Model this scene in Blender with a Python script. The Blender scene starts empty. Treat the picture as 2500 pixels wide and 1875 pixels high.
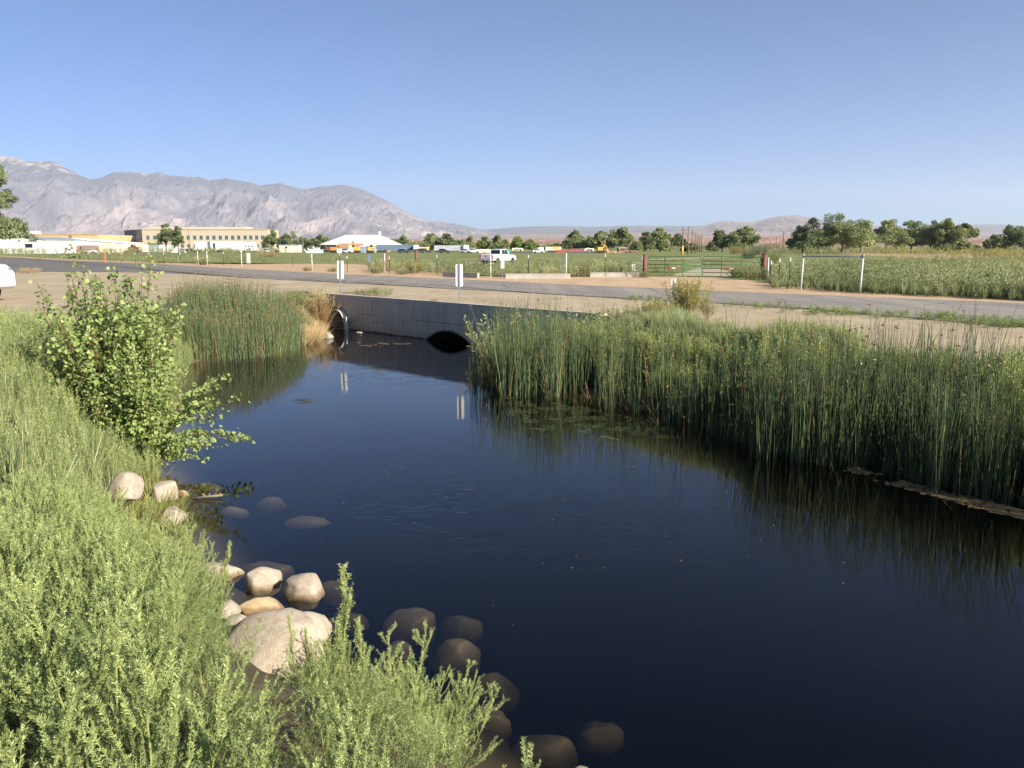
import bpy, math, random
import numpy as np
from mathutils import Vector, Matrix

# ------------------------------------------------------------------ camera, sky, sun, exposure
scn = bpy.context.scene
COL = scn.collection
F = 2000.0                      # focal length in pixels of a 2500 px wide frame
HOR = 600.0                     # row of the true horizon
CH = 2.25                       # eye height above the road
WZ = -1.55                      # water level
PITCH = math.atan((937.5 - HOR) / F)
cam_d = bpy.data.cameras.new("camera")
cam = bpy.data.objects.new("camera", cam_d)
COL.objects.link(cam)
cam_d.sensor_width = 36.0
cam_d.lens = F / 2500.0 * 36.0
cam_d.clip_start = 0.05
cam_d.clip_end = 80000
cam.location = (0, 0, CH)
cam.rotation_euler = (math.pi / 2 - PITCH, 0, 0)
scn.camera = cam

SUN_EL = math.radians(27)
SUN_AZ = math.atan2(-0.62, 0.80)           # direction towards the sun in the ground plane: right and a little behind
SD = Vector((math.cos(SUN_AZ) * math.cos(SUN_EL), math.sin(SUN_AZ) * math.cos(SUN_EL), math.sin(SUN_EL)))
world = bpy.data.worlds.new("World")
scn.world = world
world.use_nodes = True
wn = world.node_tree
wn.nodes.clear()
sky = wn.nodes.new("ShaderNodeTexSky")
sky.sky_type = 'NISHITA'
sky.sun_disc = False
sky.sun_elevation = SUN_EL
sky.sun_rotation = math.atan2(SD.x, SD.y)
sky.altitude = 1300
sky.air_density = 0.6
sky.dust_density = 2.0
sky.ozone_density = 8.0
bg = wn.nodes.new("ShaderNodeBackground")
bg.inputs[1].default_value = 0.072
wo = wn.nodes.new("ShaderNodeOutputWorld")
tint = wn.nodes.new("ShaderNodeMix"); tint.data_type = 'RGBA'; tint.blend_type = 'MULTIPLY'; tint.inputs[0].default_value = 1.0
tint.inputs[7].default_value = (0.90, 1.0, 1.0, 1)
wn.links.new(sky.outputs[0], tint.inputs[6]); wn.links.new(tint.outputs[2], bg.inputs[0])
wn.links.new(bg.outputs[0], wo.inputs[0])

sl = bpy.data.lights.new("sun", 'SUN')
sl.energy = 5.0
sl.angle = math.radians(0.5)
sl.color = (1.0, 0.90, 0.76)
so = bpy.data.objects.new("sun", sl)
COL.objects.link(so)
so.rotation_euler = SD.to_track_quat('Z', 'Y').to_euler()

scn.view_settings.view_transform = 'Standard'
scn.view_settings.look = 'None'
scn.view_settings.exposure = 1.15
scn.view_settings.gamma = 1.0
scn.cycles.max_bounces = 8
scn.cycles.transparent_max_bounces = 16
scn.cycles.volume_bounces = 2
scn.cycles.caustics_reflective = False
scn.cycles.caustics_refractive = False

# ------------------------------------------------------------------ projection helpers
CP, SP = math.cos(PITCH), math.sin(PITCH)
def ray(px, py):
    u = (px - 1250.0) / F; v = (937.5 - py) / F
    return np.array([u, CP + v * SP, -SP + v * CP])
def G(px, py, z=0.0):
    """the point of the level plane z seen at a pixel of the photograph"""
    d = ray(px, py); t = (z - CH) / d[2]
    return np.array([d[0] * t, d[1] * t, z])
def D(px, py, Y):
    """the point at distance Y seen at a pixel of the photograph"""
    d = ray(px, py); t = Y / d[1]
    return np.array([d[0] * t, Y, CH + d[2] * t])
def proj(P):
    P = np.asarray(P, float); x = P[..., 0]; y = P[..., 1]; z = P[..., 2] - CH
    f = y * CP - z * SP; up = y * SP + z * CP
    f = np.where(f > 0.05, f, 0.05)
    return 1250 + F * x / f, 937.5 - F * up / f
def inpoly(x, y, poly):
    x = np.asarray(x, float); y = np.asarray(y, float)
    c = np.zeros(x.shape, bool); n = len(poly)
    for i in range(n):
        x0, y0 = poly[i][:2]; x1, y1 = poly[(i + 1) % n][:2]
        if y0 == y1: continue
        k = ((y0 > y) != (y1 > y)) & (x < (x1 - x0) * (y - y0) / (y1 - y0) + x0)
        c ^= k
    return c
def polydist(x, y, pts, closed=True):
    x = np.asarray(x, float); y = np.asarray(y, float)
    best = np.full(x.shape, 1e9); idx = np.zeros(x.shape, int)
    n = len(pts) if closed else len(pts) - 1
    for i in range(n):
        ax, ay = pts[i][:2]; bx, by = pts[(i + 1) % len(pts)][:2]
        dx, dy = bx - ax, by - ay
        t = np.clip(((x - ax) * dx + (y - ay) * dy) / (dx * dx + dy * dy + 1e-9), 0, 1)
        d = np.hypot(x - ax - t * dx, y - ay - t * dy)
        k = d < best; best = np.where(k, d, best); idx = np.where(k, i, idx)
    return best, idx
def sstep(t):
    t = np.clip(t, 0, 1); return t * t * (3 - 2 * t)

# ------------------------------------------------------------------ noise (numpy)
def _hash(ix, iy, s):
    h = (ix.astype(np.int64) * 374761393 + iy.astype(np.int64) * 668265263 + s * 974711) & 0x7fffffff
    h = (h ^ (h >> 13)) * 1274126177 & 0x7fffffff
    return ((h ^ (h >> 16)) & 0xffff) / 65535.0
def vnoise(x, y, s=0):
    x = np.asarray(x, float); y = np.asarray(y, float)
    ix = np.floor(x); iy = np.floor(y); fx = x - ix; fy = y - iy
    fx = fx * fx * fx * (fx * (fx * 6 - 15) + 10); fy = fy * fy * fy * (fy * (fy * 6 - 15) + 10)
    a = _hash(ix, iy, s); b = _hash(ix + 1, iy, s); c = _hash(ix, iy + 1, s); d = _hash(ix + 1, iy + 1, s)
    return (a + (b - a) * fx) * (1 - fy) + (c + (d - c) * fx) * fy
def fbm(x, y, o=4, s=0):
    v = 0; a = 0.5; n = 0
    for i in range(o):
        v = v + a * vnoise(x * 2 ** i + 17.3 * i, y * 2 ** i - 9.1 * i, s + i); n += a; a *= 0.5
    return v / n
def pnoise(x, y, s=0):
    x = np.asarray(x, float); y = np.asarray(y, float); ix = np.floor(x); iy = np.floor(y); fx = x - ix; fy = y - iy
    u = fx * fx * fx * (fx * (fx * 6 - 15) + 10); v = fy * fy * fy * (fy * (fy * 6 - 15) + 10)
    def g(a, b, dx, dy): t = _hash(a, b, s) * 2 * np.pi; return np.cos(t) * dx + np.sin(t) * dy
    a = g(ix, iy, fx, fy); b = g(ix + 1, iy, fx - 1, fy); c = g(ix, iy + 1, fx, fy - 1); d = g(ix + 1, iy + 1, fx - 1, fy - 1)
    return (a + (b - a) * u) * (1 - v) + (c + (d - c) * u) * v
def rmulti(x, y, o=7, s=0):
    v = 0; a = 1.0; w = 1.0; n = 0
    for i in range(o):
        q = (1 - np.minimum(1, np.abs(pnoise(x * 2.07 ** i + 3.1 * i, y * 2.07 ** i - 5.7 * i, s + i)) * 1.9)) ** 2 * w
        w = np.clip(q * 1.7, 0, 1); v = v + q * a; n += a; a *= 0.55
    return v / n * 1.6
def ridged(x, y, o=5, s=0):
    v = 0; a = 0.5; n = 0
    for i in range(o):
        v = v + a * (1 - np.abs(2 * vnoise(x * 2.03 ** i + 5.3 * i, y * 2.03 ** i - 3.1 * i, s + i) - 1)); n += a; a *= 0.52
    return v / n

# ------------------------------------------------------------------ mesh helpers
def mesh_np(name, V, Fc, mat=None, attrs=None, smooth=False):
    """V (n,3); Fc (m,3) or (m,4) int"""
    me = bpy.data.meshes.new(name)
    V = np.ascontiguousarray(V, np.float32); Fc = np.ascontiguousarray(Fc, np.int32)
    m, k = Fc.shape
    me.vertices.add(len(V)); me.vertices.foreach_set("co", V.ravel())
    me.loops.add(m * k); me.loops.foreach_set("vertex_index", Fc.ravel())
    me.polygons.add(m); me.polygons.foreach_set("loop_start", np.arange(0, m * k, k, dtype=np.int32))
    if smooth: me.polygons.foreach_set("use_smooth", np.ones(m, bool))
    me.update(calc_edges=True)
    for an, av in (attrs or {}).items():
        a = me.attributes.new(an, 'FLOAT', 'POINT'); a.data.foreach_set("value", np.ascontiguousarray(av, np.float32))
    if mat: me.materials.append(mat)
    return me
def link(name, me, parent=None, loc=None, rotz=0):
    o = bpy.data.objects.new(name, me); COL.objects.link(o)
    if parent: o.parent = parent
    if loc is not None: o.location = loc
    if rotz: o.rotation_euler = (0, 0, rotz)
    return o
def tag(o, label=None, cat=None, group=None, kind=None):
    if label: o["label"] = label
    if cat: o["category"] = cat
    if group: o["group"] = group
    if kind: o["kind"] = kind
    return o
def thing(name, label, cat, loc=(0, 0, 0), rotz=0, group=None):
    o = bpy.data.objects.new(name, None); COL.objects.link(o)
    o.location = tuple(float(v) for v in loc); o.rotation_euler = (0, 0, rotz); o.empty_display_size = 0.2
    return tag(o, label, cat, group)
def copy_tree(o, parent=None):
    c = o.copy(); COL.objects.link(c)
    if parent: c.parent = parent
    for ch in list(o.children): copy_tree(ch, c)
    return c

class MB:
    """collects boxes, tubes and prisms; build() links them as one mesh object"""
    def __init__(s): s.v = []; s.f = []; s.sm = []
    def add(s, vs, fs, smooth=False):
        n = len(s.v); s.v += [tuple(float(q) for q in p) for p in vs]
        s.f += [tuple(i + n for i in f) for f in fs]; s.sm += [smooth] * len(fs); return s
    def box(s, c, d, rz=0, taper=1.0):
        x, y, z = d[0] / 2, d[1] / 2, d[2] / 2; cr, sr = math.cos(rz), math.sin(rz); vs = []
        for sz, k in ((-1, 1.0), (1, taper)):
            for sx, sy in ((-1, -1), (1, -1), (1, 1), (-1, 1)):
                px, py = sx * x * k, sy * y * k
                vs.append((c[0] + px * cr - py * sr, c[1] + px * sr + py * cr, c[2] + sz * z))
        return s.add(vs, [(3, 2, 1, 0), (4, 5, 6, 7), (0, 1, 5, 4), (1, 2, 6, 5), (2, 3, 7, 6), (3, 0, 4, 7)])
    def tube(s, pts, r, n=8, cap=True):
        pts = [Vector(p) for p in pts]; rs = r if isinstance(r, (list, tuple)) else [r] * len(pts); vs = []
        for i, p in enumerate(pts):
            t = (pts[min(i + 1, len(pts) - 1)] - pts[max(i - 1, 0)]).normalized()
            a = Vector((0, 0, 1)) if abs(t.z) < 0.9 else Vector((1, 0, 0))
            u = t.cross(a).normalized(); w = t.cross(u)
            for k in range(n):
                q = 2 * math.pi * k / n; vs.append(p + (u * math.cos(q) + w * math.sin(q)) * rs[i])
        fs = [(i * n + k, i * n + (k + 1) % n, (i + 1) * n + (k + 1) % n, (i + 1) * n + k) for i in range(len(pts) - 1) for k in range(n)]
        s.add(vs, fs, True)
        if cap:
            m = len(s.v) - len(vs)
            s.f += [tuple(m + k for k in range(n))[::-1], tuple(m + (len(pts) - 1) * n + k for k in range(n))]; s.sm += [False, False]
        return s
    def prism(s, prof, y0, y1, axis='y'):
        """profile points (a,b) in the x-z plane, extruded along y (or in y-z along x)"""
        n = len(prof)
        if axis == 'y': vs = [(a, y0, b) for a, b in prof] + [(a, y1, b) for a, b in prof]
        elif axis == 'x': vs = [(y0, a, b) for a, b in prof] + [(y1, a, b) for a, b in prof]
        else: vs = [(a, b, y0) for a, b in prof] + [(a, b, y1) for a, b in prof]
        return s.add(vs, [tuple(range(n)), tuple(range(2 * n - 1, n - 1, -1))] + [(i, i + n, (i + 1) % n + n, (i + 1) % n) for i in range(n)])
    def build(s, name, mat, parent=None, loc=None, rotz=0, bevel=0):
        me = bpy.data.meshes.new(name); me.from_pydata(s.v, [], s.f)
        me.polygons.foreach_set("use_smooth", s.sm); me.validate(); me.update()
        import bmesh
        b = bmesh.new(); b.from_mesh(me); bmesh.ops.recalc_face_normals(b, faces=b.faces); b.to_mesh(me); b.free()
        me.materials.append(mat)
        o = link(name, me, parent, loc, rotz)
        if bevel:
            m = o.modifiers.new("bevel", 'BEVEL'); m.width = bevel; m.segments = 2; m.limit_method = 'ANGLE'; m.angle_limit = math.radians(40)
        return o

def segs(a, b, ra, rb):
    """three-sided tapered sticks, vectorised"""
    a = np.asarray(a, float); b = np.asarray(b, float); n = len(a)
    t = b - a; t /= np.linalg.norm(t, axis=1, keepdims=True) + 1e-9
    ref = np.where(np.abs(t[:, 2:3]) < 0.9, np.array([[0, 0, 1.0]]), np.array([[1.0, 0, 0]]))
    u = np.cross(t, ref); u /= np.linalg.norm(u, axis=1, keepdims=True) + 1e-9; w = np.cross(t, u)
    ra = np.broadcast_to(ra, (n,))[:, None]; rb = np.broadcast_to(rb, (n,))[:, None]; V = []
    for k in range(3):
        q = 2 * math.pi * k / 3; o = u * math.cos(q) + w * math.sin(q)
        V.append(a + o * ra); V.append(b + o * rb)
    V = np.stack(V, 1).reshape(-1, 3)
    f = []
    for k in range(3):
        i0, i1, j0, j1 = 2 * k, 2 * k + 1, 2 * ((k + 1) % 3), 2 * ((k + 1) % 3) + 1
        f += [(i0, j0, j1), (i0, j1, i1)]
    Fc = (np.array(f)[None] + 6 * np.arange(n)[:, None, None]).reshape(-1, 3)
    return V, Fc
def leafquads(rng, p, d, L, W, broad=False):
    """flat pointed leaves: base p, direction d"""
    n = len(p); d = d / (np.linalg.norm(d, axis=1, keepdims=True) + 1e-9)
    r = rng.normal(size=(n, 3)); s = np.cross(d, r); s /= np.linalg.norm(s, axis=1, keepdims=True) + 1e-9
    L = np.broadcast_to(L, (n,))[:, None]; W = np.broadcast_to(W, (n,))[:, None]
    k = 0.32 if broad else 0.45
    V = np.stack([p, p + d * L * k + s * W / 2, p + d * L, p + d * L * k - s * W / 2], 1).reshape(-1, 3)
    Fc = (np.array([[0, 1, 2], [0, 2, 3]])[None] + 4 * np.arange(n)[:, None, None]).reshape(-1, 3)
    return V, Fc
class Acc:
    def __init__(s): s.V = []; s.F = []; s.T = []; s.n = 0
    def add(s, V, Fc, T):
        s.V.append(V); s.F.append(Fc + s.n); s.T.append(np.broadcast_to(T, (len(V),)) if np.ndim(T) == 0 else T); s.n += len(V); return s
    def arrays(s): return np.concatenate(s.V), np.concatenate(s.F), np.concatenate(s.T)
    def build(s, name, mat, parent=None):
        V, Fc, T = s.arrays(); return link(name, mesh_np(name, V, Fc, mat, {"tint": T}), parent)
def scatter(tmpls, pts, rng, sc=(0.8, 1.2), tilt=0.12, tvar=0.12, zs=None, toff=None):
    """merge copies of template arrays at pts"""
    acc = Acc(); n = len(pts); which = rng.integers(0, len(tmpls), n)
    for k, (V, Fc, T) in enumerate(tmpls):
        P = pts[which == k]; m = len(P)
        if not m: continue
        a = rng.uniform(0, 2 * np.pi, m); s = rng.uniform(sc[0], sc[1], m)
        if zs is not None: s = s * zs[which == k]
        tx = rng.normal(0, tilt, m); ty = rng.normal(0, tilt, m)
        R = np.zeros((m, 3, 3)); R[:, 0, 0] = np.cos(a); R[:, 0, 1] = -np.sin(a); R[:, 1, 0] = np.sin(a); R[:, 1, 1] = np.cos(a); R[:, 2, 2] = 1
        R[:, 0, 2] = tx; R[:, 1, 2] = ty
        W = np.einsum('mij,vj->mvi', R, V) * s[:, None, None] + P[:, None, :]
        T2 = np.clip(T[None] + np.where(T[None] > 0.27, (rng.normal(0, tvar, m) + (0 if toff is None else toff[which == k]))[:, None], 0), 0, 1)
        T2 = np.where(T[None] > 0.27, np.maximum(T2, 0.28), T2)
        FF = Fc[None] + len(V) * np.arange(m)[:, None, None]
        acc.add(W.reshape(-1, 3), FF.reshape(-1, 3), T2.reshape(-1))
    return acc

# ------------------------------------------------------------------ materials
def nodes(name):
    m = bpy.data.materials.new(name); m.use_nodes = True; nt = m.node_tree; nt.nodes.clear()
    out = nt.nodes.new("ShaderNodeOutputMaterial"); return m, nt, out
def nd(nt, typ, **kw):
    n = nt.nodes.new(typ)
    for k, v in kw.items():
        if k.startswith("_"): setattr(n, k[1:], v)
        else: n.inputs[k.replace("__", " ")].default_value = v
    return n
def ramp(nt, fac, stops, interp='LINEAR'):
    r = nt.nodes.new("ShaderNodeValToRGB"); r.color_ramp.interpolation = interp
    e = r.color_ramp.elements
    while len(e) > 1: e.remove(e[-1])
    e[0].position = stops[0][0]; e[0].color = (*stops[0][1], 1)
    for p, c in stops[1:]:
        q = e.new(p); q.color = (*c, 1)
    nt.links.new(fac, r.inputs[0]); return r.outputs[0]
def noise(nt, vec, scale, detail=4, rough=0.55, dist=0.0):
    n = nd(nt, "ShaderNodeTexNoise", Scale=scale, Detail=detail, Roughness=rough, Distortion=dist)
    if vec is not None: nt.links.new(vec, n.inputs["Vector"])
    return n.outputs[0]
def mix(nt, fac, a, b, mode='MIX'):
    n = nt.nodes.new("ShaderNodeMix"); n.data_type = 'RGBA'; n.blend_type = mode
    for s, v in ((n.inputs[0], fac), (n.inputs[6], a), (n.inputs[7], b)):
        if isinstance(v, (int, float)): s.default_value = v
        elif isinstance(v, tuple): s.default_value = (*v, 1)
        else: nt.links.new(v, s)
    return n.outputs[2]
def bump(nt, h, strength=0.3, dist=0.02):
    b = nd(nt, "ShaderNodeBump", Strength=strength, Distance=dist); nt.links.new(h, b.inputs["Height"]); return b.outputs[0]
def plain(name, c, rough=0.6, metal=0.0, var=0.12, scale=3.0, spec=0.5, dirt=None, coat=0.0, stretch=None):
    """painted or solid surface with uneven tone"""
    m, nt, out = nodes(name)
    geo = nt.nodes.new("ShaderNodeTexCoord"); vec = geo.outputs["Object"]
    if stretch:
        mp = nd(nt, "ShaderNodeMapping"); mp.inputs["Scale"].default_value = stretch; nt.links.new(vec, mp.inputs[0]); vec = mp.outputs[0]
    f = noise(nt, vec, scale, 6, 0.6)
    lo = tuple(max(0, x * (1 - var)) for x in c); hi = tuple(min(1, x * (1 + var)) for x in c)
    col = ramp(nt, f, [(0.3, lo), (0.7, hi)])
    if dirt:
        f2 = noise(nt, vec, scale * 2.3, 8, 0.7)
        k = ramp(nt, f2, [(0.5, (0, 0, 0)), (0.72, (1, 1, 1))]); col = mix(nt, k, col, dirt)
    p = nd(nt, "ShaderNodeBsdfPrincipled", Roughness=rough, Metallic=metal)
    p.inputs["Specular IOR Level"].default_value = spec; p.inputs["Coat Weight"].default_value = coat
    nt.links.new(col, p.inputs["Base Color"]); nt.links.new(p.outputs[0], out.inputs[0]); return m
def leafmat(name, stops, trans=0.3, rough=0.55, spec=0.35):
    m, nt, out = nodes(name)
    at = nt.nodes.new("ShaderNodeAttribute"); at.attribute_name = "tint"
    col = ramp(nt, at.outputs["Fac"], stops)
    p = nd(nt, "ShaderNodeBsdfPrincipled", Roughness=rough); p.inputs["Specular IOR Level"].default_value = spec
    nt.links.new(col, p.inputs["Base Color"])
    t = nt.nodes.new("ShaderNodeBsdfTranslucent"); nt.links.new(col, t.inputs[0])
    x = nd(nt, "ShaderNodeMixShader"); x.inputs[0].default_value = trans
    nt.links.new(p.outputs[0], x.inputs[1]); nt.links.new(t.outputs[0], x.inputs[2]); nt.links.new(x.outputs[0], out.inputs[0]); return m

M = {}
# tint: 0..0.25 stems and dead matter, 0.28..1 leaves
M['kochia'] = leafmat("kochia_leaf", [(0.0, (0.36, 0.40, 0.13)), (0.25, (0.42, 0.45, 0.17)), (0.28, (0.14, 0.20, 0.075)), (0.6, (0.37, 0.46, 0.17)), (1.0, (0.70, 0.75, 0.33))], 0.35)
M['meadow'] = leafmat("meadow_weed_leaf", [(0.0, (0.34, 0.30, 0.13)), (0.25, (0.36, 0.33, 0.15)), (0.28, (0.12, 0.165, 0.07)), (0.6, (0.235, 0.285, 0.12)), (1.0, (0.44, 0.46, 0.22))], 0.3)
M['rush'] = leafmat("rush_stem", [(0.0, (0.30, 0.16, 0.07)), (0.12, (0.36, 0.22, 0.10)), (0.25, (0.42, 0.36, 0.17)), (0.28, (0.035, 0.06, 0.03)), (0.65, (0.11, 0.16, 0.07)), (1.0, (0.27, 0.34, 0.12))], 0.12, 0.42, 0.5)
M['poplar'] = leafmat("poplar_leaf", [(0.0, (0.22, 0.12, 0.07)), (0.25, (0.32, 0.20, 0.12)), (0.28, (0.16, 0.22, 0.065)), (0.6, (0.33, 0.43, 0.13)), (1.0, (0.48, 0.57, 0.23))], 0.45, 0.5, 0.3)
M['brush'] = leafmat("green_brush_leaf", [(0.0, (0.30, 0.22, 0.10)), (0.25, (0.30, 0.25, 0.12)), (0.28, (0.096, 0.168, 0.048)), (0.6, (0.252, 0.36, 0.108)), (1.0, (0.552, 0.636, 0.228))], 0.4)
M['rabbit'] = leafmat("rabbitbrush_leaf", [(0.0, (0.42, 0.30, 0.12)), (0.25, (0.48, 0.36, 0.16)), (0.28, (0.13, 0.17, 0.06)), (0.6, (0.28, 0.30, 0.10)), (1.0, (0.48, 0.44, 0.14))], 0.3)
M['straw'] = leafmat("dry_grass_blade", [(0.0, (0.38, 0.22, 0.09)), (0.25, (0.46, 0.28, 0.12)), (0.28, (0.42, 0.31, 0.15)), (0.6, (0.60, 0.46, 0.24)), (1.0, (0.66, 0.54, 0.32))], 0.3)
M['tree'] = leafmat("cottonwood_crown", [(0.0, (0.12, 0.09, 0.06)), (0.25, (0.18, 0.15, 0.11)), (0.28, (0.135, 0.169, 0.074)), (0.6, (0.297, 0.338, 0.149)), (1.0, (0.513, 0.54, 0.257))], 0.22, 0.6, 0.2)
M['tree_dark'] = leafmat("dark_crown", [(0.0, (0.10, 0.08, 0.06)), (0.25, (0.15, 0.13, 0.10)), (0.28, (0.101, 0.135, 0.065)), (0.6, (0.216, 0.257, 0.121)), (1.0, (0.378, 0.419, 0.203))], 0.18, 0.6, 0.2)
M['tree_lime'] = leafmat("pale_crown", [(0.0, (0.14, 0.11, 0.07)), (0.25, (0.18, 0.15, 0.11)), (0.28, (0.149, 0.196, 0.057)), (0.6, (0.299, 0.356, 0.115)), (1.0, (0.437, 0.483, 0.172))], 0.25, 0.6, 0.2)
M['bark'] = plain("tree_bark", (0.20, 0.17, 0.14), 0.9, var=0.3, scale=2)
M['galv'] = plain("galvanised_steel", (0.26, 0.28, 0.30), 0.55, 0.3, 0.15, 12)
M['white'] = plain("white_paint", (0.80, 0.80, 0.78), 0.45, var=0.04, scale=1.2, dirt=(0.66, 0.63, 0.58))
M['peel'] = plain("peeling_white_paint", (0.80, 0.80, 0.78), 0.6, var=0.06, scale=8, dirt=(0.22, 0.30, 0.28))
M['truckwhite'] = plain("vehicle_white_paint", (0.68, 0.69, 0.70), 0.25, var=0.02, coat=0.5)
M['black'] = plain("black_rubber", (0.025, 0.025, 0.027), 0.7, var=0.3)
M['tpost'] = plain("dark_green_post", (0.035, 0.06, 0.045), 0.6, var=0.3, scale=20)
M['rust'] = plain("rusty_pipe", (0.17, 0.075, 0.055), 0.85, var=0.4, scale=5, dirt=(0.09, 0.04, 0.035))
M['gate'] = plain("green_gate_paint", (0.045, 0.15, 0.055), 0.45, var=0.2, scale=6)
M['red'] = plain("red_paint", (0.42, 0.06, 0.045), 0.5, var=0.2)
M['orange'] = plain("orange_plastic", (0.75, 0.13, 0.05), 0.5, var=0.1)
M['glass'] = plain("dark_glass", (0.02, 0.025, 0.03), 0.15, var=0.2, spec=0.4)
M['officeglass'] = plain("office_window_glass", (0.05, 0.09, 0.11), 0.08, var=0.3, spec=0.9)
M['wood'] = plain("weathered_lumber", (0.50, 0.33, 0.18), 0.8, var=0.25, scale=2)
M['cream'] = plain("cream_stucco", (0.50, 0.42, 0.31), 0.85, var=0.04, scale=0.4)
M['creamwall'] = plain("cream_metal_siding", (0.74, 0.66, 0.50), 0.6, var=0.04, scale=0.3)
M['peach'] = plain("peach_stucco", (0.62, 0.40, 0.21), 0.85, var=0.05, scale=0.3)
M['brown'] = plain("brown_siding", (0.26, 0.17, 0.13), 0.8, var=0.15, scale=1)
M['greyside'] = plain("grey_blue_siding", (0.26, 0.31, 0.36), 0.6, var=0.08, scale=0.6)
M['officeshade'] = plain("end_stucco_painted_shade", (0.30, 0.27, 0.25), 0.85, var=0.05, scale=0.4)  # office stucco darkened: shade on the end wall put into the colour
M['greytrailer'] = plain("grey_trailer_side", (0.42, 0.44, 0.47), 0.45, var=0.04, scale=0.5)
M['bluetrailer'] = plain("blue_trailer_side", (0.13, 0.19, 0.27), 0.45, var=0.08, scale=0.5)
M['shingle'] = plain("brown_roof", (0.40, 0.22, 0.13), 0.85, var=0.12, scale=1.5)
M['weathered_white'] = plain('weathered_white_pipe', (0.60, 0.60, 0.58), 0.6, var=0.08, scale=6, dirt=(0.4, 0.38, 0.36))
M['digger'] = plain('machine_orange', (0.55, 0.24, 0.07), 0.6, var=0.15)
M['yellow'] = plain("yellow_paint", (0.72, 0.42, 0.08), 0.5, var=0.1)
M['boxgreen'] = plain("pale_green_box", (0.42, 0.48, 0.36), 0.5, var=0.06)
M['polewood'] = plain("pole_wood", (0.16, 0.11, 0.08), 0.9, var=0.25, scale=1.0)
M['tan'] = plain("tan_stucco", (0.66, 0.50, 0.30), 0.85, var=0.05)
M['darkcar'] = plain("dark_car_paint", (0.05, 0.055, 0.065), 0.3, var=0.2, coat=0.4)
M['chrome'] = plain("bare_metal", (0.60, 0.60, 0.60), 0.25, 0.8, 0.1)
M['lamp_red'] = plain("tail_lamp", (0.50, 0.03, 0.03), 0.2, var=0.1)
M['lamp_amber'] = plain("amber_lens", (0.85, 0.25, 0.04), 0.2, var=0.1)
M['lamp_clear'] = plain("headlamp_lens", (0.10, 0.11, 0.13), 0.2, 0.2, 0.2)
M['plate'] = plain("number_plate", (0.6, 0.6, 0.55), 0.5)
M['greensheet'] = plain("green_tarp", (0.10, 0.34, 0.20), 0.6, var=0.1)

def ground_mat(name, stops, scale=0.6, fine=25, bs=0.4, peb=True, zone=None):
    m, nt, out = nodes(name)
    g = nt.nodes.new("ShaderNodeNewGeometry"); vec = g.outputs["Position"]
    f1 = noise(nt, vec, scale, 8, 0.62); col = ramp(nt, f1, stops)
    f2 = noise(nt, vec, fine, 5, 0.7)
    col = mix(nt, 0.55, col, ramp(nt, f2, [(0.25, (0.62, 0.62, 0.62)), (0.75, (1.35, 1.33, 1.3))]), 'MULTIPLY')
    f5 = noise(nt, vec, 1.3, 6, 0.7); col = mix(nt, 0.45, col, ramp(nt, f5, [(0.3, (0.74, 0.73, 0.71)), (0.7, (1.2, 1.19, 1.17))]), 'MULTIPLY')
    mpr = nd(nt, "ShaderNodeMapping"); mpr.inputs["Rotation"].default_value = (0, 0, math.radians(-47)); mpr.inputs["Scale"].default_value = (0.9, 0.06, 1); nt.links.new(vec, mpr.inputs[0])
    f6 = noise(nt, mpr.outputs[0], 1.1, 5, 0.6, 0.4); col = mix(nt, 0.4, col, ramp(nt, f6, [(0.35, (0.8, 0.79, 0.77)), (0.65, (1.15, 1.15, 1.15))]), 'MULTIPLY')
    if peb:
        v = nd(nt, "ShaderNodeTexVoronoi", Scale=9.0); nt.links.new(vec, v.inputs["Vector"])
        k = ramp(nt, v.outputs[0], [(0.06, (1, 1, 1)), (0.16, (0, 0, 0))])
        sel = ramp(nt, v.outputs[1], [(0.62, (0, 0, 0)), (0.66, (0.7, 0.7, 0.7))])
        kk = mix(nt, 1.0, k, sel, 'MULTIPLY'); col = mix(nt, kk, col, (0.62, 0.58, 0.52))
    if zone:
        at = nt.nodes.new("ShaderNodeAttribute"); at.attribute_name = zone[0]
        col = mix(nt, at.outputs["Fac"], col, ramp(nt, f1, zone[1]))
        at2 = nt.nodes.new("ShaderNodeAttribute"); at2.attribute_name = zone[2]
        col = mix(nt, at2.outputs["Fac"], col, ramp(nt, f1, zone[3]))
    p = nd(nt, "ShaderNodeBsdfPrincipled", Roughness=0.95); p.inputs["Specular IOR Level"].default_value = 0.15
    nt.links.new(col, p.inputs["Base Color"])
    nt.links.new(bump(nt, f2, bs, 0.03), p.inputs["Normal"]); nt.links.new(p.outputs[0], out.inputs[0]); return m
M['ground'] = ground_mat("gravel_ground", [(0.3, (0.36, 0.295, 0.20)), (0.7, (0.46, 0.385, 0.27))], 0.25, 14, 0.5, True,
    ("soil", [(0.3, (0.085, 0.07, 0.04)), (0.7, (0.15, 0.12, 0.07))], "far", [(0.35, (0.20, 0.19, 0.11)), (0.65, (0.30, 0.24, 0.16))]))
M['sand'] = ground_mat("orange_sand", [(0.3, (0.44, 0.31, 0.19)), (0.7, (0.55, 0.405, 0.26))], 0.4, 6, 0.3, False)
M['field'] = ground_mat("grass_field", [(0.3, (0.13, 0.17, 0.055)), (0.5, (0.19, 0.215, 0.08)), (0.72, (0.27, 0.26, 0.11))], 0.05, 1.2, 0.6, False)
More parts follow.
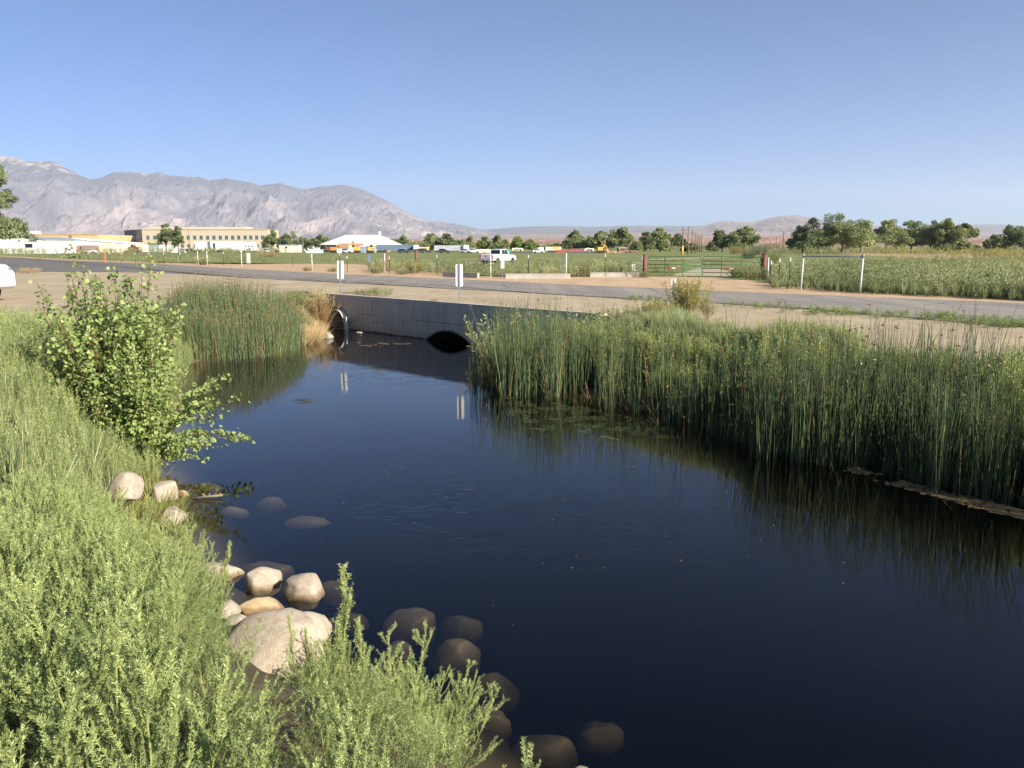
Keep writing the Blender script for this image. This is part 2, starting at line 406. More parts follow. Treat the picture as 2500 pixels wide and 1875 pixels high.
def asphalt():
    m, nt, out = nodes("worn_asphalt")
    g = nt.nodes.new("ShaderNodeNewGeometry"); vec = g.outputs["Position"]
    f1 = noise(nt, vec, 0.35, 7, 0.6); f2 = noise(nt, vec, 40, 4, 0.7)
    mp = nd(nt, "ShaderNodeMapping"); mp.inputs["Rotation"].default_value = (0, 0, math.radians(-47)); mp.inputs["Scale"].default_value = (0.9, 0.03, 1)
    nt.links.new(vec, mp.inputs[0]); f3 = noise(nt, mp.outputs[0], 1.2, 4, 0.5)
    col = ramp(nt, f1, [(0.3, (0.235, 0.215, 0.187)), (0.7, (0.295, 0.27, 0.236))])
    col = mix(nt, 0.6, col, ramp(nt, f3, [(0.3, (0.75, 0.75, 0.76)), (0.7, (1.2, 1.18, 1.15))]), 'MULTIPLY')
    col = mix(nt, 0.5, col, ramp(nt, f2, [(0.3, (0.6, 0.6, 0.6)), (0.75, (1.4, 1.4, 1.4))]), 'MULTIPLY')
    at = nt.nodes.new("ShaderNodeAttribute"); at.attribute_name = "dark"
    col = mix(nt, at.outputs["Fac"], col, (0.155, 0.146, 0.135))
    v = nd(nt, "ShaderNodeTexVoronoi", Scale=0.22, _feature='DISTANCE_TO_EDGE'); 
    wv = mix(nt, 0.12, vec, noise(nt, vec, 1.5, 3), 'ADD'); nt.links.new(wv, v.inputs["Vector"])
    crack = ramp(nt, v.outputs[0], [(0.0, (1, 1, 1)), (0.012, (0, 0, 0))])
    col = mix(nt, crack, col, (0.07, 0.065, 0.06))
    p = nd(nt, "ShaderNodeBsdfPrincipled", Roughness=0.88); p.inputs["Specular IOR Level"].default_value = 0.3
    nt.links.new(col, p.inputs["Base Color"]); nt.links.new(bump(nt, f2, 0.4, 0.01), p.inputs["Normal"])
    nt.links.new(p.outputs[0], out.inputs[0]); return m
M['asphalt'] = asphalt()
def concrete():
    m, nt, out = nodes("headwall_concrete")
    tc = nt.nodes.new("ShaderNodeTexCoord"); vec = tc.outputs["Object"]
    f = noise(nt, vec, 1.1, 8, 0.65); col = ramp(nt, f, [(0.3, (0.48, 0.41, 0.325)), (0.7, (0.58, 0.50, 0.40))])
    mp = nd(nt, "ShaderNodeMapping"); mp.inputs["Scale"].default_value = (3.0, 3.0, 0.25); nt.links.new(vec, mp.inputs[0])
    f2 = noise(nt, mp.outputs[0], 2.0, 6, 0.7)
    col = mix(nt, 0.75, col, ramp(nt, f2, [(0.3, (0.68, 0.68, 0.69)), (0.7, (1.12, 1.12, 1.12))]), 'MULTIPLY')
    rs = noise(nt, mp.outputs[0], 3.2, 3, 0.5); col = mix(nt, ramp(nt, rs, [(0.66, (0, 0, 0)), (0.74, (0.45, 0.45, 0.45))]), col, (0.22, 0.13, 0.08))
    # diagonal darker bands, and the dark tide line by the water
    mp2 = nd(nt, "ShaderNodeMapping"); mp2.inputs["Rotation"].default_value = (0, math.radians(38), 0); mp2.inputs["Scale"].default_value = (0.25, 1, 1.6)
    nt.links.new(vec, mp2.inputs[0]); f4 = noise(nt, mp2.outputs[0], 0.8, 3, 0.5)
    col = mix(nt, ramp(nt, f4, [(0.58, (0, 0, 0)), (0.64, (0.28, 0.28, 0.28))]), col, (0.12, 0.12, 0.12))
    sp = nt.nodes.new("ShaderNodeSeparateXYZ"); nt.links.new(vec, sp.inputs[0])
    ad = nd(nt, "ShaderNodeMath", _operation='MULTIPLY_ADD'); nt.links.new(noise(nt, vec, 4, 6, 0.75), ad.inputs[0]); ad.inputs[1].default_value = 0.24; nt.links.new(sp.outputs[2], ad.inputs[2])
    z0 = WZ
    mr = nd(nt, "ShaderNodeMapRange"); nt.links.new(ad.outputs[0], mr.inputs[0]); mr.inputs[1].default_value = z0 + 0.15; mr.inputs[2].default_value = z0 + 0.19; mr.inputs[3].default_value = 1; mr.inputs[4].default_value = 0
    col = mix(nt, mr.outputs[0], col, (0.022, 0.018, 0.015))
    mr2 = nd(nt, "ShaderNodeMapRange"); nt.links.new(ad.outputs[0], mr2.inputs[0]); mr2.inputs[1].default_value = z0 + 0.16; mr2.inputs[2].default_value = z0 + 0.5; mr2.inputs[3].default_value = 0.35; mr2.inputs[4].default_value = 0
    col = mix(nt, mr2.outputs[0], col, (0.24, 0.17, 0.14))
    p = nd(nt, "ShaderNodeBsdfPrincipled", Roughness=0.85); nt.links.new(col, p.inputs["Base Color"])
    nt.links.new(bump(nt, f, 0.3, 0.02), p.inputs["Normal"]); nt.links.new(p.outputs[0], out.inputs[0]); return m
M['concrete'] = concrete()
def rockmat(name, a, b, wet=True):
    m, nt, out = nodes(name)
    tc = nt.nodes.new("ShaderNodeTexCoord"); g = nt.nodes.new("ShaderNodeNewGeometry"); vec = g.outputs["Position"]
    f = noise(nt, vec, 5, 8, 0.65, 0.5); col = ramp(nt, f, [(0.3, a), (0.7, b)])
    f2 = noise(nt, vec, 110, 3, 0.6); col = mix(nt, 0.5, col, ramp(nt, f2, [(0.35, (0.6, 0.6, 0.6)), (0.6, (1.2, 1.2, 1.2))]), 'MULTIPLY')
    f3 = noise(nt, vec, 16, 6, 0.75); col = mix(nt, 0.6, col, ramp(nt, f3, [(0.32, (0.62, 0.60, 0.57)), (0.62, (1.15, 1.14, 1.12))]), 'MULTIPLY')
    v = nd(nt, "ShaderNodeTexVoronoi", Scale=2.6, _feature='DISTANCE_TO_EDGE'); wv = mix(nt, 0.25, vec, noise(nt, vec, 4, 4), 'ADD'); nt.links.new(wv, v.inputs["Vector"])
    ck = ramp(nt, v.outputs[0], [(0.0, (1, 1, 1)), (0.014, (0, 0, 0))]); col = mix(nt, mix(nt, 1.0, ck, ramp(nt, f, [(0.45, (0, 0, 0)), (0.6, (0.7, 0.7, 0.7))]), 'MULTIPLY'), col, (0.12, 0.10, 0.08))
    sp = nt.nodes.new("ShaderNodeSeparateXYZ"); nt.links.new(vec, sp.inputs[0])
    ad = nd(nt, "ShaderNodeMath", _operation='MULTIPLY_ADD'); nt.links.new(noise(nt, vec, 14, 4), ad.inputs[0]); ad.inputs[1].default_value = 0.05; nt.links.new(sp.outputs[2], ad.inputs[2])
    mr = nd(nt, "ShaderNodeMapRange"); nt.links.new(ad.outputs[0], mr.inputs[0]); mr.inputs[1].default_value = WZ + 0.045; mr.inputs[2].default_value = WZ + 0.08; mr.inputs[3].default_value = 1; mr.inputs[4].default_value = 0
    col = mix(nt, mr.outputs[0], col, mix(nt, 1.0, col, (0.60, 0.54, 0.44), 'MULTIPLY'))
    p = nd(nt, "ShaderNodeBsdfPrincipled", Roughness=0.8); nt.links.new(col, p.inputs["Base Color"])
    rr = nd(nt, "ShaderNodeMapRange"); nt.links.new(mr.outputs[0], rr.inputs[0]); rr.inputs[3].default_value = 0.85; rr.inputs[4].default_value = 0.6; nt.links.new(rr.outputs[0], p.inputs["Roughness"])
    nt.links.new(bump(nt, mix(nt, 0.5, f, f2), 0.7, 0.03), p.inputs["Normal"]); nt.links.new(p.outputs[0], out.inputs[0]); return m
M['rock'] = rockmat("pale_granite", (0.36, 0.30, 0.225), (0.50, 0.435, 0.345))
M['rock_tan'] = rockmat("tan_granite", (0.42, 0.30, 0.17), (0.52, 0.40, 0.25))
M['rock_grey'] = rockmat("grey_granite", (0.28, 0.27, 0.24), (0.42, 0.40, 0.35))
def watermat():
    m, nt, out = nodes("stream_water")
    g = nt.nodes.new("ShaderNodeNewGeometry"); vec = g.outputs["Position"]
    mp = nd(nt, "ShaderNodeMapping"); mp.inputs["Rotation"].default_value = (0, 0, math.radians(25)); mp.inputs["Scale"].default_value = (1.0, 2.4, 1); nt.links.new(vec, mp.inputs[0])
    f1 = noise(nt, mp.outputs[0], 0.9, 3, 0.5, 0.6); f2 = noise(nt, mp.outputs[0], 7.0, 3, 0.5, 0.4)
    # swirling wakes where the current upwells
    f3 = noise(nt, mp.outputs[0], 0.6, 2, 0.4, 2.2)
    wk = ramp(nt, f3, [(0.485, (0, 0, 0)), (0.50, (1, 1, 1)), (0.515, (0, 0, 0))])
    patch = ramp(nt, noise(nt, vec, 0.16, 2, 0.5), [(0.46, (0, 0, 0)), (0.60, (1, 1, 1))])
    wk2 = mix(nt, 1.0, wk, patch, 'MULTIPLY')
    # one ring where something touched the surface
    c = G(747, 980, WZ)
    sub = nd(nt, "ShaderNodeVectorMath", _operation='DISTANCE'); nt.links.new(vec, sub.inputs[0]); sub.inputs[1].default_value = (c[0], c[1], WZ)
    sn = nd(nt, "ShaderNodeMath", _operation='SINE'); ml = nd(nt, "ShaderNodeMath", _operation='MULTIPLY'); nt.links.new(sub.outputs["Value"], ml.inputs[0]); ml.inputs[1].default_value = 45.0; nt.links.new(ml.outputs[0], sn.inputs[0])
    fall = nd(nt, "ShaderNodeMapRange"); nt.links.new(sub.outputs["Value"], fall.inputs[0]); fall.inputs[1].default_value = 0.12; fall.inputs[2].default_value = 0.48; fall.inputs[3].default_value = 1; fall.inputs[4].default_value = 0
    rg = nd(nt, "ShaderNodeMath", _operation='MULTIPLY'); nt.links.new(sn.outputs[0], rg.inputs[0]); nt.links.new(fall.outputs[0], rg.inputs[1])
    def madd(a, k, b):
        n = nd(nt, "ShaderNodeMath", _operation='MULTIPLY_ADD'); nt.links.new(a, n.inputs[0]); n.inputs[1].default_value = k
        if isinstance(b, (int, float)): n.inputs[2].default_value = b
        else: nt.links.new(b, n.inputs[2])
        return n.outputs[0]
    h = madd(f1, 0.0015, 0.0); h = madd(f2, 0.0003, h); h = madd(wk2, 0.0016, h); h = madd(rg.outputs[0], 0.004, h)
    b = nd(nt, "ShaderNodeBump", Strength=1.0, Distance=1.0); nt.links.new(h, b.inputs["Height"])
    fr = nd(nt, "ShaderNodeFresnel", IOR=1.333); nt.links.new(b.outputs[0], fr.inputs["Normal"])
    gl = nd(nt, "ShaderNodeBsdfGlossy", Roughness=0.015); gl.inputs["Color"].default_value = (1, 1, 1, 1); nt.links.new(b.outputs[0], gl.inputs["Normal"])
    tr = nd(nt, "ShaderNodeBsdfTransparent"); tr.inputs[0].default_value = (0.95, 0.93, 0.88, 1)
    x = nd(nt, "ShaderNodeMixShader"); gb = nt.nodes.new("ShaderNodeNewGeometry"); sel = nt.nodes.new("ShaderNodeMix"); sel.data_type = 'FLOAT'
    nt.links.new(gb.outputs["Backfacing"], sel.inputs[0]); nt.links.new(fr.outputs[0], sel.inputs[2]); sel.inputs[3].default_value = 0.03
    nt.links.new(sel.outputs[0], x.inputs[0]); nt.links.new(tr.outputs[0], x.inputs[1]); nt.links.new(gl.outputs[0], x.inputs[2])
    nt.links.new(x.outputs[0], out.inputs[0])
    va = nd(nt, "ShaderNodeVolumeAbsorption", Density=4.2); va.inputs[0].default_value = (0.48, 0.46, 0.39, 1)
    nt.links.new(va.outputs[0], out.inputs["Volume"]); return m
M['water'] = watermat()
def mountmat(name, dark, mid, pale, scale, high=None):
    m, nt, out = nodes(name)
    g = nt.nodes.new("ShaderNodeNewGeometry"); vec = g.outputs["Position"]
    f = noise(nt, vec, scale, 9, 0.62, 0.6); col = ramp(nt, f, [(0.36, dark), (0.5, mid), (0.64, pale)])
    mp = nd(nt, "ShaderNodeMapping"); mp.inputs["Scale"].default_value = (3.5, 1, 0.7); nt.links.new(vec, mp.inputs[0])
    f2 = noise(nt, mp.outputs[0], scale * 2.2, 9, 0.7)
    if high:      # timbered upper slopes below a bare pale summit
        sp = nt.nodes.new("ShaderNodeSeparateXYZ"); nt.links.new(vec, sp.inputs[0])
        a = nd(nt, "ShaderNodeMath", _operation='MULTIPLY_ADD'); nt.links.new(f2, a.inputs[0]); a.inputs[1].default_value = 1500.0; nt.links.new(sp.outputs[2], a.inputs[2])
        k = ramp_range(nt, a.outputs[0], high[0], high[1]); col = mix(nt, k, col, high[2])
        k2 = ramp_range(nt, a.outputs[0], high[3], high[3] + 120); col = mix(nt, k2, col, pale)
    col = mix(nt, 0.75, col, ramp(nt, f2, [(0.3, (0.66, 0.66, 0.70)), (0.7, (1.35, 1.33, 1.30))]), 'MULTIPLY')
    p = nd(nt, "ShaderNodeBsdfPrincipled", Roughness=1.0); p.inputs["Specular IOR Level"].default_value = 0.0
    nt.links.new(bump(nt, f2, 0.9, 0.22 / scale), p.inputs["Normal"])
    nt.links.new(col, p.inputs["Base Color"]); nt.links.new(p.outputs[0], out.inputs[0]); return m
def ramp_range(nt, v, a, b):
    mr = nd(nt, "ShaderNodeMapRange"); nt.links.new(v, mr.inputs[0]); mr.inputs[1].default_value = a; mr.inputs[2].default_value = b; mr.inputs[3].default_value = 0; mr.inputs[4].default_value = 1; return mr.outputs[0]
M['massif'] = mountmat("mountain_rock", (0.185, 0.175, 0.21), (0.29, 0.265, 0.285), (0.54, 0.45, 0.425), 0.0014, (1100, 1700, (0.175, 0.175, 0.215), 1960))
M['mesa'] = mountmat("mesa_rock", (0.102, 0.108, 0.120), (0.144, 0.138, 0.138), (0.216, 0.180, 0.168), 0.0008)
M['peak'] = mountmat("desert_hill", (0.240, 0.180, 0.156), (0.336, 0.240, 0.204), (0.432, 0.312, 0.252), 0.0009)
M['fan'] = mountmat("alluvial_slope", (0.312, 0.228, 0.192), (0.396, 0.288, 0.228), (0.504, 0.372, 0.300), 0.0016)
M['bluff'] = mountmat("pink_bluff", (0.240, 0.144, 0.108), (0.408, 0.252, 0.186), (0.600, 0.396, 0.300), 0.008)

# ------------------------------------------------------------------ stream outline (world, at water level)
def W(px, py): return tuple(G(px, py, WZ)[:2])
WA = G(806, 718, 0.0)[:2]; WB = G(1478, 768, 0.0)[:2]; WC = G(1592, 779, 0.0)[:2]
left_shore = [(float(WA[0]) - 0.1, float(WA[1]) - 0.1), W(785, 836), W(741, 846), W(690, 862), W(560, 872), W(480, 885), W(455, 930), W(440, 1000), W(400, 1080),
              W(388, 1130), W(420, 1200), W(440, 1270), W(480, 1370), W(520, 1450), W(570, 1520), W(680, 1600), W(830, 1660), W(960, 1740), W(1060, 1850)]
lx, ly = left_shore[-1]
near_shore = [(lx + 0.8, ly - 0.7), (2.2, 3.1), (5.5, 1.4), (10, -1.5), (16, -7)]
right_shore = [(24, -2), (16, 5.6), (12.0, 9.2), W(2500, 1195), W(2239, 1135), W(2049, 1095), W(1859, 1065), W(1670, 1020), W(1416, 955), W(1250, 915), (float(WB[0]) - 0.6, float(WB[1]) - 1.6), (float(WB[0]), float(WB[1]))]
stream = left_shore + near_shore + right_shore
NW = len(stream) - 1            # the closing edge runs along the headwall
wall_u = np.array([WB[0] - WA[0], WB[1] - WA[1]]); WL = float(np.linalg.norm(wall_u)); wall_u = wall_u / WL
wall_n = np.array([wall_u[1], -wall_u[0]])     # towards the water
if wall_n @ (np.array([-2, 20]) - WA) < 0: wall_n = -wall_n
wall_rz = math.atan2(wall_u[1], wall_u[0])
def terrain(x, y, noise_on=True):
    x = np.asarray(x, float); y = np.asarray(y, float)
    d, idx = polydist(x, y, stream); ins = inpoly(x, y, stream)
    wallish = (idx == NW) | (idx == 0)
    near = np.exp(-(((x + 1.5) / 5.0) ** 2 + ((y - 0.5) / 4.2) ** 2))
    rise = np.where(idx == NW, 0.10, np.where(y < 9, 2.3, 2.6))
    top = 0.0 + 0.70 * near + np.where(noise_on, 0.14 * (fbm(x * 0.5, y * 0.5, 3, 5) - 0.5) * sstep((7 - d) / 4), 0)
    zo = WZ - 0.02 + (top - WZ + 0.02) * sstep(d / rise)
    zi = WZ - 0.02 - 1.25 * sstep(d / 2.6)
    zi = np.where(idx == NW, WZ - 0.9, zi)
    return np.where(ins, zi, zo)

def grow(a, b, step, lim, k):
    r = [b]
    s = step
    while r[-1] < lim: s *= k; r.append(r[-1] + s)
    l = [a]; s = step
    while l[-1] > -lim: s *= k; l.append(l[-1] - s)
    return np.array(l[1:][::-1] + list(np.arange(a, b, step)) + r)
xs = grow(-15, 16, 0.14, 25000, 1.05)
ys = grow(-2, 36, 0.14, 25000, 1.05); ys = ys[ys > -300]
X, Y = np.meshgrid(xs, ys); Z = terrain(X, Y)
rr = np.hypot(X, Y)
dd, di = polydist(X, Y, stream); ins = inpoly(X, Y, stream)
soil = np.where(ins, 1.0, sstep(1 - (dd - 2.2 + 0.8 * (fbm(X, Y, 3, 2) - 0.5) * 2) / 0.8)); soil = np.where((di == NW) & ~ins, 0, soil)
soil = np.maximum(soil, sstep((8 - Y) / 2) * (Y < 9))
far = sstep((rr - 300) / 200)
nx, ny = len(xs), len(ys)
I = np.arange(nx * ny).reshape(ny, nx)
Q = np.stack([I[:-1, :-1], I[:-1, 1:], I[1:, 1:], I[1:, :-1]], -1).reshape(-1, 4)
zq = Z.ravel()[Q]; cx = X.ravel()[Q].mean(1); cy = Y.ravel()[Q].mean(1)
dw, iw = polydist(cx, cy, [tuple(WA), tuple(WB)], False)
keep = ~((dw < 0.35) & (zq.max(1) - zq.min(1) > 0.5))
tag(link("ground", mesh_np("ground", np.stack([X, Y, Z], -1).reshape(-1, 3), Q[keep], M['ground'], {"soil": soil.ravel(), "far": far.ravel()}, True)), kind="structure")

mb = MB(); mb.box((1, 17, (WZ - 5) / 2), (62, 50, 5 + WZ))
tag(mb.build("water", M['water']), kind="structure")

# ------------------------------------------------------------------ road, sand shoulder, field sheets
road_near = [(3100, 870), (2500, 799), (2206, 775.5), (1989, 757), (1750, 741), (1421, 724), (1250, 713), (1019, 701), (921, 695), (700, 684), (560, 676), (480, 670), (411, 667), (300, 664.5), (200, 664), (95, 663), (0, 664), (-300, 668)]
road_far = [(3100, 765), (2500, 741), (2134, 727), (1700, 708.6), (1421, 697), (1250, 688), (1150, 684), (921, 673.6), (650, 660), (380, 645), (158, 636), (0, 627), (-200, 619)]
def world_line(px): return np.array([G(x, y)[:2] for x, y in px])
def densify(L, step=0.8):
    out = []
    for a, b in zip(L[:-1], L[1:]):
        n = max(1, int(np.linalg.norm(b - a) / step)); out += [a + (b - a) * k / n for k in range(n)]
    return np.array(out + [L[-1]])
def resample(L, n):
    s = np.concatenate([[0], np.cumsum(np.linalg.norm(np.diff(L, axis=0), axis=1))]); t = np.linspace(0, s[-1], n)
    return np.stack([np.interp(t, s, L[:, 0]), np.interp(t, s, L[:, 1])], 1)
def smooth(L, k=5):
    n = len(L); out = L.copy()
    for _ in range(k): out[1:-1] = (out[:-2] + 2 * out[1:-1] + out[2:]) / 4
    return out
def strip(name, A, B, z, mat, jit=0.0, seed=1, cols=14, attrs=None, n=500):
    A = smooth(resample(A, n), 12); B = smooth(resample(B, n), 12)
    if jit:
        t = np.arange(n); A = A + jit * (fbm(t * 0.35, t * 0 + 3, 4, seed) - 0.5)[:, None] * np.array([0.8, 0.6]); B = B + jit * (fbm(t * 0.35, t * 0 + 9, 4, seed) - 0.5)[:, None] * np.array([0.8, 0.6])
    u = np.linspace(0, 1, cols)
    P = A[:, None] * (1 - u)[None, :, None] + B[:, None] * u[None, :, None]
    V = np.concatenate([P, np.full((n, cols, 1), z)], -1).reshape(-1, 3); J = np.arange(n * cols).reshape(n, cols)
    Fq = np.stack([J[:-1, :-1], J[:-1, 1:], J[1:, 1:], J[1:, :-1]], -1).reshape(-1, 4)
    at = {k: f(V[:, 0], V[:, 1]) for k, f in (attrs or {}).items()}
    return tag(link(name, mesh_np(name, V, Fq, mat, at)), kind="structure")
RN = world_line(road_near); RF = world_line(road_far)
def dark_attr(x, y):   # the newer, darker surfacing at the far left junction
    u, v = proj(np.stack([x, y, x * 0], -1)); return sstep((560 - u) / 400) * 0.9 + sstep((-12 - x) / 10) * 0.15
strip("road", RN, RF, 0.022, M['asphalt'], 0.4, 3, attrs={"dark": dark_attr})
# sandy verge between the road and the fences
sand_far = [(3100, 755), (2500, 731), (2134, 716), (2040, 706), (1900, 694), (1800, 682), (1700, 674), (1560, 674), (1421, 676), (1250, 677), (1100, 670), (1010, 660), (940, 650), (860, 645), (700, 644), (620, 645), (560, 645), (480, 643.5), (380, 640), (158, 632.5), (0, 624)]
strip("sand_verge", RF, world_line(sand_far), 0.014, M['sand'], 0.3, 7)
FE = world_line(sand_far)
ff = [(4200, 602.6), (3100, 602.6), (2500, 602.6), (1250, 602.6), (0, 602.6), (-1800, 602.6)]
strip("field", FE, world_line([(4500, 606)] + [(3100, 606), (2000, 606), (1250, 606), (500, 606), (-600, 606)]), 0.007, M['field'], 0.0, 5, 60)
M['dryfield'] = ground_mat('dry_grass_field', [(0.3, (0.26, 0.22, 0.10)), (0.5, (0.36, 0.29, 0.14)), (0.72, (0.46, 0.36, 0.19))], 0.08, 1.2, 0.6, False)
# dirt tracks in the field
def sheet(name, px, z, mat, jit=0.0):
    L = densify(world_line(px + [px[0]]), 1.0)[:-1]; t = np.arange(len(L))
    c = L.mean(0); L = L + (L - c) * (jit * (fbm(t * 0.3, t * 0, 3, 4) - 0.5))[:, None]
    m = MB(); m.add([(p[0], p[1], z) for p in L], [tuple(range(len(L)))]); return tag(m.build(name, mat), kind="structure")
sheet("dry_grass_field", [(1980, 607), (2500, 607), (3100, 607), (3100, 648), (2700, 645), (2450, 640), (2250, 632), (2080, 622), (1980, 613)], 0.03, M['dryfield'], 0.02)
sheet("dirt_track", [(1640, 674.5), (1655, 668), (1690, 660), (1710, 655), (1750, 655), (1760, 658), (1780, 664), (1790, 676), (1720, 678)], 0.026, M['ground'], 0.1)
sheet("dirt_track", [(1030, 662), (1060, 648), (1140, 641), (1210, 641), (1225, 646), (1165, 651), (1130, 656), (1080, 664)], 0.026, M['ground'], 0.1)
sheet("dirt_track", [(1560, 636), (1640, 630), (1780, 628), (1785, 630), (1650, 633), (1570, 640)], 0.026, M['ground'], 0.1)

# ------------------------------------------------------------------ far country
def range_mesh(name, prof, Yr, Yb, base_py, mat, amp, fx, fy, seed, pw=1.2, ns=90, nt_=700, oct_=6, back=True):
    px = np.array([p[0] for p in prof], float); py = np.array([p[1] for p in prof], float)
    t = np.linspace(px[0], px[-1], nt_); yy = np.interp(t, px, py)
    s = np.linspace(0, 1, ns)
    T, S = np.meshgrid(t, s); YY = Yb + (Yr - Yb) * S
    R = np.array([D(a, b, Yr) for a, b in zip(t, yy)]); Rz = R[:, 2][None]
    b0 = np.array([D(a, base_py, Yb)[2] for a in t])[None]
    XX = np.array([D(a, HOR, 1.0)[0] for a in t])[None] * YY
    Z = b0 + (Rz - b0) * S ** pw
    rel = (Rz - b0)
    warp = (fbm(XX / fx * 0.6, YY / fy * 0.6, 3, seed + 30) - 0.5) * 1.4
    rd = rmulti(XX / fx + warp, YY / fy + warp * 0.5, oct_, seed)
    env = np.sin(np.pi * np.clip(S, 0, 1) ** 0.8)
    Z = Z + rel * amp * (rd - 0.60) * env * (1 - np.clip(S, 0, 1) ** 3) + rel * 0.04 * (rmulti(XX / fx * 5, YY / fy * 3.5, 4, seed + 9) - 0.5) * np.minimum(1, S * 3) * (1 - 0.7 * S)
    V = np.stack([XX, YY, Z], -1)
    if back:
        bk = V[-1].copy(); bk[:, 1] += (Yr - Yb) * 0.35; bk[:, 2] = -20
        V = np.concatenate([V, bk[None]], 0); ns += 1
    J = np.arange(ns * nt_).reshape(ns, nt_)
    Fq = np.stack([J[:-1, :-1], J[:-1, 1:], J[1:, 1:], J[1:, :-1]], -1).reshape(-1, 4)
    return tag(link(name, mesh_np(name, V.reshape(-1, 3), Fq, mat, None, False)), kind="structure")
massif = [(-500, 400), (-250, 372), (-100, 380), (-30, 378), (20, 383), (45, 381), (80, 391), (120, 396), (145, 394), (165, 402), (190, 416), (215, 431), (238, 438), (262, 432), (290, 422), (315, 420), (345, 421), (375, 425), (400, 421), (425, 429), (470, 433), (500, 432), (520, 440), (560, 436), (590, 440), (620, 447), (642, 452), (665, 450), (690, 446), (715, 455), (745, 462), (790, 456), (820, 453), (850, 453), (880, 460), (915, 474), (950, 491), (985, 511), (1010, 526), (1030, 536), (1075, 540), (1110, 546), (1160, 556), (1220, 572), (1300, 590), (1380, 598)]
range_mesh("mountains", massif, 13500, 8500, 592, M['massif'], 0.30, 950, 2300, 3, 1.05, 280, 1500, 9)
range_mesh("alluvial_slope", [(-700, 560), (0, 552), (130, 562), (240, 574), (600, 580), (900, 578), (1040, 574), (1300, 572), (1600, 568), (1900, 566), (2300, 570), (2700, 572), (3300, 575)], 11500, 3800, 599, M['fan'], 0.06, 1800, 1800, 21, 1.4, 50, 500, 5, False)
range_mesh("mesa", [(980, 580), (1050, 566), (1120, 562), (1180, 561), (1230, 557), (1280, 553.5), (1330, 552), (1400, 553), (1440, 554), (1490, 553), (1500, 551), (1560, 551), (1680, 552), (1800, 551), (1900, 552), (2000, 555), (2150, 553), (2250, 554), (2340, 550), (2400, 547), (2440, 548), (2500, 551), (2700, 552), (3200, 545)], 19000, 14500, 585, M['mesa'], 0.12, 2500, 3500, 33, 0.8, 40, 700, 5)
range_mesh("hills", [(1640, 566), (1690, 558), (1720, 551), (1745, 543), (1775, 539.5), (1810, 542), (1840, 542), (1870, 533), (1895, 528), (1935, 525), (1950, 528), (1980, 533), (2020, 539), (2060, 543), (2120, 549), (2200, 556), (2300, 562), (2450, 568)], 14000, 10500, 586, M['peak'], 0.2, 1400, 2400, 41, 1.0, 60, 500, 6)
bl = [(700, 592), (780, 586), (860, 586), (960, 584), (1060, 586), (1180, 585), (1300, 583.5), (1345, 584), (1400, 584), (1500, 583), (1600, 583), (1700, 582), (1760, 581), (1850, 580), (1900, 579), (1990, 579.5), (2050, 582), (2200, 583), (2330, 583), (2400, 582), (2500, 583), (2800, 582), (3300, 583)]
range_mesh("bluffs", bl, 3400, 2700, 602, M['bluff'], 0.45, 160, 260, 51, 0.55, 40, 900, 6)

m, nt, out = nodes("valley_air")
pv = nd(nt, "ShaderNodeVolumePrincipled", Density=4.4e-5, Anisotropy=0.15); pv.inputs["Color"].default_value = (0.74, 0.85, 0.97, 1)
nt.links.new(pv.outputs[0], out.inputs["Volume"])
mb = MB(); mb.box((0, 12400, 845), (54000, 28400, 1702)); hz = mb.build("haze", m); tag(hz, kind="stuff")
hz.display_type = 'WIRE'

# ------------------------------------------------------------------ culvert headwall
def wallhit(px, py, off=0.0):
    d = ray(px, py); A = np.array([WA[0], WA[1]]) + wall_n * off
    # A + s*u = t*d
    Mx = np.array([[wall_u[0], -d[0]], [wall_u[1], -d[1]]]); s, t = np.linalg.solve(Mx, -A)
    return s, CH + d[2] * t
hw = thing("culvert_headwall", "long grey concrete headwall over the stream with two culvert openings", "culvert wall", (WA[0], WA[1], 0), wall_rz)
s1, z1 = wallhit(834, 757.8, 0.15); s1l = wallhit(817, 800, 0.15)[0]; s1r = wallhit(851, 803, 0.15)[0]
s2, z2 = wallhit(1093, 804, 0.15); s2l = wallhit(1036, 828, 0.15)[0]
h1 = (s1r - s1l) / 2; s1 = (s1r + s1l) / 2
h2 = s2 - s2l; sag = z2 - WZ; R2 = (h2 * h2 + sag * sag) / (2 * sag); R1 = h1 * 1.02; c1z = z1 - R1; c2z = z2 - R2
def arch(sc, cz, R, n, zb):
    a0 = math.asin(max(-1, min(1, (zb - cz) / R))); pts = []
    for k in range(n + 1):
        a = math.pi - a0 + (2 * a0 - math.pi) * k / n
        pts.append((sc + R * math.cos(a), cz + R * math.sin(a)))
    return pts
zb = WZ - 0.6
prof = [(-0.15, 0.03), (-0.15, -3.2), ]
a1 = arch(s1, c1z, R1, 28, max(zb, c1z - R1 * 0.98)); a2 = arch(s2, c2z, R2, 48, zb)
prof += [(a1[0][0], -3.2)] + a1 + [(a1[-1][0], -3.2), (a2[0][0], -3.2)] + a2 + [(a2[-1][0], -3.2), (WL, -3.2), (WL, 0.03)]
mb = MB(); mb.prism(prof, -0.15, 0.15); mb.build("wall", M['concrete'], hw)
ca = math.atan2(WC[1] - WB[1], WC[0] - WB[0]) - wall_rz; cl = float(np.linalg.norm(WC - WB))
mb = MB(); mb.prism([(0, -0.02), (0, -3.0), (cl, -3.0), (cl, -0.10)], -0.13, 0.13); mb.build("wing_wall", M['concrete'], hw, (WL + 0.1, 0.0, 0), ca)
jm = plain("joint_groove", (0.10, 0.10, 0.098), 0.9)
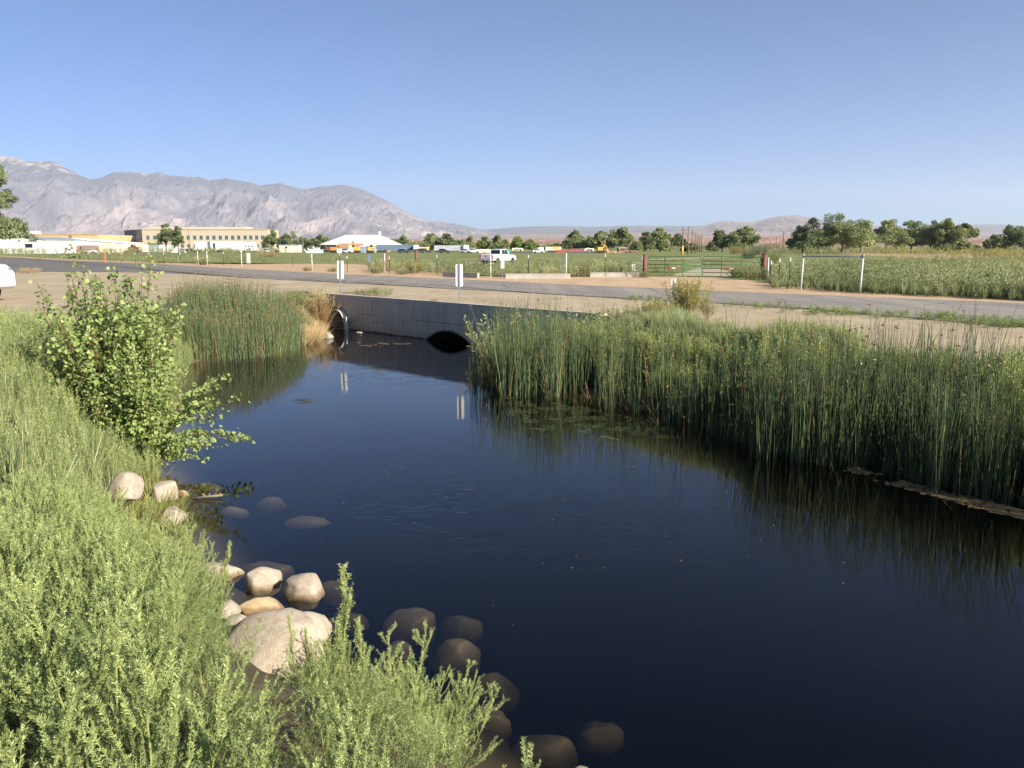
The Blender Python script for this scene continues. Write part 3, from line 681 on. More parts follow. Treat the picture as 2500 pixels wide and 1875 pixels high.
def joint(p, q):
    (sa, za), (sb, zb_) = wallhit(800 + p[0] / 5.53, 680 + p[1] / 5.53, 0.15), wallhit(800 + q[0] / 5.53, 680 + q[1] / 5.53, 0.15)
    mb = MB(); mb.tube([(sa, -0.151, za), (sb, -0.151, zb_)], 0.009, 4); mb.build("formwork_line", jm, hw)
for p, q in (((100, 290), (100, 400)), ((598, 285), (598, 462)), ((1160, 345), (1160, 535)), ((400, 476), (660, 500)), ((1130, 555), (1860, 635)), ((1010, 540), (1012, 640))): joint(p, q)
rimsteel = plain('scalloped_rim_steel', (0.30, 0.28, 0.25), 0.8, 0.1, 0.35, 8, dirt=(0.07, 0.05, 0.04))
def pipe(sc, cz, R, length, corr, teeth, mat, name):
    n = 72; vs = []; fs = []; k = int(length / (corr / 4))
    for i in range(k + 1):
        y = -0.14 + i * corr / 4; r = R + (0.0 if i == 0 else 0.025 * math.sin(i * math.pi / 2))
        for j in range(n): a = 2 * math.pi * j / n; vs.append((sc + r * math.cos(a), y, cz + r * math.sin(a)))
    for i in range(k):
        for j in range(n): fs.append((i * n + j, i * n + (j + 1) % n, (i + 1) * n + (j + 1) % n, (i + 1) * n + j))
    fs.append(tuple(k * n + j for j in range(n)))
    mb = MB(); mb.add(vs, fs); o = mb.build(name, mat, hw)
    # scalloped steel rim
    nn = teeth * 4; vs = []
    for j in range(nn):
        a = 2 * math.pi * j / nn; ri = R - 0.05 - (0.045 if (j % 4) < 2 else 0.0) * (0.7 + 0.6 * vnoise(np.array(j * .3), np.array(.2)))
        for r, y in ((R + 0.005, -0.165), (ri, -0.165), (ri, -0.10), (R + 0.005, -0.10)): vs.append((sc + r * math.cos(a), y, cz + r * math.sin(a)))
    fs = []
    for j in range(nn):
        for q in range(4): fs.append((j * 4 + q, j * 4 + (q + 1) % 4, ((j + 1) % nn) * 4 + (q + 1) % 4, ((j + 1) % nn) * 4 + q))
    mb = MB(); mb.add(vs, fs); mb.build("rim", rimsteel, o)
M['gatesteel'] = plain('gate_frame_steel', (0.55, 0.53, 0.48), 0.7, var=0.1, scale=5, dirt=(0.25, 0.22, 0.18))
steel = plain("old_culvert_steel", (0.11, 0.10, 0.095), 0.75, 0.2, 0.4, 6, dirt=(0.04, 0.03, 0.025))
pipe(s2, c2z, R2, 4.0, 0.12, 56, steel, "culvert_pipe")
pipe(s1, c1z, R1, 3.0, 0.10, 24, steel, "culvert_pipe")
# slide gate frame in front of the smaller pipe
rk = thing("slide_gate_grille", "pale steel frame with dark horizontal bars over the smaller left culvert opening", "gate", (WA[0], WA[1], 0), wall_rz)
mb = MB()
arc = [(s1 + (R1 + 0.03) * math.cos(a), -0.24, c1z + (R1 + 0.03) * math.sin(a)) for a in np.linspace(math.radians(5), math.radians(150), 26)]
mb.tube(arc, 0.035, 6); arc2 = [(p[0], -0.42, p[2]) for p in arc]; mb.tube(arc2, 0.02, 6)
vs = [p for q in zip(arc, arc2) for p in q]; mb.add(vs, [(2 * i, 2 * i + 1, 2 * i + 3, 2 * i + 2) for i in range(len(arc) - 1)], True)
mb.build("hood", M['gatesteel'], rk)
xr = s1 + R1 + 0.04
mb = MB(); mb.box((xr + 0.20, -0.42, (c1z + 0.35 + WZ - 0.4) / 2), (0.045, 0.06, abs(c1z + 0.35 - WZ + 0.4))); mb.box((xr - 0.01, -0.27, (c1z + 0.25 + WZ - 0.4) / 2), (0.03, 0.22, abs(c1z + 0.25 - WZ + 0.4))); mb.build("side_channel", M['gatesteel'], rk)
for k in range(5):
    z = c1z + 0.28 - k * 0.22; mb = MB(); mb.box((xr + 0.1, -0.40, z), (0.20, 0.05, 0.11)); mb.build("bracket", M['gatesteel'], rk)
bm_ = plain("dark_steel_bar", (0.30, 0.30, 0.28), 0.7, 0.0, 0.3)
for k in range(16):
    z = z1 - 0.08 - k * 0.095
    if z < WZ - 0.25: break
    w = math.sqrt(max(0.01, R1 * R1 - (z - c1z) ** 2)); mb = MB(); mb.box((s1, -0.22, z), (2 * w, 0.03, 0.03)); mb.build("bar", bm_, rk)

t = thing("floating_pad", "pale oval foam pad floating beside the slide gate", "foam pad", G(879, 812, WZ))
mb = MB(); mb.prism([(0.17 * math.cos(a), 0.10 * math.sin(a)) for a in np.linspace(0, 6.0, 20)], 0.0, 0.03, 'z'); mb.build("pad", M['creamwall'], t); mb = MB(); mb.tube([(-0.15, 0.02, 0.032), (0.0, 0.05, 0.034), (0.15, 0.01, 0.032)], 0.006, 4); mb.build("rim", M['wood'], t)
# ------------------------------------------------------------------ marker signs
def rrect(w, h, r, n=5):
    pts = []
    for cx, cz, a0 in ((w / 2 - r, h / 2 - r, 0), (-w / 2 + r, h / 2 - r, 90), (-w / 2 + r, -h / 2 + r, 180), (w / 2 - r, -h / 2 + r, 270)):
        for k in range(n + 1): a = math.radians(a0 + 90 * k / n); pts.append((cx + r * math.cos(a), cz + r * math.sin(a)))
    return pts
def marker(name, label, px, yt, yb, yplate, wpx, platemat, postmat, lean=0.0, rz=0.0, strip=False, postfront=True, tall=0.0):
    B = G(px, yb); Yd = B[1]; H = D(px, yt, Yd)[2]; pb = D(px, yplate, Yd)[2]; w = wpx / F * Yd
    t = thing(name, label, "sign", B, rz); t.rotation_euler = (0, lean, rz)
    s = -1 if postfront else 1
    mb = MB(); mb.tube([(0, 0, -0.3), (0, 0, H + tall)], 0.012, 6)
    mb2 = MB(); hh = (H + 0.3 + tall); mb2.box((0, 0, hh / 2 - 0.3), (0.055, 0.012, hh)); mb2.box((-0.03, s * -0.012, hh / 2 - 0.3), (0.01, 0.03, hh)); mb2.box((0.03, s * -0.012, hh / 2 - 0.3), (0.01, 0.03, hh))
    mb2.build("post", postmat, t, (0, s * 0.03, 0))
    pl = MB(); pl.prism([(a, b + (H + pb) / 2) for a, b in rrect(w, H - pb, min(0.05, w * 0.3))], -0.004, 0.004); po = pl.build("plate", platemat, t)
    if strip:
        q = MB(); q.box((0, -0.007, (H + pb) / 2), (0.05, 0.004, H - pb)); q.build("stripe", M['tpost'], po)
    for z in (pb + 0.08, H - 0.08):
        q = MB(); q.tube([(0, s * 0.036, z), (0, s * 0.05, z)], 0.012, 6); q.build("bolt", M['chrome'], t)
    return t
marker("marker_sign", "tall white marker plate on a steel post, above the larger culvert", 1122, 645, 741, 699.5, 17.4, M['white'], M['galv'])
marker("marker_sign", "tall white marker plate on a steel post, above the small gated culvert", 831.5, 636.5, 717.5, 681, 15.6, M['white'], M['galv'], 0.03)
marker("marker_sign", "white marker plate with peeling paint half hidden behind the yellow-green brush", 1643, 680, 737, 712, 12, M['peel'], M['galv'], 0, 0.2)
marker("marker_sign", "small white marker plate on a grey post just below the pickup truck", 1227, 631, 678.5, 655, 8.4, M['white'], M['galv'], 0, 0, False, False)
marker("marker_sign", "small white marker plate with a dark stripe leaning over by the rusty gate post", 1549, 645, 668, 662, 8.4, M['white'], M['galv'], -0.16, 0, True, False)
# orange marker post
B = G(257, 641); H = D(257, 617, B[1])[2]
t = thing("marker_post", "slim orange marker post at the far edge of the road", "post", B)
mb = MB(); mb.prism(rrect(0.15, 0.08, 0.03), -0.1, H, 'z'); mb.build("blade", M['orange'], t); mb = MB(); mb.box((0, 0, 0.03), (0.2, 0.16, 0.12)); mb.build("foot", M['orange'], t)
# utility box
B = G(607, 643); H = D(607, 618, B[1])[2]; w = 9.0 / F * B[1]
t = thing("utility_cabinet", "pale green utility cabinet standing in the grass behind the fence", "cabinet", B, math.radians(20))
mb = MB(); mb.box((0, 0, H / 2 - 0.1), (w, w * 0.8, H + 0.1)); mb.build("cabinet_body", M['boxgreen'], t, bevel=0.02)
mb = MB(); mb.box((0, 0, H - 0.03), (w * 1.08, w * 0.88, 0.08)); mb.build("lid", M['boxgreen'], t); mb = MB(); mb.box((0, -w * 0.405, H * 0.45), (w * 0.8, 0.015, H * 0.75)); mb.build("door", M['boxgreen'], t)

# ------------------------------------------------------------------ fences
def tpost(par, px, yt, yb, mat, topmat=None, name="fence_post", r=0.022, bands=None):
    B = G(px, yb); H = D(px, yt, B[1])[2]; x, y = B[0], B[1]
    mb = MB()
    if mat is M['tpost']:
        mb.box((x, y, H / 2 - 0.2), (0.05, 0.008, H + 0.4)); mb.box((x, y - 0.018, H / 2 - 0.2), (0.008, 0.036, H + 0.4))
        for k in range(int(H / 0.1)): mb.box((x, y + 0.008, 0.1 + k * 0.1), (0.02, 0.012, 0.02))
    else: mb.tube([(x, y, -0.3), (x, y, H)], r, 10)
    o = mb.build(name, mat, par)
    if topmat:
        q = MB(); q.box((x, y - 0.006, H - 0.11), (0.058, 0.05, 0.23)); q.build("painted_tip", topmat, o)
    if bands:
        for f in bands: q = MB(); q.tube([(x, y, H * f), (x, y, H * f + 0.07)], r * 1.12, 10); q.build("band", M['rust'], o)
    return np.array([x, y, H])
def wires(par, tops, hs=(0.25, 0.5, 0.75, 0.97)):
    a = []; b = []
    for p, q in zip(tops[:-1], tops[1:]):
        n = 4
        for h in hs:
            for k in range(n):
                def pt(f): return (p[0] + (q[0] - p[0]) * f, p[1] + (q[1] - p[1]) * f, (p[2] + (q[2] - p[2]) * f) * h - 0.10 * 4 * f * (1 - f) * 0.4)
                a.append(pt(k / n)); b.append(pt((k + 1) / n))
    V, Fc = segs(np.array(a), np.array(b), 0.004, 0.004); link("wire", mesh_np("wire", V, Fc, M['galv']), par)
TOP = M['white']
fl = thing("wire_fence", "wire fence of white-tipped posts along the road before the office building", "fence", (0, 0, 0), 0, "wire fences along the road")
tp = []
for px, yt, yb in ((112, 615, 631), (130, 615, 632), (150, 615, 633), (172, 616, 634), (194, 616, 635), (217, 616.5, 636.5), (242, 617, 638), (269, 617.5, 640), (298, 618, 641), (331, 618, 642.5), (365, 617.5, 644), (401, 617.5, 645), (441, 617.5, 646)):
    tp.append(tpost(fl, px, yt, yb, M['tpost'], TOP))
tp.append(tpost(fl, 484, 612.5, 646, M['white'], None, r=0.034, bands=(0.3, 0.75))); tp.append(tpost(fl, 506.5, 613, 647, M['white'], None, r=0.036, bands=(0.4, 0.8))); tp.append(tpost(fl, 546.3, 615, 649, M['tpost'], TOP)); tp.append(tpost(fl, 590.5, 612, 651, M['white'], None, r=0.036, bands=(0.35, 0.8)))
wires(fl, tp)
fm = thing("wire_fence", "wire fence in tall weeds between the road and the pickup truck", "fence", (0, 0, 0), 0, "wire fences along the road")
tp = []
for px, yt, yb, mt, tip, r, bd in ((714.6, 613, 650, 't', 1, 0, None), (762.5, 615, 661, 'w', 0, 0.034, (0.25, 0.6, 0.9)), (831, 617, 664, 't', 1, 0, None), (848.3, 625, 665, 't', 1, 0, None), (940, 618, 663, 'w', 0, 0.035, None), (951.5, 626, 667, 't', 1, 0, None),
                          (1067, 622.5, 672, 't', 1, 0, None), (1198, 618, 678.5, 'w', 0, 0.034, (0.15, 0.5, 0.62)), (1290, 623, 680, 't', 1, 0, None), (1369, 633, 678, 'g', 0, 0.02, None), (1382, 618.6, 678, 'w', 0, 0.04, None), (1477, 620, 677, 't', 1, 0, None), (1567, 623, 675, 'w', 0, 0.03, None)):
    mt = {'t': M['tpost'], 'w': M['white'], 'g': M['galv']}[mt]
    tp.append(tpost(fm, px, yt, yb, mt, TOP if tip else None, r=r or 0.02, bands=bd))
wires(fm, tp); tpost(fm, 1269.5, 668, 680, M['rust'], None, "stake", 0.03)
def rustpost(px, yt, yb, wpx, label):
    B = G(px, yb); H = D(px, yt, B[1])[2]; r = wpx / F * B[1] / 2
    t = thing("pipe_post", label, "post", B, 0, "rusty pipe posts")
    mb = MB(); mb.tube([(0, 0, -0.3), (0, 0, H)], r, 20); mb.build("pipe", M['rust'], t); q = MB(); q.tube([(0, 0, H), (0, 0, H + 0.03)], r * 1.05, 20); q.build("cap", M['rust'], t)
    return B, H, r
rustpost(943.7, 610, 661, 8.4, "thick rusty pipe post left of the pickup, nearest the signboard post")
rustpost(1016.5, 609.5, 650, 7.6, "thick rusty pipe post in front of the tan house and blue trailer")
GL = rustpost(1573.5, 622, 675.5, 12.2, "thick rusty pipe post carrying the left green gate")
GR = rustpost(1864.6, 620.5, 679, 12.7, "thick rusty pipe post carrying the right green gate")
# notice plate on a dark post
t = thing("notice_post", "blue-grey notice plate on a thin dark post in the weeds", "sign", G(899.5, 664)); B = G(899.5, 664); Hn = D(902, 621.5, B[1])[2]; Hl = D(902, 640, B[1])[2]
mb = MB(); mb.tube([(0, 0, -0.2), (0, 0, Hn)], 0.02, 6); mb.build("post", M['tpost'], t)
mb = MB(); mb.box((0.11, -0.03, (Hn + Hl) / 2), (7 / F * B[1], 0.02, Hn - Hl)); mb.build("plate", M['bluetrailer'], t, rotz=0.1)
# stub wires right of gate
fr = thing("wire_fence", "short wire fence of dark posts with white tips right of the green gates", "fence", (0, 0, 0), 0, "wire fences along the road")
tp = [np.array([GR[0][0], GR[0][1], GR[1]])]
for px, yt, yb in ((1880, 636, 696), (1900.5, 631, 698.5), (1925.8, 628.6, 702.5)): tp.append(tpost(fr, px, yt, yb, M['tpost'], TOP))
wires(fr, tp); tpost(fr, 1874, 629, 684, M['white'], None, "brace_post", 0.03)
# swing gates
def gate(label, P0, P1, H, zb_, rails, vert, signat):
    P0 = np.array(P0); P1 = np.array(P1); L = float(np.linalg.norm(P1[:2] - P0[:2])); a = math.atan2(P1[1] - P0[1], P1[0] - P0[0])
    t = thing("pipe_gate", label, "gate", (P0[0], P0[1], 0), a, "green pipe gates across the dirt track")
    r = 0.028; c = 0.16; pts = []
    def corner(cx, cz, a0):
        return [(cx + c * math.cos(math.radians(a0 + 90 * k / 5)), 0, cz + c * math.sin(math.radians(a0 + 90 * k / 5))) for k in range(6)]
    pts = [(0.0, 0, zb_)] + corner(c, H - c, 180)[::-1][::-1]
    pts = [(0, 0, zb_), (0, 0, H - c)] + [(c - c * math.cos(q), 0, H - c + c * math.sin(q)) for q in np.linspace(0.2, 1.57, 5)] + [(L - c, 0, H)] + [(L - c + c * math.sin(q), 0, H - c + c * math.cos(q)) for q in np.linspace(0.2, 1.57, 5)] + [(L, 0, zb_), (0, 0, zb_)]
    mb = MB(); mb.tube(pts, r * 1.15, 8, False); mb.build("frame", M['gate'], t)
    for f in rails: q = MB(); q.tube([(0, 0, zb_ + (H - zb_) * f), (L, 0, zb_ + (H - zb_) * f)], r * 0.95, 8); q.build("rail", M['gate'], t)
    for f in vert: q = MB(); q.box((L * f, -0.01, (H + zb_) / 2), (0.05, 0.03, H - zb_)); q.build("upright", M['gate'], t)
    z = zb_ + (H - zb_) * rails[1]
    for dx, mt in ((-0.30, M['red']), (0, M['white']), (0.30, M['red'])): q = MB(); q.box((L * signat + dx, -0.035, z), (0.29, 0.006, 0.09)); q.build("reflector", mt, t)
    return t
YG = G(1712, 677)[1]; Hg = D(1712, 627, YG)[2]
xa = D(1581, 675, GL[0][1])[0]; xb = D(1711.6, 677, YG)[0]; xc = D(1714.8, 677, YG)[0]; xd = D(1857, 679, GR[0][1])[0]
gate("left leaf of the green tube gate, hung on the left rusty post", (xa, GL[0][1]), (xb, YG), Hg, 0.07, (0.20, 0.41, 0.60, 0.79), (0.32, 0.655), 0.49)
gate("right leaf of the green tube gate, running into the bushes", (xc, YG), (xd, GR[0][1]), Hg, 0.07, (0.20, 0.41, 0.60, 0.79), (0.325, 0.66), 0.50)
t = thing("gate_chain", "small chain and lock joining the two green gate leaves", "chain", ((xb + xc) / 2, YG, D(1712, 648, YG)[2]))
mb = MB(); mb.tube([(-0.09 + 0.09 * (1 - math.cos(q)), 0.06 * math.sin(q), 0.03 * math.cos(2 * q)) for q in np.linspace(0, 6.28, 13)], 0.012, 6, False); mb.build("chain", M['galv'], t); mb = MB(); mb.box((0, -0.05, -0.07), (0.06, 0.03, 0.07)); mb.build("padlock", M['chrome'], t)
# white pipe frame
B0 = G(1954.5, 709); B1 = G(2098.5, 717.5); H0 = D(1959, 620, B0[1])[2]; H1 = D(2102, 622, B1[1])[2]
t = thing("welded_crossbar_frame", "white pipe frame of two posts and a crossbar at the road edge", "frame", B0)
v = B1 - B0
mb = MB(); mb.tube([(0, 0, -0.3), (0.05, 0, H0)], 0.042, 12); mb.build("post", M['weathered_white'], t)
mb = MB(); mb.tube([(v[0], v[1], -0.3), (v[0] + 0.05, v[1], H1)], 0.042, 12); mb.build("post", M['weathered_white'], t)
zc0 = D(1958, 626, B0[1])[2]; zc1 = D(2100, 626.5, B1[1])[2]
mb = MB(); mb.tube([(0.05, 0, zc0), (v[0] + 0.05, v[1], zc1)], 0.035, 10); mb.build("crossbar", M['galv'], t)
for k in (0, 1):
    p = np.array([0.05, 0, zc0]) if k == 0 else np.array([v[0] + 0.05, v[1], zc1]); q = MB(); q.tube([tuple(p + [0, 0, -0.08]), tuple(p + [0, 0, 0.14])], 0.052, 12); q.build("collar", M['galv'], t)
# far side low concrete walls
def lowwall(label, px0, px1, y0, y1, yt, dark=False):
    A = G(px0, y0); Bq = G(px1, y1); L = float(np.linalg.norm((Bq - A)[:2])); a = math.atan2(Bq[1] - A[1], Bq[0] - A[0]); H = D(px0, yt, A[1])[2]
    t = thing("concrete_curb_wall", label, "wall", A, a, "low concrete walls on the far side of the road")
    mb = MB(); mb.box((L / 2, 0, H / 2 - 0.2), (L, 0.22, H + 0.4)); mb.build("wall", M['concrete2'], t, bevel=0.02)
    mb = MB(); mb.box((L / 2, 0, H + 0.015), (L + 0.03, 0.25, 0.03)); mb.build("coping", M['concrete2'], t)
M['concrete2'] = plain("pale_concrete", (0.40, 0.37, 0.32), 0.9, var=0.15, scale=2)
M['concrete3'] = plain("shaded_concrete", (0.30, 0.28, 0.25), 0.9, var=0.15, scale=2)
lowwall("low concrete wall half buried in weeds left of the white marker post", 1083, 1168, 676, 679, 665)
lowwall("low concrete wall between the small white marker and the white pipe post", 1234, 1392, 681, 681, 669)
lowwall("low concrete wall under the leaning white marker", 1440, 1560, 677, 677, 666)

# ------------------------------------------------------------------ pickup truck and car
def wheel(par, x, y, r, w, side):
    t = MB(); t.tube([(x, y - w / 2, r), (x, y - w / 2 + 0.02, r), (x, y + w / 2 - 0.02, r), (x, y + w / 2, r)], [r * 0.93, r, r, r * 0.93], 24); o = t.build("wheel", M['black'], par)
    q = MB(); q.tube([(x, y + side * (w / 2 - 0.03), r), (x, y + side * (w / 2 + 0.012), r)], [r * 0.62, r * 0.56], 16); q.build("rim", M['chrome'], o)
def loft(sections):
    """sections: list of (x, [(y,z)...]) closed rings"""
    m = MB(); n = len(sections[0][1]); vs = [(x, y, z) for x, ring in sections for y, z in ring]
    fs = [(i * n + j, i * n + (j + 1) % n, (i + 1) * n + (j + 1) % n, (i + 1) * n + j) for i in range(len(sections) - 1) for j in range(n)]
    fs += [tuple(range(n)), tuple(range((len(sections) - 1) * n, len(sections) * n))[::-1]]
    m.add(vs, fs); return m
def ring(w, z0, z1, r=0.08): return [(-w / 2 + r * .4, z0), (w / 2 - r * .4, z0), (w / 2, z0 + r), (w / 2, z1 - r), (w / 2 - r, z1), (-w / 2 + r, z1), (-w / 2, z1 - r), (-w / 2, z0 + r)]
def pickup(label, loc, rz):
    t = thing("pickup_truck", label, "pickup truck", loc, rz)     # local +x forward, x=0 at the tailgate
    W2 = 2.0
    # bed sides and floor
    m = MB(); m.box((1.05, 0.93, 0.90), (2.0, 0.13, 0.72)); m.box((1.05, -0.93, 0.90), (2.0, 0.13, 0.72)); m.box((1.05, 0, 0.62), (2.0, 1.8, 0.12)); m.box((2.02, 0, 0.92), (0.08, 1.8, 0.70)); m.build("bed", M['truckwhite'], t, bevel=0.03)
    m = MB(); m.box((0.03, 0, 0.94), (0.08, 1.72, 0.60)); tg = m.build("tailgate", M['truckwhite'], t, bevel=0.02)
    m = MB(); m.box((-0.015, 0, 1.06), (0.02, 0.28, 0.09)); m.build("handle", M['black'], tg)
    m = MB(); m.box((-0.012, 0, 0.90), (0.02, 0.22, 0.07)); m.build("badge", M['yellow'], tg)
    # cab and bonnet
    c = loft([(2.06, ring(1.86, 0.55, 1.25)), (2.12, ring(1.90, 0.5, 1.28)), (4.05, ring(1.94, 0.45, 1.24)), (4.6, ring(1.94, 0.45, 1.20)), (5.45, ring(1.88, 0.5, 1.12)), (5.7, ring(1.76, 0.55, 0.98))]); c.build("body", M['truckwhite'], t, bevel=0.02)
    g = loft([(2.10, ring(1.66, 1.22, 1.27, 0.02)), (2.28, ring(1.50, 1.22, 1.84, 0.09)), (3.55, ring(1.50, 1.22, 1.88, 0.09)), (4.35, ring(1.70, 1.20, 1.26, 0.02))]); g.build("roof", M['truckwhite'], t)
    m = MB(); m.add([(2.085, -0.68, 1.32), (2.085, 0.68, 1.32), (2.215, 0.60, 1.74), (2.215, -0.60, 1.74)], [(0, 1, 2, 3)]); m.build("rear_window", M['glass'], t)
    for s in (-1, 1):
        for x0, x1, x2, x3 in ((2.42, 2.95, 2.98, 2.50), (3.08, 3.95, 3.50, 3.10)):
            yb_, yt_ = s * 0.865, s * 0.775
            m = MB(); m.add([(x0, yb_, 1.28), (x1, yb_, 1.28), (x2, yt_, 1.78), (x3, yt_, 1.78)], [(0, 1, 2, 3)]); m.build("side_window", M['glass'], t)
        m = MB(); m.box((-0.005, s * 0.90, 0.98), (0.06, 0.17, 0.46)); m.build("tail_light", M['lamp_red'], t)
        m = MB(); m.box((3.98, s * 1.06, 1.30), (0.10, 0.20, 0.22)); m.build("mirror", M['black'], t, bevel=0.03)
        for x in (2.75, 3.55): m = MB(); m.box((x, s * 0.975, 1.05), (0.16, 0.02, 0.03)); m.build("door_handle", M['chrome'], t)
        for x in (1.12, 4.72):
            wheel(t, x, s * 0.84, 0.39, 0.26, s)
            m = MB(); m.tube([(x, s * 0.90, 0.42), (x, s * 1.0, 0.42)], 0.46, 24); m.build("wheel_arch", M['black'], t)
    m = MB(); m.box((-0.10, 0, 0.58), (0.18, 1.9, 0.17)); m.build("rear_bumper", M['galv'], t, bevel=0.03)
    m = MB(); m.box((-0.20, 0, 0.60), (0.01, 0.32, 0.13)); m.build("number_plate", M['plate'], t)
    m = MB(); m.box((5.70, 0, 0.60), (0.14, 1.85, 0.22)); m.build("front_bumper", M['galv'], t, bevel=0.04)
    m = MB(); m.box((2.4, 0, 0.45), (4.4, 1.2, 0.14)); m.box((0.25, 0, 0.38), (0.35, 1.5, 0.2)); m.build("chassis", M['black'], t)
    return t
pb = D(1192, 645, 99)
pickup("white extended-cab pickup truck driving away on the field track", (pb[0] - 0.2, 97.5, 0.0), math.radians(58)).scale = (0.94, 0.94, 1.0)
def suv(name, label, loc, rz, mat, cat="car", sc=1.0, detail=True, group=None):
    t = thing(name, label, cat, loc, rz, group)     # local +x forward, x=0 at the front bumper
    c = loft([(-4.7, ring(1.7, 0.45, 0.95)), (-4.6, ring(1.84, 0.35, 1.05)), (-3.4, ring(1.88, 0.3, 1.08)), (-1.45, ring(1.88, 0.3, 1.08)), (-0.5, ring(1.82, 0.32, 1.0)), (-0.14, ring(1.66, 0.36, 0.88)), (0.0, ring(1.45, 0.42, 0.70))]); c.build("body", mat, t, bevel=0.03)
    g = loft([(-4.55, ring(1.60, 1.03, 1.10, 0.03)), (-4.25, ring(1.42, 1.03, 1.66, 0.1)), (-2.5, ring(1.42, 1.03, 1.72, 0.1)), (-1.35, ring(1.62, 1.02, 1.09, 0.03))]); g.build("roof", mat, t)
    m = MB(); m.add([(-1.46, -0.70, 1.14), (-1.46, 0.70, 1.14), (-2.36, 0.60, 1.66), (-2.36, -0.60, 1.66)], [(0, 1, 2, 3)]); m.build("windscreen", M['glass'], t)
    for s in (-1, 1):
        for x0, x1, x2, x3 in ((-1.75, -2.7, -2.72, -2.45), (-2.82, -4.3, -4.15, -2.84)):
            m = MB(); m.add([(x0, s * 0.80, 1.13), (x1, s * 0.80, 1.13), (x2, s * 0.725, 1.62), (x3, s * 0.725, 1.62)], [(0, 1, 2, 3)]); m.build("side_window", M['glass'], t)
        for x in ((-1.12, -3.75) if not detail else (-1.42, -3.9)):
            wheel(t, x, s * 0.80, 0.34, 0.22, s); m = MB(); m.tube([(x, s * 0.85, 0.37), (x, s * 0.945, 0.37)], 0.41, 24); m.build("wheel_arch", M['black'], t)
        if detail:
            hl = loft([(-0.62, [(s * 0.80, 0.70), (s * 0.965, 0.72), (s * 0.965, 0.92), (s * 0.88, 0.995)]), (-0.12, [(s * 0.50, 0.62), (s * 0.83, 0.62), (s * 0.875, 0.84), (s * 0.62, 0.91)])]).build("headlight", M['lamp_clear'], t)
            q = MB(); q.box((-0.52, s * 0.965, 0.76), (0.22, 0.07, 0.14)); q.build("indicator", M['lamp_amber'], hl)
    t.scale = (sc, sc, sc); return t
cg = G(20, 742)
suv("parked_car", "white car parked on the gravel lot, only its front end in the picture", (D(31, 700, 33.5)[0] - 0.50, 33.3, 0), math.radians(-20), M['truckwhite'], sc=1.15).scale = (1.15, 1.15, 1.48)

# ------------------------------------------------------------------ distant yard: boxes measured in the photograph, stood on the ground
def ext(px0, px1, yt, Yd, yb=None):
    a = D(px0, yt, Yd); b = D(px1, yt, Yd)
    return a[0], b[0], a[2], (D(px0, yb, Yd)[2] if yb else 0.0)
def shell(t, name, x0, x1, dep, z0, z1, mat, **k):
    m = MB(); m.box(((x0 + x1) / 2, dep / 2, (z0 + z1) / 2), (x1 - x0, dep, z1 - z0)); return m.build(name, mat, t, **k)
GRP = None
# office building
Yo = 352.0; x0, x1, zt, _ = ext(346, 655, 560.5, Yo); zt = D(346, 560, Yo)[2]; zr = zt
t = thing("office_building", "long two storey cream office building with rows of square windows", "building", (x0, Yo, 0), math.radians(-1.2))
L = x1 - x0; dep = 30.0; ang = D(299, 563, Yo + dep)[0] - x0
m = MB(); m.add([(0, 0, -1), (L, 0, -1), (L + ang * 0.2, dep, -1), (ang, dep, -1), (0, 0, zt), (L, 0, zt), (L + ang * 0.2, dep, zt), (ang, dep, zt)], [(0, 1, 2, 3), (4, 5, 6, 7), (0, 1, 5, 4), (1, 2, 6, 5), (2, 3, 7, 6), (3, 0, 4, 7)]); m.build("wall", M['cream'], t)
ed = Vector((ang, dep, 0)); en = Vector((-dep, ang, 0)).normalized() * 0.06
m = MB(); m.add([tuple(Vector((0, 0, -1)) + en), tuple(ed + Vector((0, 0, -1)) + en), tuple(ed + Vector((0, 0, zt + 0.1)) + en), tuple(Vector((0, 0, zt + 0.1)) + en)], [(0, 1, 2, 3)]); m.build("end_wall_shade", M['officeshade'], t)  # thin panel over the cream end, carrying its shade as a darker colour
m = MB(); m.box((L / 2, -0.1, zt + 0.05), (L + 0.3, 0.35, 0.35)); m.build("parapet", M['cream'], t)
rp = MB(); xp0 = D(372, 556, Yo + 12)[0] - x0; xp1 = D(605, 556, Yo + 12)[0] - x0; zp = D(400, 554.5, Yo + 12)[2]; rp.box(((xp0 + xp1) / 2, 14, (zt + zp) / 2), (xp1 - xp0, 10, zp - zt)); pe = rp.build("penthouse", M['cream'], t)
for px in (465, 535, 577, 588): u = MB(); u.box((D(px, 555, Yo + 10)[0] - x0, 12, zp + 0.4), (1.6, 1.6, 0.9)); u.build("rooftop_unit", M['greyside'], t)
wt = D(400, 575.2, Yo)[2]; wb = D(400, 584.3, Yo)[2]; ww = 7.2 / F * Yo
for px in (361.4, 378.6, 395, 411, 427.5, 444.8, 460.7, 476.7, 492.5, 508.4, 523.9, 539.7, 554.7, 569.9, 584.8, 600.4, 614.5, 628.8, 643.4):
    xw = D(px, 580, Yo)[0] - x0
    w_ = MB(); w_.box((xw, -0.01, (wt + wb) / 2), (ww, 0.12, wt - wb)); o = w_.build("window", M['officeglass'], t)
    f = MB(); f.box((xw, -0.09, wb - 0.06), (ww + 0.25, 0.12, 0.12)); f.box((xw, -0.085, (wt + wb) / 2), (0.07, 0.03, wt - wb)); f.build("sill", M['greyside'], o)
    if px not in (395, 411): 
        w2 = MB(); w2.box((xw, -0.01, wb - 2.9), (ww, 0.12, 1.5)); w2.build("window", M['officeglass'], t)
for k in range(9):
    f = 0.08 + k * 0.105; xw = ang * f; yw = dep * f; a = math.atan2(dep, ang)
    w_ = MB(); w_.box((0, 0, (wt + wb) / 2), (1.3, 0.34, (wt - wb) * 1.1)); w_.build("window", M['officeglass'], t, (xw, yw, 0), a)
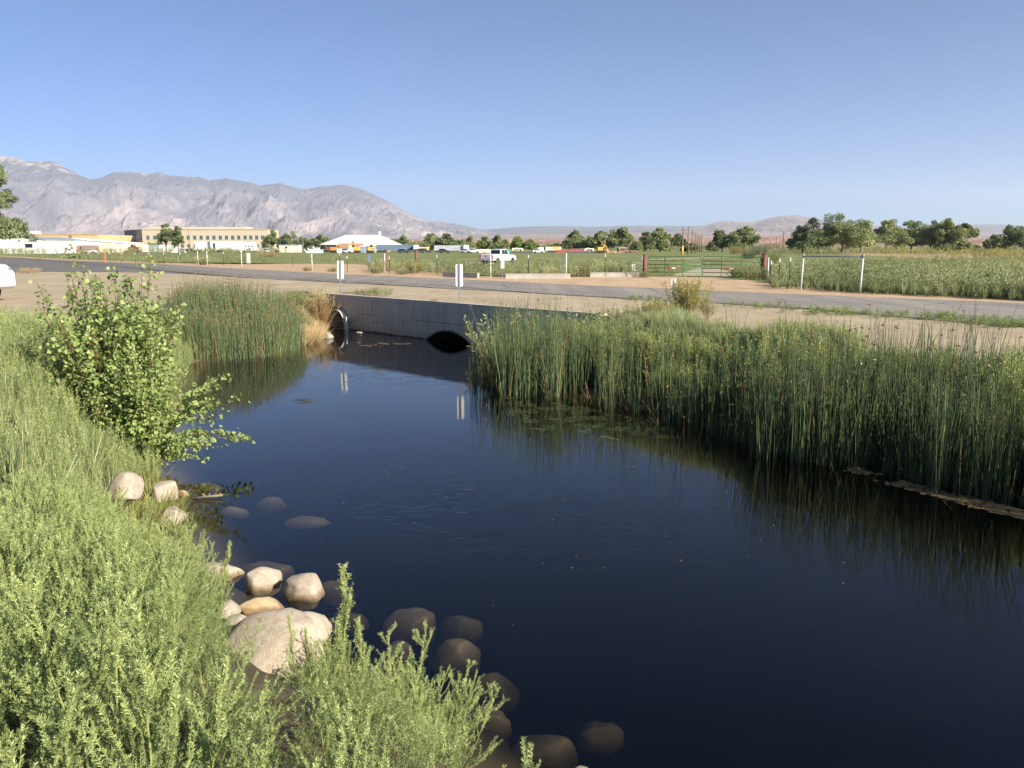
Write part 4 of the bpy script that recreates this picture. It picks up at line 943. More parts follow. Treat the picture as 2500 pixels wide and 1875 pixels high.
# helper for simple yard things
def gable(t, name, x0, x1, dep, z, za, mat, xa=None, over=0.0):
    xa = (x0 + x1) / 2 if xa is None else xa; m = MB(); m.prism([(x0 - over, z), (xa, za), (x1 + over, z), (x1 + over, z - 0.15), (xa, za - 0.15), (x0 - over, z - 0.15)], -over, dep + over); return m.build(name, mat, t)
Yw = 245.0
x0, x1, zt, _ = ext(-60, 110, 586, Yw); xa, za = D(45, 579, Yw)[0], D(45, 579, Yw)[2]
t = thing("warehouse", "white gabled metal warehouse with a dark side window at the far left", "building", (x0, Yw, 0))
m = MB(); m.prism([(0, -1), (x1 - x0, -1), (x1 - x0, zt), (xa - x0, za), (0, zt)], 0, 22); m.build("wall", M['white'], t)
gable(t, "roof", 0, x1 - x0, 22, zt + 0.15, za + 0.2, M['greyside'], xa - x0, 0.3)
wx0, wx1, wz1, wz0 = ext(62, 79, 595, Yw, 604.5); m = MB(); m.box(((wx0 + wx1) / 2 - x0, -0.02, (wz0 + wz1) / 2), (wx1 - wx0, 0.16, wz1 - wz0)); m.build("window", M['glass'], t)
m = MB(); vx = D(47, 588, Yw); m.box((vx[0] - x0, -0.02, vx[2]), (0.7, 0.1, 0.6)); m.build("vent", M['galv'], t)
t = thing("utility_cabinet", "green transformer cabinet beside the white warehouse at the left edge", "cabinet", D(5, 617, Yw - 6) * [1, 1, 0]); m = MB(); m.box((0, 0, 0.65), (1.6, 1.2, 1.3)); m.build("cabinet_body", M['boxgreen'], t, bevel=0.05); m = MB(); m.box((0, 0, 1.32), (1.7, 1.3, 0.08)); m.build("lid", M['boxgreen'], t)
Yq = 330.0
x0, x1, zt, _ = ext(-100, 239, 573, Yq)
t = thing("orange_warehouse", "long flat orange-tan stucco warehouse behind the white buildings", "building", (x0, Yq, 0)); shell(t, "wall", 0, x1 - x0, 30, -1, zt, M['peach'])
m = MB(); m.box(((x1 - x0) / 2, -0.1, zt + 0.1), (x1 - x0 + 0.3, 0.3, 0.3)); m.build("parapet", M['wood'], t)
for px in (26.5, 58.5, 173.5):
    xx = D(px, 580, Yq)[0] - x0; m = MB(); m.box((xx, -0.15, (zt) / 2), (1.0, 0.3, zt * 0.98)); m.build("pilaster", M['brown'], t)
Yc = 290.0; x0, x1, zt, _ = ext(-60, 66, 564.5, Yc); zb2 = D(0, 571, Yc)[2]
t = thing("canopy", "flat white canopy roof above the white warehouse", "canopy", (x0, Yc, 0)); m = MB(); m.box(((x1 - x0) / 2, 4, (zt + zb2) / 2), (x1 - x0, 9, zt - zb2)); m.build("fascia", M['white'], t)
for px in (27, 58): xx = D(px, 580, Yc)[0] - x0; m = MB(); m.box((xx, 4, zb2 / 2), (0.4, 0.4, zb2)); m.build("column", M['brown'], t)
Ym = 285.0; x0, x1, _, _ = ext(123, 297, 590, Ym); z0 = D(123, 585, Ym)[2]; za = D(156, 582, Ym)[2]; z1 = D(297, 593.5, Ym)[2]
t = thing("metal_barn", "low cream metal barn with a long falling roofline and a dark doorway", "building", (x0, Ym, 0)); m = MB(); m.prism([(0, -1), (x1 - x0, -1), (x1 - x0, z1), (D(156, 582, Ym)[0] - x0, za), (0, z0)], 0, 16); m.build("wall", M['creamwall'], t)
m = MB(); xx0, xx1, zz, _ = ext(153.5, 165, 590, Ym); m.box(((xx0 + xx1) / 2 - x0, -0.02, zz / 2), (xx1 - xx0, 0.1, zz)); m.build("door", M['glass'], t)
m = MB(); m.prism([(x1 - x0 + 0.3, z1 - 0.05), (D(156, 582, Ym)[0] - x0, za - 0.05), (-0.3, z0 - 0.05), (-0.3, z0 + 0.15), (D(156, 582, Ym)[0] - x0, za + 0.15), (x1 - x0 + 0.3, z1 + 0.15)], -0.3, 16.3); m.build("roof", M['white'], t)
Ys = 262.0
def shed(name, label, cat, px0, px1, yt, Yd, wallmat, roofmat, dep=5.0, roofh=0.25, win=(), group=None, door=None, zb0=-0.5):
    x0, x1, zt, _ = ext(px0, px1, yt, Yd); t = thing(name, label, cat, ((x0 + x1) / 2, Yd, 0), 0, group); h = (x1 - x0) / 2
    m = MB(); m.box((0, dep / 2, (zt - roofh + zb0) / 2), (2 * h, dep, zt - roofh - zb0)); m.build("wall", wallmat, t)
    m = MB(); m.box((0, dep / 2, zt - roofh / 2), (2 * h + 0.3, dep + 0.3, roofh)); m.build("roof", roofmat, t)
    for a, b, c, d in win:
        wx0, wx1, wz1, wz0 = ext(a, b, c, Yd, d); m = MB(); m.box(((wx0 + wx1) / 2 - (x0 + x1) / 2, -0.02, (wz0 + wz1) / 2), (wx1 - wx0, 0.1, wz1 - wz0)); m.build("window", M['glass'], t)
    return t
shed("brown_shed", "brown plank shed with a white flat roof beside the camper van", "shed", 168, 218, 596.5, Ys, M['brown'], M['white'], 6, 0.3, ((180, 184, 601, 606), (195, 198, 602, 609)))
shed("white_shed", "cream flat roofed annexe standing behind the brown plank shed", "shed", 165, 212, 591, Ys + 12, M['creamwall'], M['white'], 8)
shed("storage_shed", "grey-blue storage shed below the office, left of the round tree", "shed", 354, 388, 594, 292, M['greyside'], M['brown'], 10, 0.35)
shed("white_office_trailer", "white single storey cabin with a small dark window between the trees and the debris pile", "cabin", 681, 728, 597, 285, M['creamwall'], M['greyside'], 7, 0.25, ((696.5, 701.5, 602, 606),))
shed("metal_shed", "small grey metal shed under the corner of the white barn roof", "shed", 898, 911, 600, 270, M['greyside'], M['greyside'], 6)
shed("metal_shed", "narrow pale metal shed right under the white barn roof", "shed", 879, 891, 600, 268, M['greyside'], M['white'], 6)
shed("tan_house", "small tan stucco house right of the blue trailer", "house", 1021, 1042, 603, 300, M['tan'], M['tan'], 8, 0.5, ((1023.5, 1027, 606, 610), (1031, 1036, 606, 610)))
shed("timber_hut", "brown timber hut under the tall cottonwood beside the lumber piles", "hut", 1511, 1528, 604, 262, M['brown'], M['wood'], 5, 0.3, ((1516, 1519, 607, 611), (1521, 1525, 607, 611)))
# white roofed barn
Yb = 300.0; pts = {k: D(*v, Yb) for k, v in {'l': (784, 597), 'r': (963, 597.5), 'rl': (831, 579), 'rr': (916, 577.3)}.items()}
x0 = pts['l'][0]; x1 = pts['r'][0]; zt = pts['l'][2]; zr = pts['rr'][2]; Lb = x1 - x0
t = thing("white_roofed_barn", "wide grey barn under a broad bright white hipped roof", "barn", (x0, Yb, 0))
m = MB(); m.box((Lb * 0.42, 10.5, zt / 2 - 0.3), (Lb * 0.76, 17, zt + 0.5)); m.build("wall", M['greyside'], t)
m = MB(); rl = pts['rl'][0] - x0; rr_ = pts['rr'][0] - x0
m.add([(-0.3, -1, zt), (Lb, -1, zt - 0.2), (Lb, 21, zt), (-0.3, 21, zt), (rl, 10, zr + 0.6), (rr_, 10, zr + 0.6)], [(0, 1, 5, 4), (1, 2, 5), (2, 3, 4, 5), (3, 0, 4), (0, 1, 2, 3)]); m.build("roof", M['white'], t)
m = MB(); gx = D(877, 598, Yb)[0] - x0; m.add([(gx, -4, zt - 0.5), (Lb + 0.2, -4, zt - 0.5), (rr_ + 0.5, 9, zr + 0.5), (gx, -4, zt - 0.7), (Lb + 0.2, -4, zt - 0.7), (rr_ + 0.5, 9, zr + 0.2)], [(0, 1, 2), (3, 4, 5), (0, 1, 4, 3), (1, 2, 5, 4), (2, 0, 3, 5)]); m.build("porch_roof", M['white'], t)
m = MB(); m.tube([(rr_, 10, zr + 0.5), (rr_, 10, zr + 1.2), (rr_, 10, zr + 1.6), (rr_, 10, zr + 2.0)], [0.3, 0.55, 0.6, 0.2], 12); m.build("ventilator", M['white'], t)
for px in (948, 951): xx = D(px, 600, Yb - 4)[0] - x0; m = MB(); m.tube([(xx, -3.8, -0.2), (xx, -3.8, zt - 0.6)], 0.18, 8); m.build("column", M['white'], t)
# brown roofed house
Yh = 283.0; x0, x1, z1, z0 = ext(826, 880, 594, Yh, 603.5)
t = thing("brown_roofed_house", "low house with a brown pitched roof in front of the white roofed barn", "house", (x0, Yh, 0))
m = MB(); m.box(((x1 - x0) / 2, 4, z0 / 2 - 0.2), (x1 - x0 - 1, 7, z0 + 0.4)); m.build("wall", M['greyside'], t)
m = MB(); m.prism([(-0.5, z0 - 0.1), (4, z1), (8.5, z0 - 0.1), (8.5, z0 - 0.25), (-0.5, z0 - 0.25)], 0, x1 - x0, 'x'); m.build("roof", M['shingle'], t)
m = MB(); m.box((D(857, 593, Yh)[0] - x0, 3.5, z1 + 0.1), (0.9, 0.9, 1.3)); m.build("chimney", M['shingle'], t)
# trailers and boxes
def trailer(name, label, cat, px0, px1, yt, Yd, mat, endmat=None, yb=None, wheels=True, rz=0, marks=0, group="parked trailers and containers"):
    x0, x1, zt, _ = ext(px0, px1, yt, Yd); L = x1 - x0; t = thing(name, label, cat, (x0, Yd, 0), rz, group); zf = zt * (0.26 if wheels else 0.03)
    m = MB(); m.box((L / 2, 1.25, (zt + zf) / 2), (L, 2.5, zt - zf)); o = m.build("body", mat, t, bevel=0.04)
    m = MB(); m.box((L / 2, 1.25, zt), (L + 0.04, 2.54, 0.07)); m.box((L / 2, 1.25, zf), (L + 0.04, 2.54, 0.09)); m.build("rail", M['galv'], t)
    if endmat: m = MB(); m.box((L + 0.02 if endmat[1] > 0 else -0.02, 1.25, (zt + zf) / 2), (0.05, 2.4, (zt - zf) * 0.94)); m.build("end_door", endmat[0], t)
    if wheels:
        for fx in (0.08, 0.16) if L > 8 else (0.2,):
            for y in (0.2, 2.3): m = MB(); m.tube([(L * fx, y - 0.15, 0.42), (L * fx, y + 0.15, 0.42)], 0.42, 14); m.build("wheel", M['black'], t)
        m = MB(); m.box((L * 0.8, 0.3, zf / 2), (0.15, 0.15, zf)); m.box((L * 0.8, 2.2, zf / 2), (0.15, 0.15, zf)); m.build("landing_leg", M['galv'], t)
    n = max(2, int(L / 1.3))
    m = MB()
    for k in range(1, n): m.box((L * k / n, -0.012, (zt + zf) / 2), (0.05, 0.03, (zt - zf) * 0.93))
    m.build("rib", mat, t)
    for k in range(marks):
        m = MB(); m.box((L * (0.22 + 0.25 * k), -0.03, zf + (zt - zf) * (0.72 if k < 2 else 0.35)), (L * (0.05 if k < 2 else 0.2), 0.01, 0.22)); m.build("marking", M['greyside'], t)
    return t
trailer("box_trailer", "white box trailer parked left of its bluish twin below the office windows", "trailer", 475, 505, 588.5, 287, M['white'], (M['bluetrailer'], 1))
trailer("box_trailer", "short white trailer end between the two long trailers below the office", "trailer", 512.5, 519.5, 588.5, 288, M['white'])
trailer("box_trailer", "long white box trailer right of the gap below the office windows", "trailer", 525, 587, 588.5, 287, M['white'], (M['bluetrailer'], -1))
trailer("box_trailer", "dark blue-grey semi trailer beside the barn with faint round marks", "trailer", 919, 1009, 597.5, 283, M['bluetrailer'], None, marks=3)
trailer("box_trailer", "pale grey semi trailer with a bright white end near the middle of the yard", "trailer", 1060, 1131, 599, 287, M['greytrailer'], (M['greyside'], -1), marks=3)
trailer("container", "bright white container end standing against the pale grey semi trailer", "container", 1131.5, 1144, 597.8, 286, M['white'], None, wheels=False)
trailer("container", "white tarped container left of the round tree by the office", "container", 388, 409, 597, 284, M['white'], None, wheels=False)
trailer("container", "cream box truck body at the corner of the office's dark end", "container", 338, 354, 595, 288, M['creamwall'], None, wheels=False)
trailer("container", "white upright container in front of the brown roofed house", "container", 850, 862, 598, 272, M['white'], None, wheels=False)
trailer("container", "small white box standing below the brown roofed house", "container", 822, 838, 606.5, 262, M['white'], None, wheels=False)
trailer("container", "white square container left of the yellow striped box truck", "container", 1314, 1327.5, 603.6, 285, M['white'], None, wheels=False)
tt = trailer("box_trailer", "cream box trailer with a yellow patch behind the red container", "trailer", 1332, 1370, 602.3, 286, M['creamwall'], (M['white'], -1))
m = MB(); m.prism([(4.0 * 0.45, 1.1), (5.0, 1.25), (4.9, 2.0), (2.6, 1.9)], -0.05, -0.02); m.build("marking", M['yellow'], tt)
trailer("container", "bright red shipping container in the right part of the yard", "container", 1356, 1373, 610.5, 268, M['red'], None, wheels=False)
trailer("flatbed_trailer", "long red trailer lying behind the dark containers", "trailer", 1373, 1424, 611, 270, M['red'], None)
trailer("flatbed_trailer", "raised red trailer bed left of the cream tank", "trailer", 1392, 1427, 607.5, 276, M['red'], None)
trailer("container", "low dark container row left of the white car", "container", 1250, 1306, 614.5, 262, M['darkcar'], None, wheels=False)
trailer("container", "low dark container row below the red trailers", "container", 1386, 1456, 614.8, 262, M['darkcar'], None, wheels=False)
trailer("container", "black panelled container left of the red one", "container", 1337, 1355, 611.5, 264, M['darkcar'], None, wheels=False)
trailer("flatbed_trailer", "long cream trailer behind the white pickups right of the grey trailer", "trailer", 1150, 1198, 608.3, 292, M['creamwall'], None)
trailer("container", "green sheeted stack behind the pickup truck's cab", "container", 1232, 1248, 608, 290, M['greensheet'], None, wheels=False)
trailer("cab_box", "white cab box with a dark window at the right end of the blue trailer", "truck cab", 1009.5, 1021, 598, 280, M['white'], None, wheels=False)
# camper vans
def camper(label, px0, px1, yt, Yd, slope=True, mat=None):
    x0, x1, zt, _ = ext(px0, px1, yt, Yd); L = x1 - x0; t = thing("camper_van", label, "camper", (x0, Yd, 0), 0, "campers parked in the yard"); z0 = 0.5
    m = MB(); m.prism([(0, z0), (L, z0), (L - (0.18 * L if slope else 0.03), zt * 0.78), (L - (0.24 * L if slope else 0.05), zt), (0.04, zt), (0, zt * 0.9)], 0, 2.4); m.build("body", mat or M['white'], t, bevel=0.06)
    for f in (0.34, 0.55, 0.76): m = MB(); m.box((L * f * (0.9 if slope else 1), -0.02, zt * 0.62), (0.5, 0.06, 0.45)); m.build("window", M['glass'], t)
    for f in (0.2, 0.8):
        m = MB(); m.tube([(L * f, 0.0, 0.36), (L * f, 0.3, 0.36)], 0.36, 14); m.build("wheel", M['black'], t)
    m = MB(); m.box((L * 0.4, 1.2, zt + 0.12), (0.9, 0.8, 0.25)); m.build("roof_vent", M['galv'], t)
camper("white camper with a sloping nose between the warehouse and the brown shed", 111, 149, 596, 262)
camper("rounded white camper right of the long trailers by the office", 587, 628, 591.5, 287)
camper("small cream camper behind the dark container row", 1250, 1277, 605.6, 285, False, M['creamwall'])
camper("cream tank-like camper right of the red trailers", 1427, 1450, 606.3, 272, False, M['creamwall'])
# vehicles in the yard
yard_cars = [("white pickup parked beside the brown plank shed", 225, 237, 'truckwhite', 255), ("dark off-roader under the white trailer left of the office tree", 471, 483, 'darkcar', 275), ("white van standing among the scrap by the office tree", 452, 466, 'truckwhite', 277),
    ("grey car between the office and the white cabin", 657, 670, 'greytrailer', 275), ("dark car behind the grey one beside the white cabin", 669, 681, 'darkcar', 279), ("white truck below the brown roofed house", 845, 862, 'truckwhite', 258),
    ("black pickup in front of the blue trailer's right end", 987, 1001, 'darkcar', 255), ("black car left of the pale grey trailer, nearest the tan house", 1024, 1039, 'darkcar', 258), ("dark car with a bright bonnet left of the pale grey trailer", 1039, 1054, 'darkcar', 262),
    ("dark estate car in front of the pale grey trailer", 1076, 1100, 'darkcar', 255), ("silver car at the white end of the grey trailer", 1136, 1152, 'greytrailer', 260), ("white pickup right of the grey trailer", 1154, 1172, 'truckwhite', 262), ("white car between the dark containers in the yard", 1309, 1330, 'truckwhite', 255)]
for lab, a, b, mt, Yd in yard_cars:
    x0, x1, _, _ = ext(a, b, 615, Yd); suv("parked_car", lab, (x1, Yd, 0), random.Random(a).uniform(-0.25, 0.25), M[mt], sc=(x1 - x0) / 4.7 * 0.0 + min(1.15, max(0.8, (x1 - x0) / 4.7)), detail=False, group="cars parked in the yard")
# diggers
def digger(label, px, Yd, mat, flip=1, s=1.0):
    x = D(px, 610, Yd)[0]; t = thing("excavator", label, "excavator", (x, Yd, 0), 0, "machines in the yard")
    m = MB(); m.box((0, 0, 0.4), (3.0 * s, 2.0, 0.7)); m.build("track", M['black'], t, bevel=0.2)
    m = MB(); m.box((-0.3 * flip, 0, 1.3), (2.0 * s, 1.8, 1.1)); m.build("body", mat, t, bevel=0.1)
    m = MB(); m.box((0.4 * flip, -0.3, 2.1), (0.9, 0.9, 1.1)); cb = m.build("cab", mat, t, bevel=0.08); m = MB(); m.box((0.4 * flip, -0.77, 2.2), (0.7, 0.03, 0.7)); m.build("window", M['glass'], cb)
    m = MB(); m.tube([(0.7 * flip, 0.3, 1.5), (1.7 * flip * s, 0.3, 3.1 * s)], 0.16, 6); m.tube([(1.7 * flip * s, 0.3, 3.1 * s), (2.6 * flip * s, 0.3, 1.2)], 0.12, 6); m.build("boom", mat, t)
    m = MB(); m.box((2.6 * flip * s, 0.3, 0.9), (0.6, 0.8, 0.6), taper=0.7); m.build("bucket", mat, t)
digger("orange excavator with a raised boom left of the brown roofed house", 817, 268, M['digger'])
digger("yellow loader in front of the brown roofed house", 868, 262, M['yellow'], -1)
digger("yellow digger in front of the grey metal sheds", 905, 258, M['yellow'], 1, 0.6)
digger("red machine below the left eave of the barn", 797, 290, M['rust'], -1, 0.5)
digger("orange machine among the scrap left of the cream box truck body", 322, 285, M['rust'], 1, 0.7)
digger("yellow machine with an upright mast left of the lumber piles", 1467, 262, M['yellow'], 1, 0.8)
digger("small red machine behind the scrap pile by the office's dark end", 331, 292, M['red'], -1, 0.7)
# heaps of timber, scrap and debris
def heap(name, label, cat, px0, px1, yt, Yd, mat, n, seed, plank=True):
    x0, x1, zt, _ = ext(px0, px1, yt, Yd); r = random.Random(seed); L = x1 - x0; m = MB()
    for k in range(n):
        u = r.random(); h = zt * (1 - abs(2 * u - 1) ** 2.2) * r.uniform(0.2, 1)
        if plank: m.box((L * u, r.uniform(0, 3), h), (r.uniform(0.8, 2.4), r.uniform(0.1, 0.3), r.uniform(0.08, 0.3)), r.uniform(-1, 1))
        else:
            a = r.uniform(0, 6.28); l = r.uniform(0.5, 1.6); m.tube([(L * u, r.uniform(0, 3), h * 0.7), (L * u + l * math.cos(a), 1.5, h * 0.7 + l * r.uniform(-.2, .9))], r.uniform(0.08, 0.22), 5)
    # a solid heart so the heap does not float
    m.add([(0, 0, -0.1), (L, 0, -0.1), (L, 3, -0.1), (0, 3, -0.1), (L * 0.2, 1, zt * 0.6), (L * 0.8, 1, zt * 0.6), (L * 0.8, 2, zt * 0.6), (L * 0.2, 2, zt * 0.6)], [(3, 2, 1, 0), (4, 5, 6, 7), (0, 1, 5, 4), (1, 2, 6, 5), (2, 3, 7, 6), (3, 0, 4, 7)])
    tag(m.build(name, mat, None, (x0, Yd, 0)), label, cat, "heaps lying in the yard")
heap("debris_pile", "tangled white heap of scrap left of the white roofed barn", "pile", 746, 784, 602, 262, M['white'], 70, 1, False)
heap("debris_pile", "white and blue heap of scrap right below the office tree", "pile", 416, 452, 599, 280, M['white'], 40, 2, False)
heap("debris_pile", "mixed scrap heap below the office's dark end", "pile", 304, 336, 601, 282, M['rust'], 40, 3)
heap("lumber_pile", "pale lumber stack beside the yellow mast machine", "pile", 1470, 1492, 612, 262, M['wood'], 30, 4)
heap("lumber_pile", "yellowish lumber stack just left of the timber hut", "pile", 1492, 1510, 614, 260, M['wood'], 30, 5)
heap("lumber_pile", "grey timber and pallets right of the timber hut", "pile", 1529, 1560, 611, 262, M['brown'], 50, 6)
heap("pallet_pile", "row of pale pallets and pipes right of the silver cars", "pile", 1172, 1215, 613.5, 262, M['creamwall'], 40, 7)

# ------------------------------------------------------------------ poles
def upole(label, px, yt, yb, Yd=None, arm=0, sleeve=False, r=0.14, double=False, grp="wooden utility poles"):
    B = G(px, yb) if Yd is None else D(px, 616, Yd) * [1, 1, 0]; Yd = B[1]; H = D(px, yt, Yd)[2]
    t = thing("utility_pole", label, "utility pole", B, 0.25, grp)
    m = MB(); m.tube([(0, 0, -0.5), (0, 0, H)], [r * 1.2, r * 0.8], 8); m.build("pole", M['polewood'], t)
    if arm:
        w = arm / F * Yd
        for k in range(2 if double else 1):
            z = H - 0.5 - 1.1 * k - (0.35 if k == 0 else 0); m = MB(); m.box((0, -0.15, z), (w * 2, 0.14, 0.16)); a = m.build("crossarm", M['polewood'], t)
            for f in (-0.92, -0.5, 0.5, 0.92): q = MB(); q.tube([(w * f, -0.15, z + 0.08), (w * f, -0.15, z + 0.34)], [0.07, 0.05], 6); q.build("insulator", M['greyside'], a)
    if sleeve: m = MB(); m.tube([(0, 0, 0), (0, 0, 2.2)], r * 1.5, 8); m.build("sleeve", M['yellow'], t)
    return t, H
PO = [("tall pole with double crossarm and yellow base sleeve, beyond the gates", 1665.7, 554, 623.5, 9, True, True), ("tall bare wooden pole, second of the row beyond the gates", 1678.8, 552.7, 621, 0, False, False), ("wooden pole with a crossarm, third of the row beyond the gates", 1689, 561.7, 619.5, 6, False, False),
      ("wooden pole, fourth of the row beyond the gates", 1697.4, 568.5, 618, 6, False, False), ("wooden pole, fifth of the row beyond the gates", 1703.7, 574, 616.5, 5, False, False), ("wooden pole, sixth of the row beyond the gates", 1708.6, 576, 615.6, 0, False, False), ("wooden pole with a wide crossarm at the far end of the row beyond the gates", 1712.3, 574, 614.6, 5, False, False)]
pos = []
for lab, px, yt, yb, arm, sl_, db in PO: t, H = upole(lab, px, yt, yb, None, arm, sl_, 0.17, db); pos.append((t.location.copy(), H))
upole("tall wooden pole standing before the pink bluff right of the gates", 1911, 564, 605, 300, 3, r=0.22)
upole("shorter wooden pole left of the tall one before the pink bluff", 1894, 578.5, 605, 320, 5, r=0.18)
upole("thin wooden pole among the trees right of the office building", 713, 563, 605, 300, 3, r=0.18)
upole("thin wooden pole between the dark round tree and the white cabin", 740, 575, 605, 290, 2, r=0.18)
upole("wooden pole right of the tallest yard cottonwood", 1541, 573, 605, 330, 3, r=0.2)
upole("slim light pole leaning against the white warehouse front", 62.5, 580, 620, 225, 0, r=0.08)
upole("thin mast with a square board in front of the orange warehouse", 174, 572, 605, 280, 0, r=0.10)
upole("slim white mast over the white end of the grey trailer", 1134, 585, 605, 290, 0, r=0.08)
upole("slim dark lamp pole in front of the office, right of the round tree", 463.5, 558, 605, 330, 0, r=0.10)
t = thing("transformer_rack", "dark steel transformer rack below the tall pole before the bluff", "rack", D(1903, 610, 310) * [1, 1, 0])
m = MB()
for k in (-5, -2, 2, 5): m.tube([(k, 0, 0), (k, 0, D(1903, 593, 310)[2])], 0.18, 6)
zz = D(1903, 598, 310)[2]; m.build("legs", M['polewood'], t); m = MB(); m.box((0, 0, zz), (13, 0.4, 0.5)); m.box((0, 0, zz - 1.2), (13, 0.4, 0.3)); m.build("beam", M['polewood'], t)

# ------------------------------------------------------------------ boulders
def icos(sub):
    import bmesh
    b = bmesh.new(); bmesh.ops.create_icosphere(b, subdivisions=sub, radius=1.0)
    V = np.array([v.co[:] for v in b.verts]); Fc = np.array([[v.index for v in f.verts] for f in b.faces]); b.free(); return V, Fc
ICO4 = icos(4); ICO2 = icos(2)
def boulder(label, px, py, wpx, hpx, mat, zc=0.0, seed=0, rz=None, peak=0.0, group="boulders along the near bank", top=None):
    """px,py: where its middle shows; zc: height of the middle over the water"""
    c = G(px, py, WZ + zc); dist = math.sqrt(c[0] ** 2 + c[1] ** 2 + (CH - c[2]) ** 2); el = math.atan2(CH - c[2], math.hypot(c[0], c[1]))
    a = wpx / F * dist / 2; hv = hpx / F * dist / 2      # half sizes across and up in the picture
    # visible half height = sqrt((b sin el)^2 + (c cos el)^2)
    cz = min(hv * 0.98, a * 0.75); b = math.sqrt(max(hv ** 2 - (cz * math.cos(el)) ** 2, (0.45 * a * math.sin(el)) ** 2)) / max(math.sin(el), 0.15)
    b = min(b, a * 1.3)
    V, Fc = ICO4; rng = np.random.default_rng(seed)
    n = 0.05 * (ridged(V[:, 0] * 4 + seed, V[:, 1] * 4 + V[:, 2] * 3, 4, seed) - 0.6) + 0.42 * (fbm(V[:, 0] * 1.1 + seed * 3.1, V[:, 1] * 1.1 + V[:, 2] * 0.9, 3, seed) - 0.5) + 0.16 * (fbm(V[:, 2] * 2.6 + seed, V[:, 0] * 2.6 - V[:, 1] * 2, 3, seed + 7) - 0.5)
    P = np.sign(V) * np.abs(V) ** 0.86 * (1 + n)[:, None]
    for k in range(9):                         # a few worn facets
        q = rng.normal(size=3); q[2] = abs(q[2]) * 0.6; q /= np.linalg.norm(q); dcut = rng.uniform(0.62, 0.88); h = P @ q; P = P - np.maximum(h - dcut, 0)[:, None] * q * 0.8
    if peak: P[:, 2] += peak * np.exp(-((P[:, 0] - 0.15) ** 2 + P[:, 1] ** 2) / 0.25) * (P[:, 2] > 0)
    P = P * np.array([a, b, cz]); ang = rng.uniform(-0.25, 0.25) if rz is None else rz
    R = np.array([[math.cos(ang), -math.sin(ang), 0], [math.sin(ang), math.cos(ang), 0], [0, 0, 1]]); P = P @ R.T
    o = link("boulder", mesh_np("boulder", P, Fc, mat, None, True), None, tuple(c)); return tag(o, label, "boulder", group)
RK, RT, RG = M['rock'], M['rock_tan'], M['rock_grey']
above = [("pale upright boulder in the yellow grass, topmost on the left bank", 308, 1185, 78, 78, RK, 0.75, 0.0), ("pale rounded boulder just right of the topmost one, at the grass edge", 404, 1200, 60, 58, RK, 0.35, 0.0), ("tall pale boulder with its foot in the weeds below the round one", 424, 1258, 56, 84, RK, 0.2, 0.0),
    ("small tan stone at the weed edge above the flat pale stone", 455, 1377, 36, 30, RT, 0.08, 0.0), ("flat pale oval stone lying in shallow water by the weeds", 535, 1396, 112, 42, RK, 0.02, 0.0), ("peaked pale boulder in the water, middle of the row of three", 640, 1418, 92, 60, RK, 0.03, 0.3),
    ("rounded peaked boulder in the water, furthest from the weeds in its row", 742, 1434, 108, 70, RK, 0.05, 0.25), ("small white stone at the weed edge under the flat oval one", 490, 1432, 40, 32, RK, 0.1, 0.0), ("round greyish stone at the weed edge left of the brown oval stone", 556, 1490, 54, 54, RK, 0.1, 0.0),
    ("brown wet oval stone just breaking the water", 640, 1484, 110, 46, RT, 0.0, 0.0), ("shaded grey stone tucked left behind the huge white boulder", 582, 1524, 66, 56, RK, 0.12, 0.0), ("small grey stone behind the shoulder of the huge white boulder", 630, 1520, 46, 30, RK, 0.1, 0.0),
    ("huge smooth white boulder rising out of the foreground weeds", 672, 1580, 250, 170, RK, 0.22, 0.0), ("pale boulder adjoining the huge white one on its right side", 745, 1535, 110, 100, RK, 0.12, 0.15), ("tiny pale stone tip breaking the water at the bottom edge", 1422, 1885, 46, 30, RK, 0.0, 0.0),
    ("pale stone half hidden in weeds on the left bank above the stones", 185, 1062, 46, 40, RK, 0.8, 0.0), ("flat tan stone at the waterline left of the floating stick", 444, 1205, 40, 16, RT, 0.0, 0.0)]
for i, (lab, px, py, w, h, mt, zc, pk) in enumerate(above): boulder(lab, px, py, w, h, mt, zc, 11 + i, None, pk)
below = [("sunken oval boulder right of the weeds, nearest the waterline row", 1007, 1530, 150, 84, -0.13), ("dim sunken boulder just right of the sunken oval one", 1125, 1536, 100, 64, -0.32), ("sunken boulder with a cracked crown, brightest of the sunken ones", 1104, 1612, 122, 92, -0.13), ("sunken boulder hidden partly by the tallest weeds", 968, 1612, 110, 80, -0.22),
    ("large dim sunken boulder below the cracked one", 1192, 1692, 140, 96, -0.30), ("sunken brown boulder with a light crown near the bottom edge", 1178, 1768, 128, 78, -0.17), ("big sunken boulder at the bottom edge, furthest to the right", 1325, 1842, 190, 104, -0.20), ("sunken boulder at the bottom edge beside the weed tips", 1160, 1868, 160, 90, -0.22),
    ("faint sunken stone behind the row of peaked boulders", 655, 1395, 150, 40, -0.16), ("faint long sunken slab further out from the stick", 752, 1274, 110, 30, -0.14), ("faint sunken stone with a light rim right of the stick", 575, 1252, 70, 34, -0.12), ("faint sunken stone beside the stick", 505, 1196, 70, 30, -0.16),
    ("dim sunken stone between the stick and the long slab", 663, 1232, 80, 34, -0.25), ("dim sunken stone right of the rounded peaked boulder", 810, 1450, 110, 60, -0.26), ("sunken stone below the waterline between the row boulders", 560, 1415, 80, 34, -0.12), ("very dim sunken boulder deep at the bottom edge right of centre", 1460, 1800, 130, 70, -0.45),
    ("sunken stone under the tall weed spike", 850, 1520, 100, 60, -0.25), ("dim sunken stone in front of the first bank boulders", 480, 1300, 70, 36, -0.2)]
for i, (lab, px, py, w, h, zc) in enumerate(below): boulder(lab, px, py, w, h, RG, -0.06 - h * 0.0022 + zc * 0.35, 41 + i, None, 0.0, "sunken boulders")
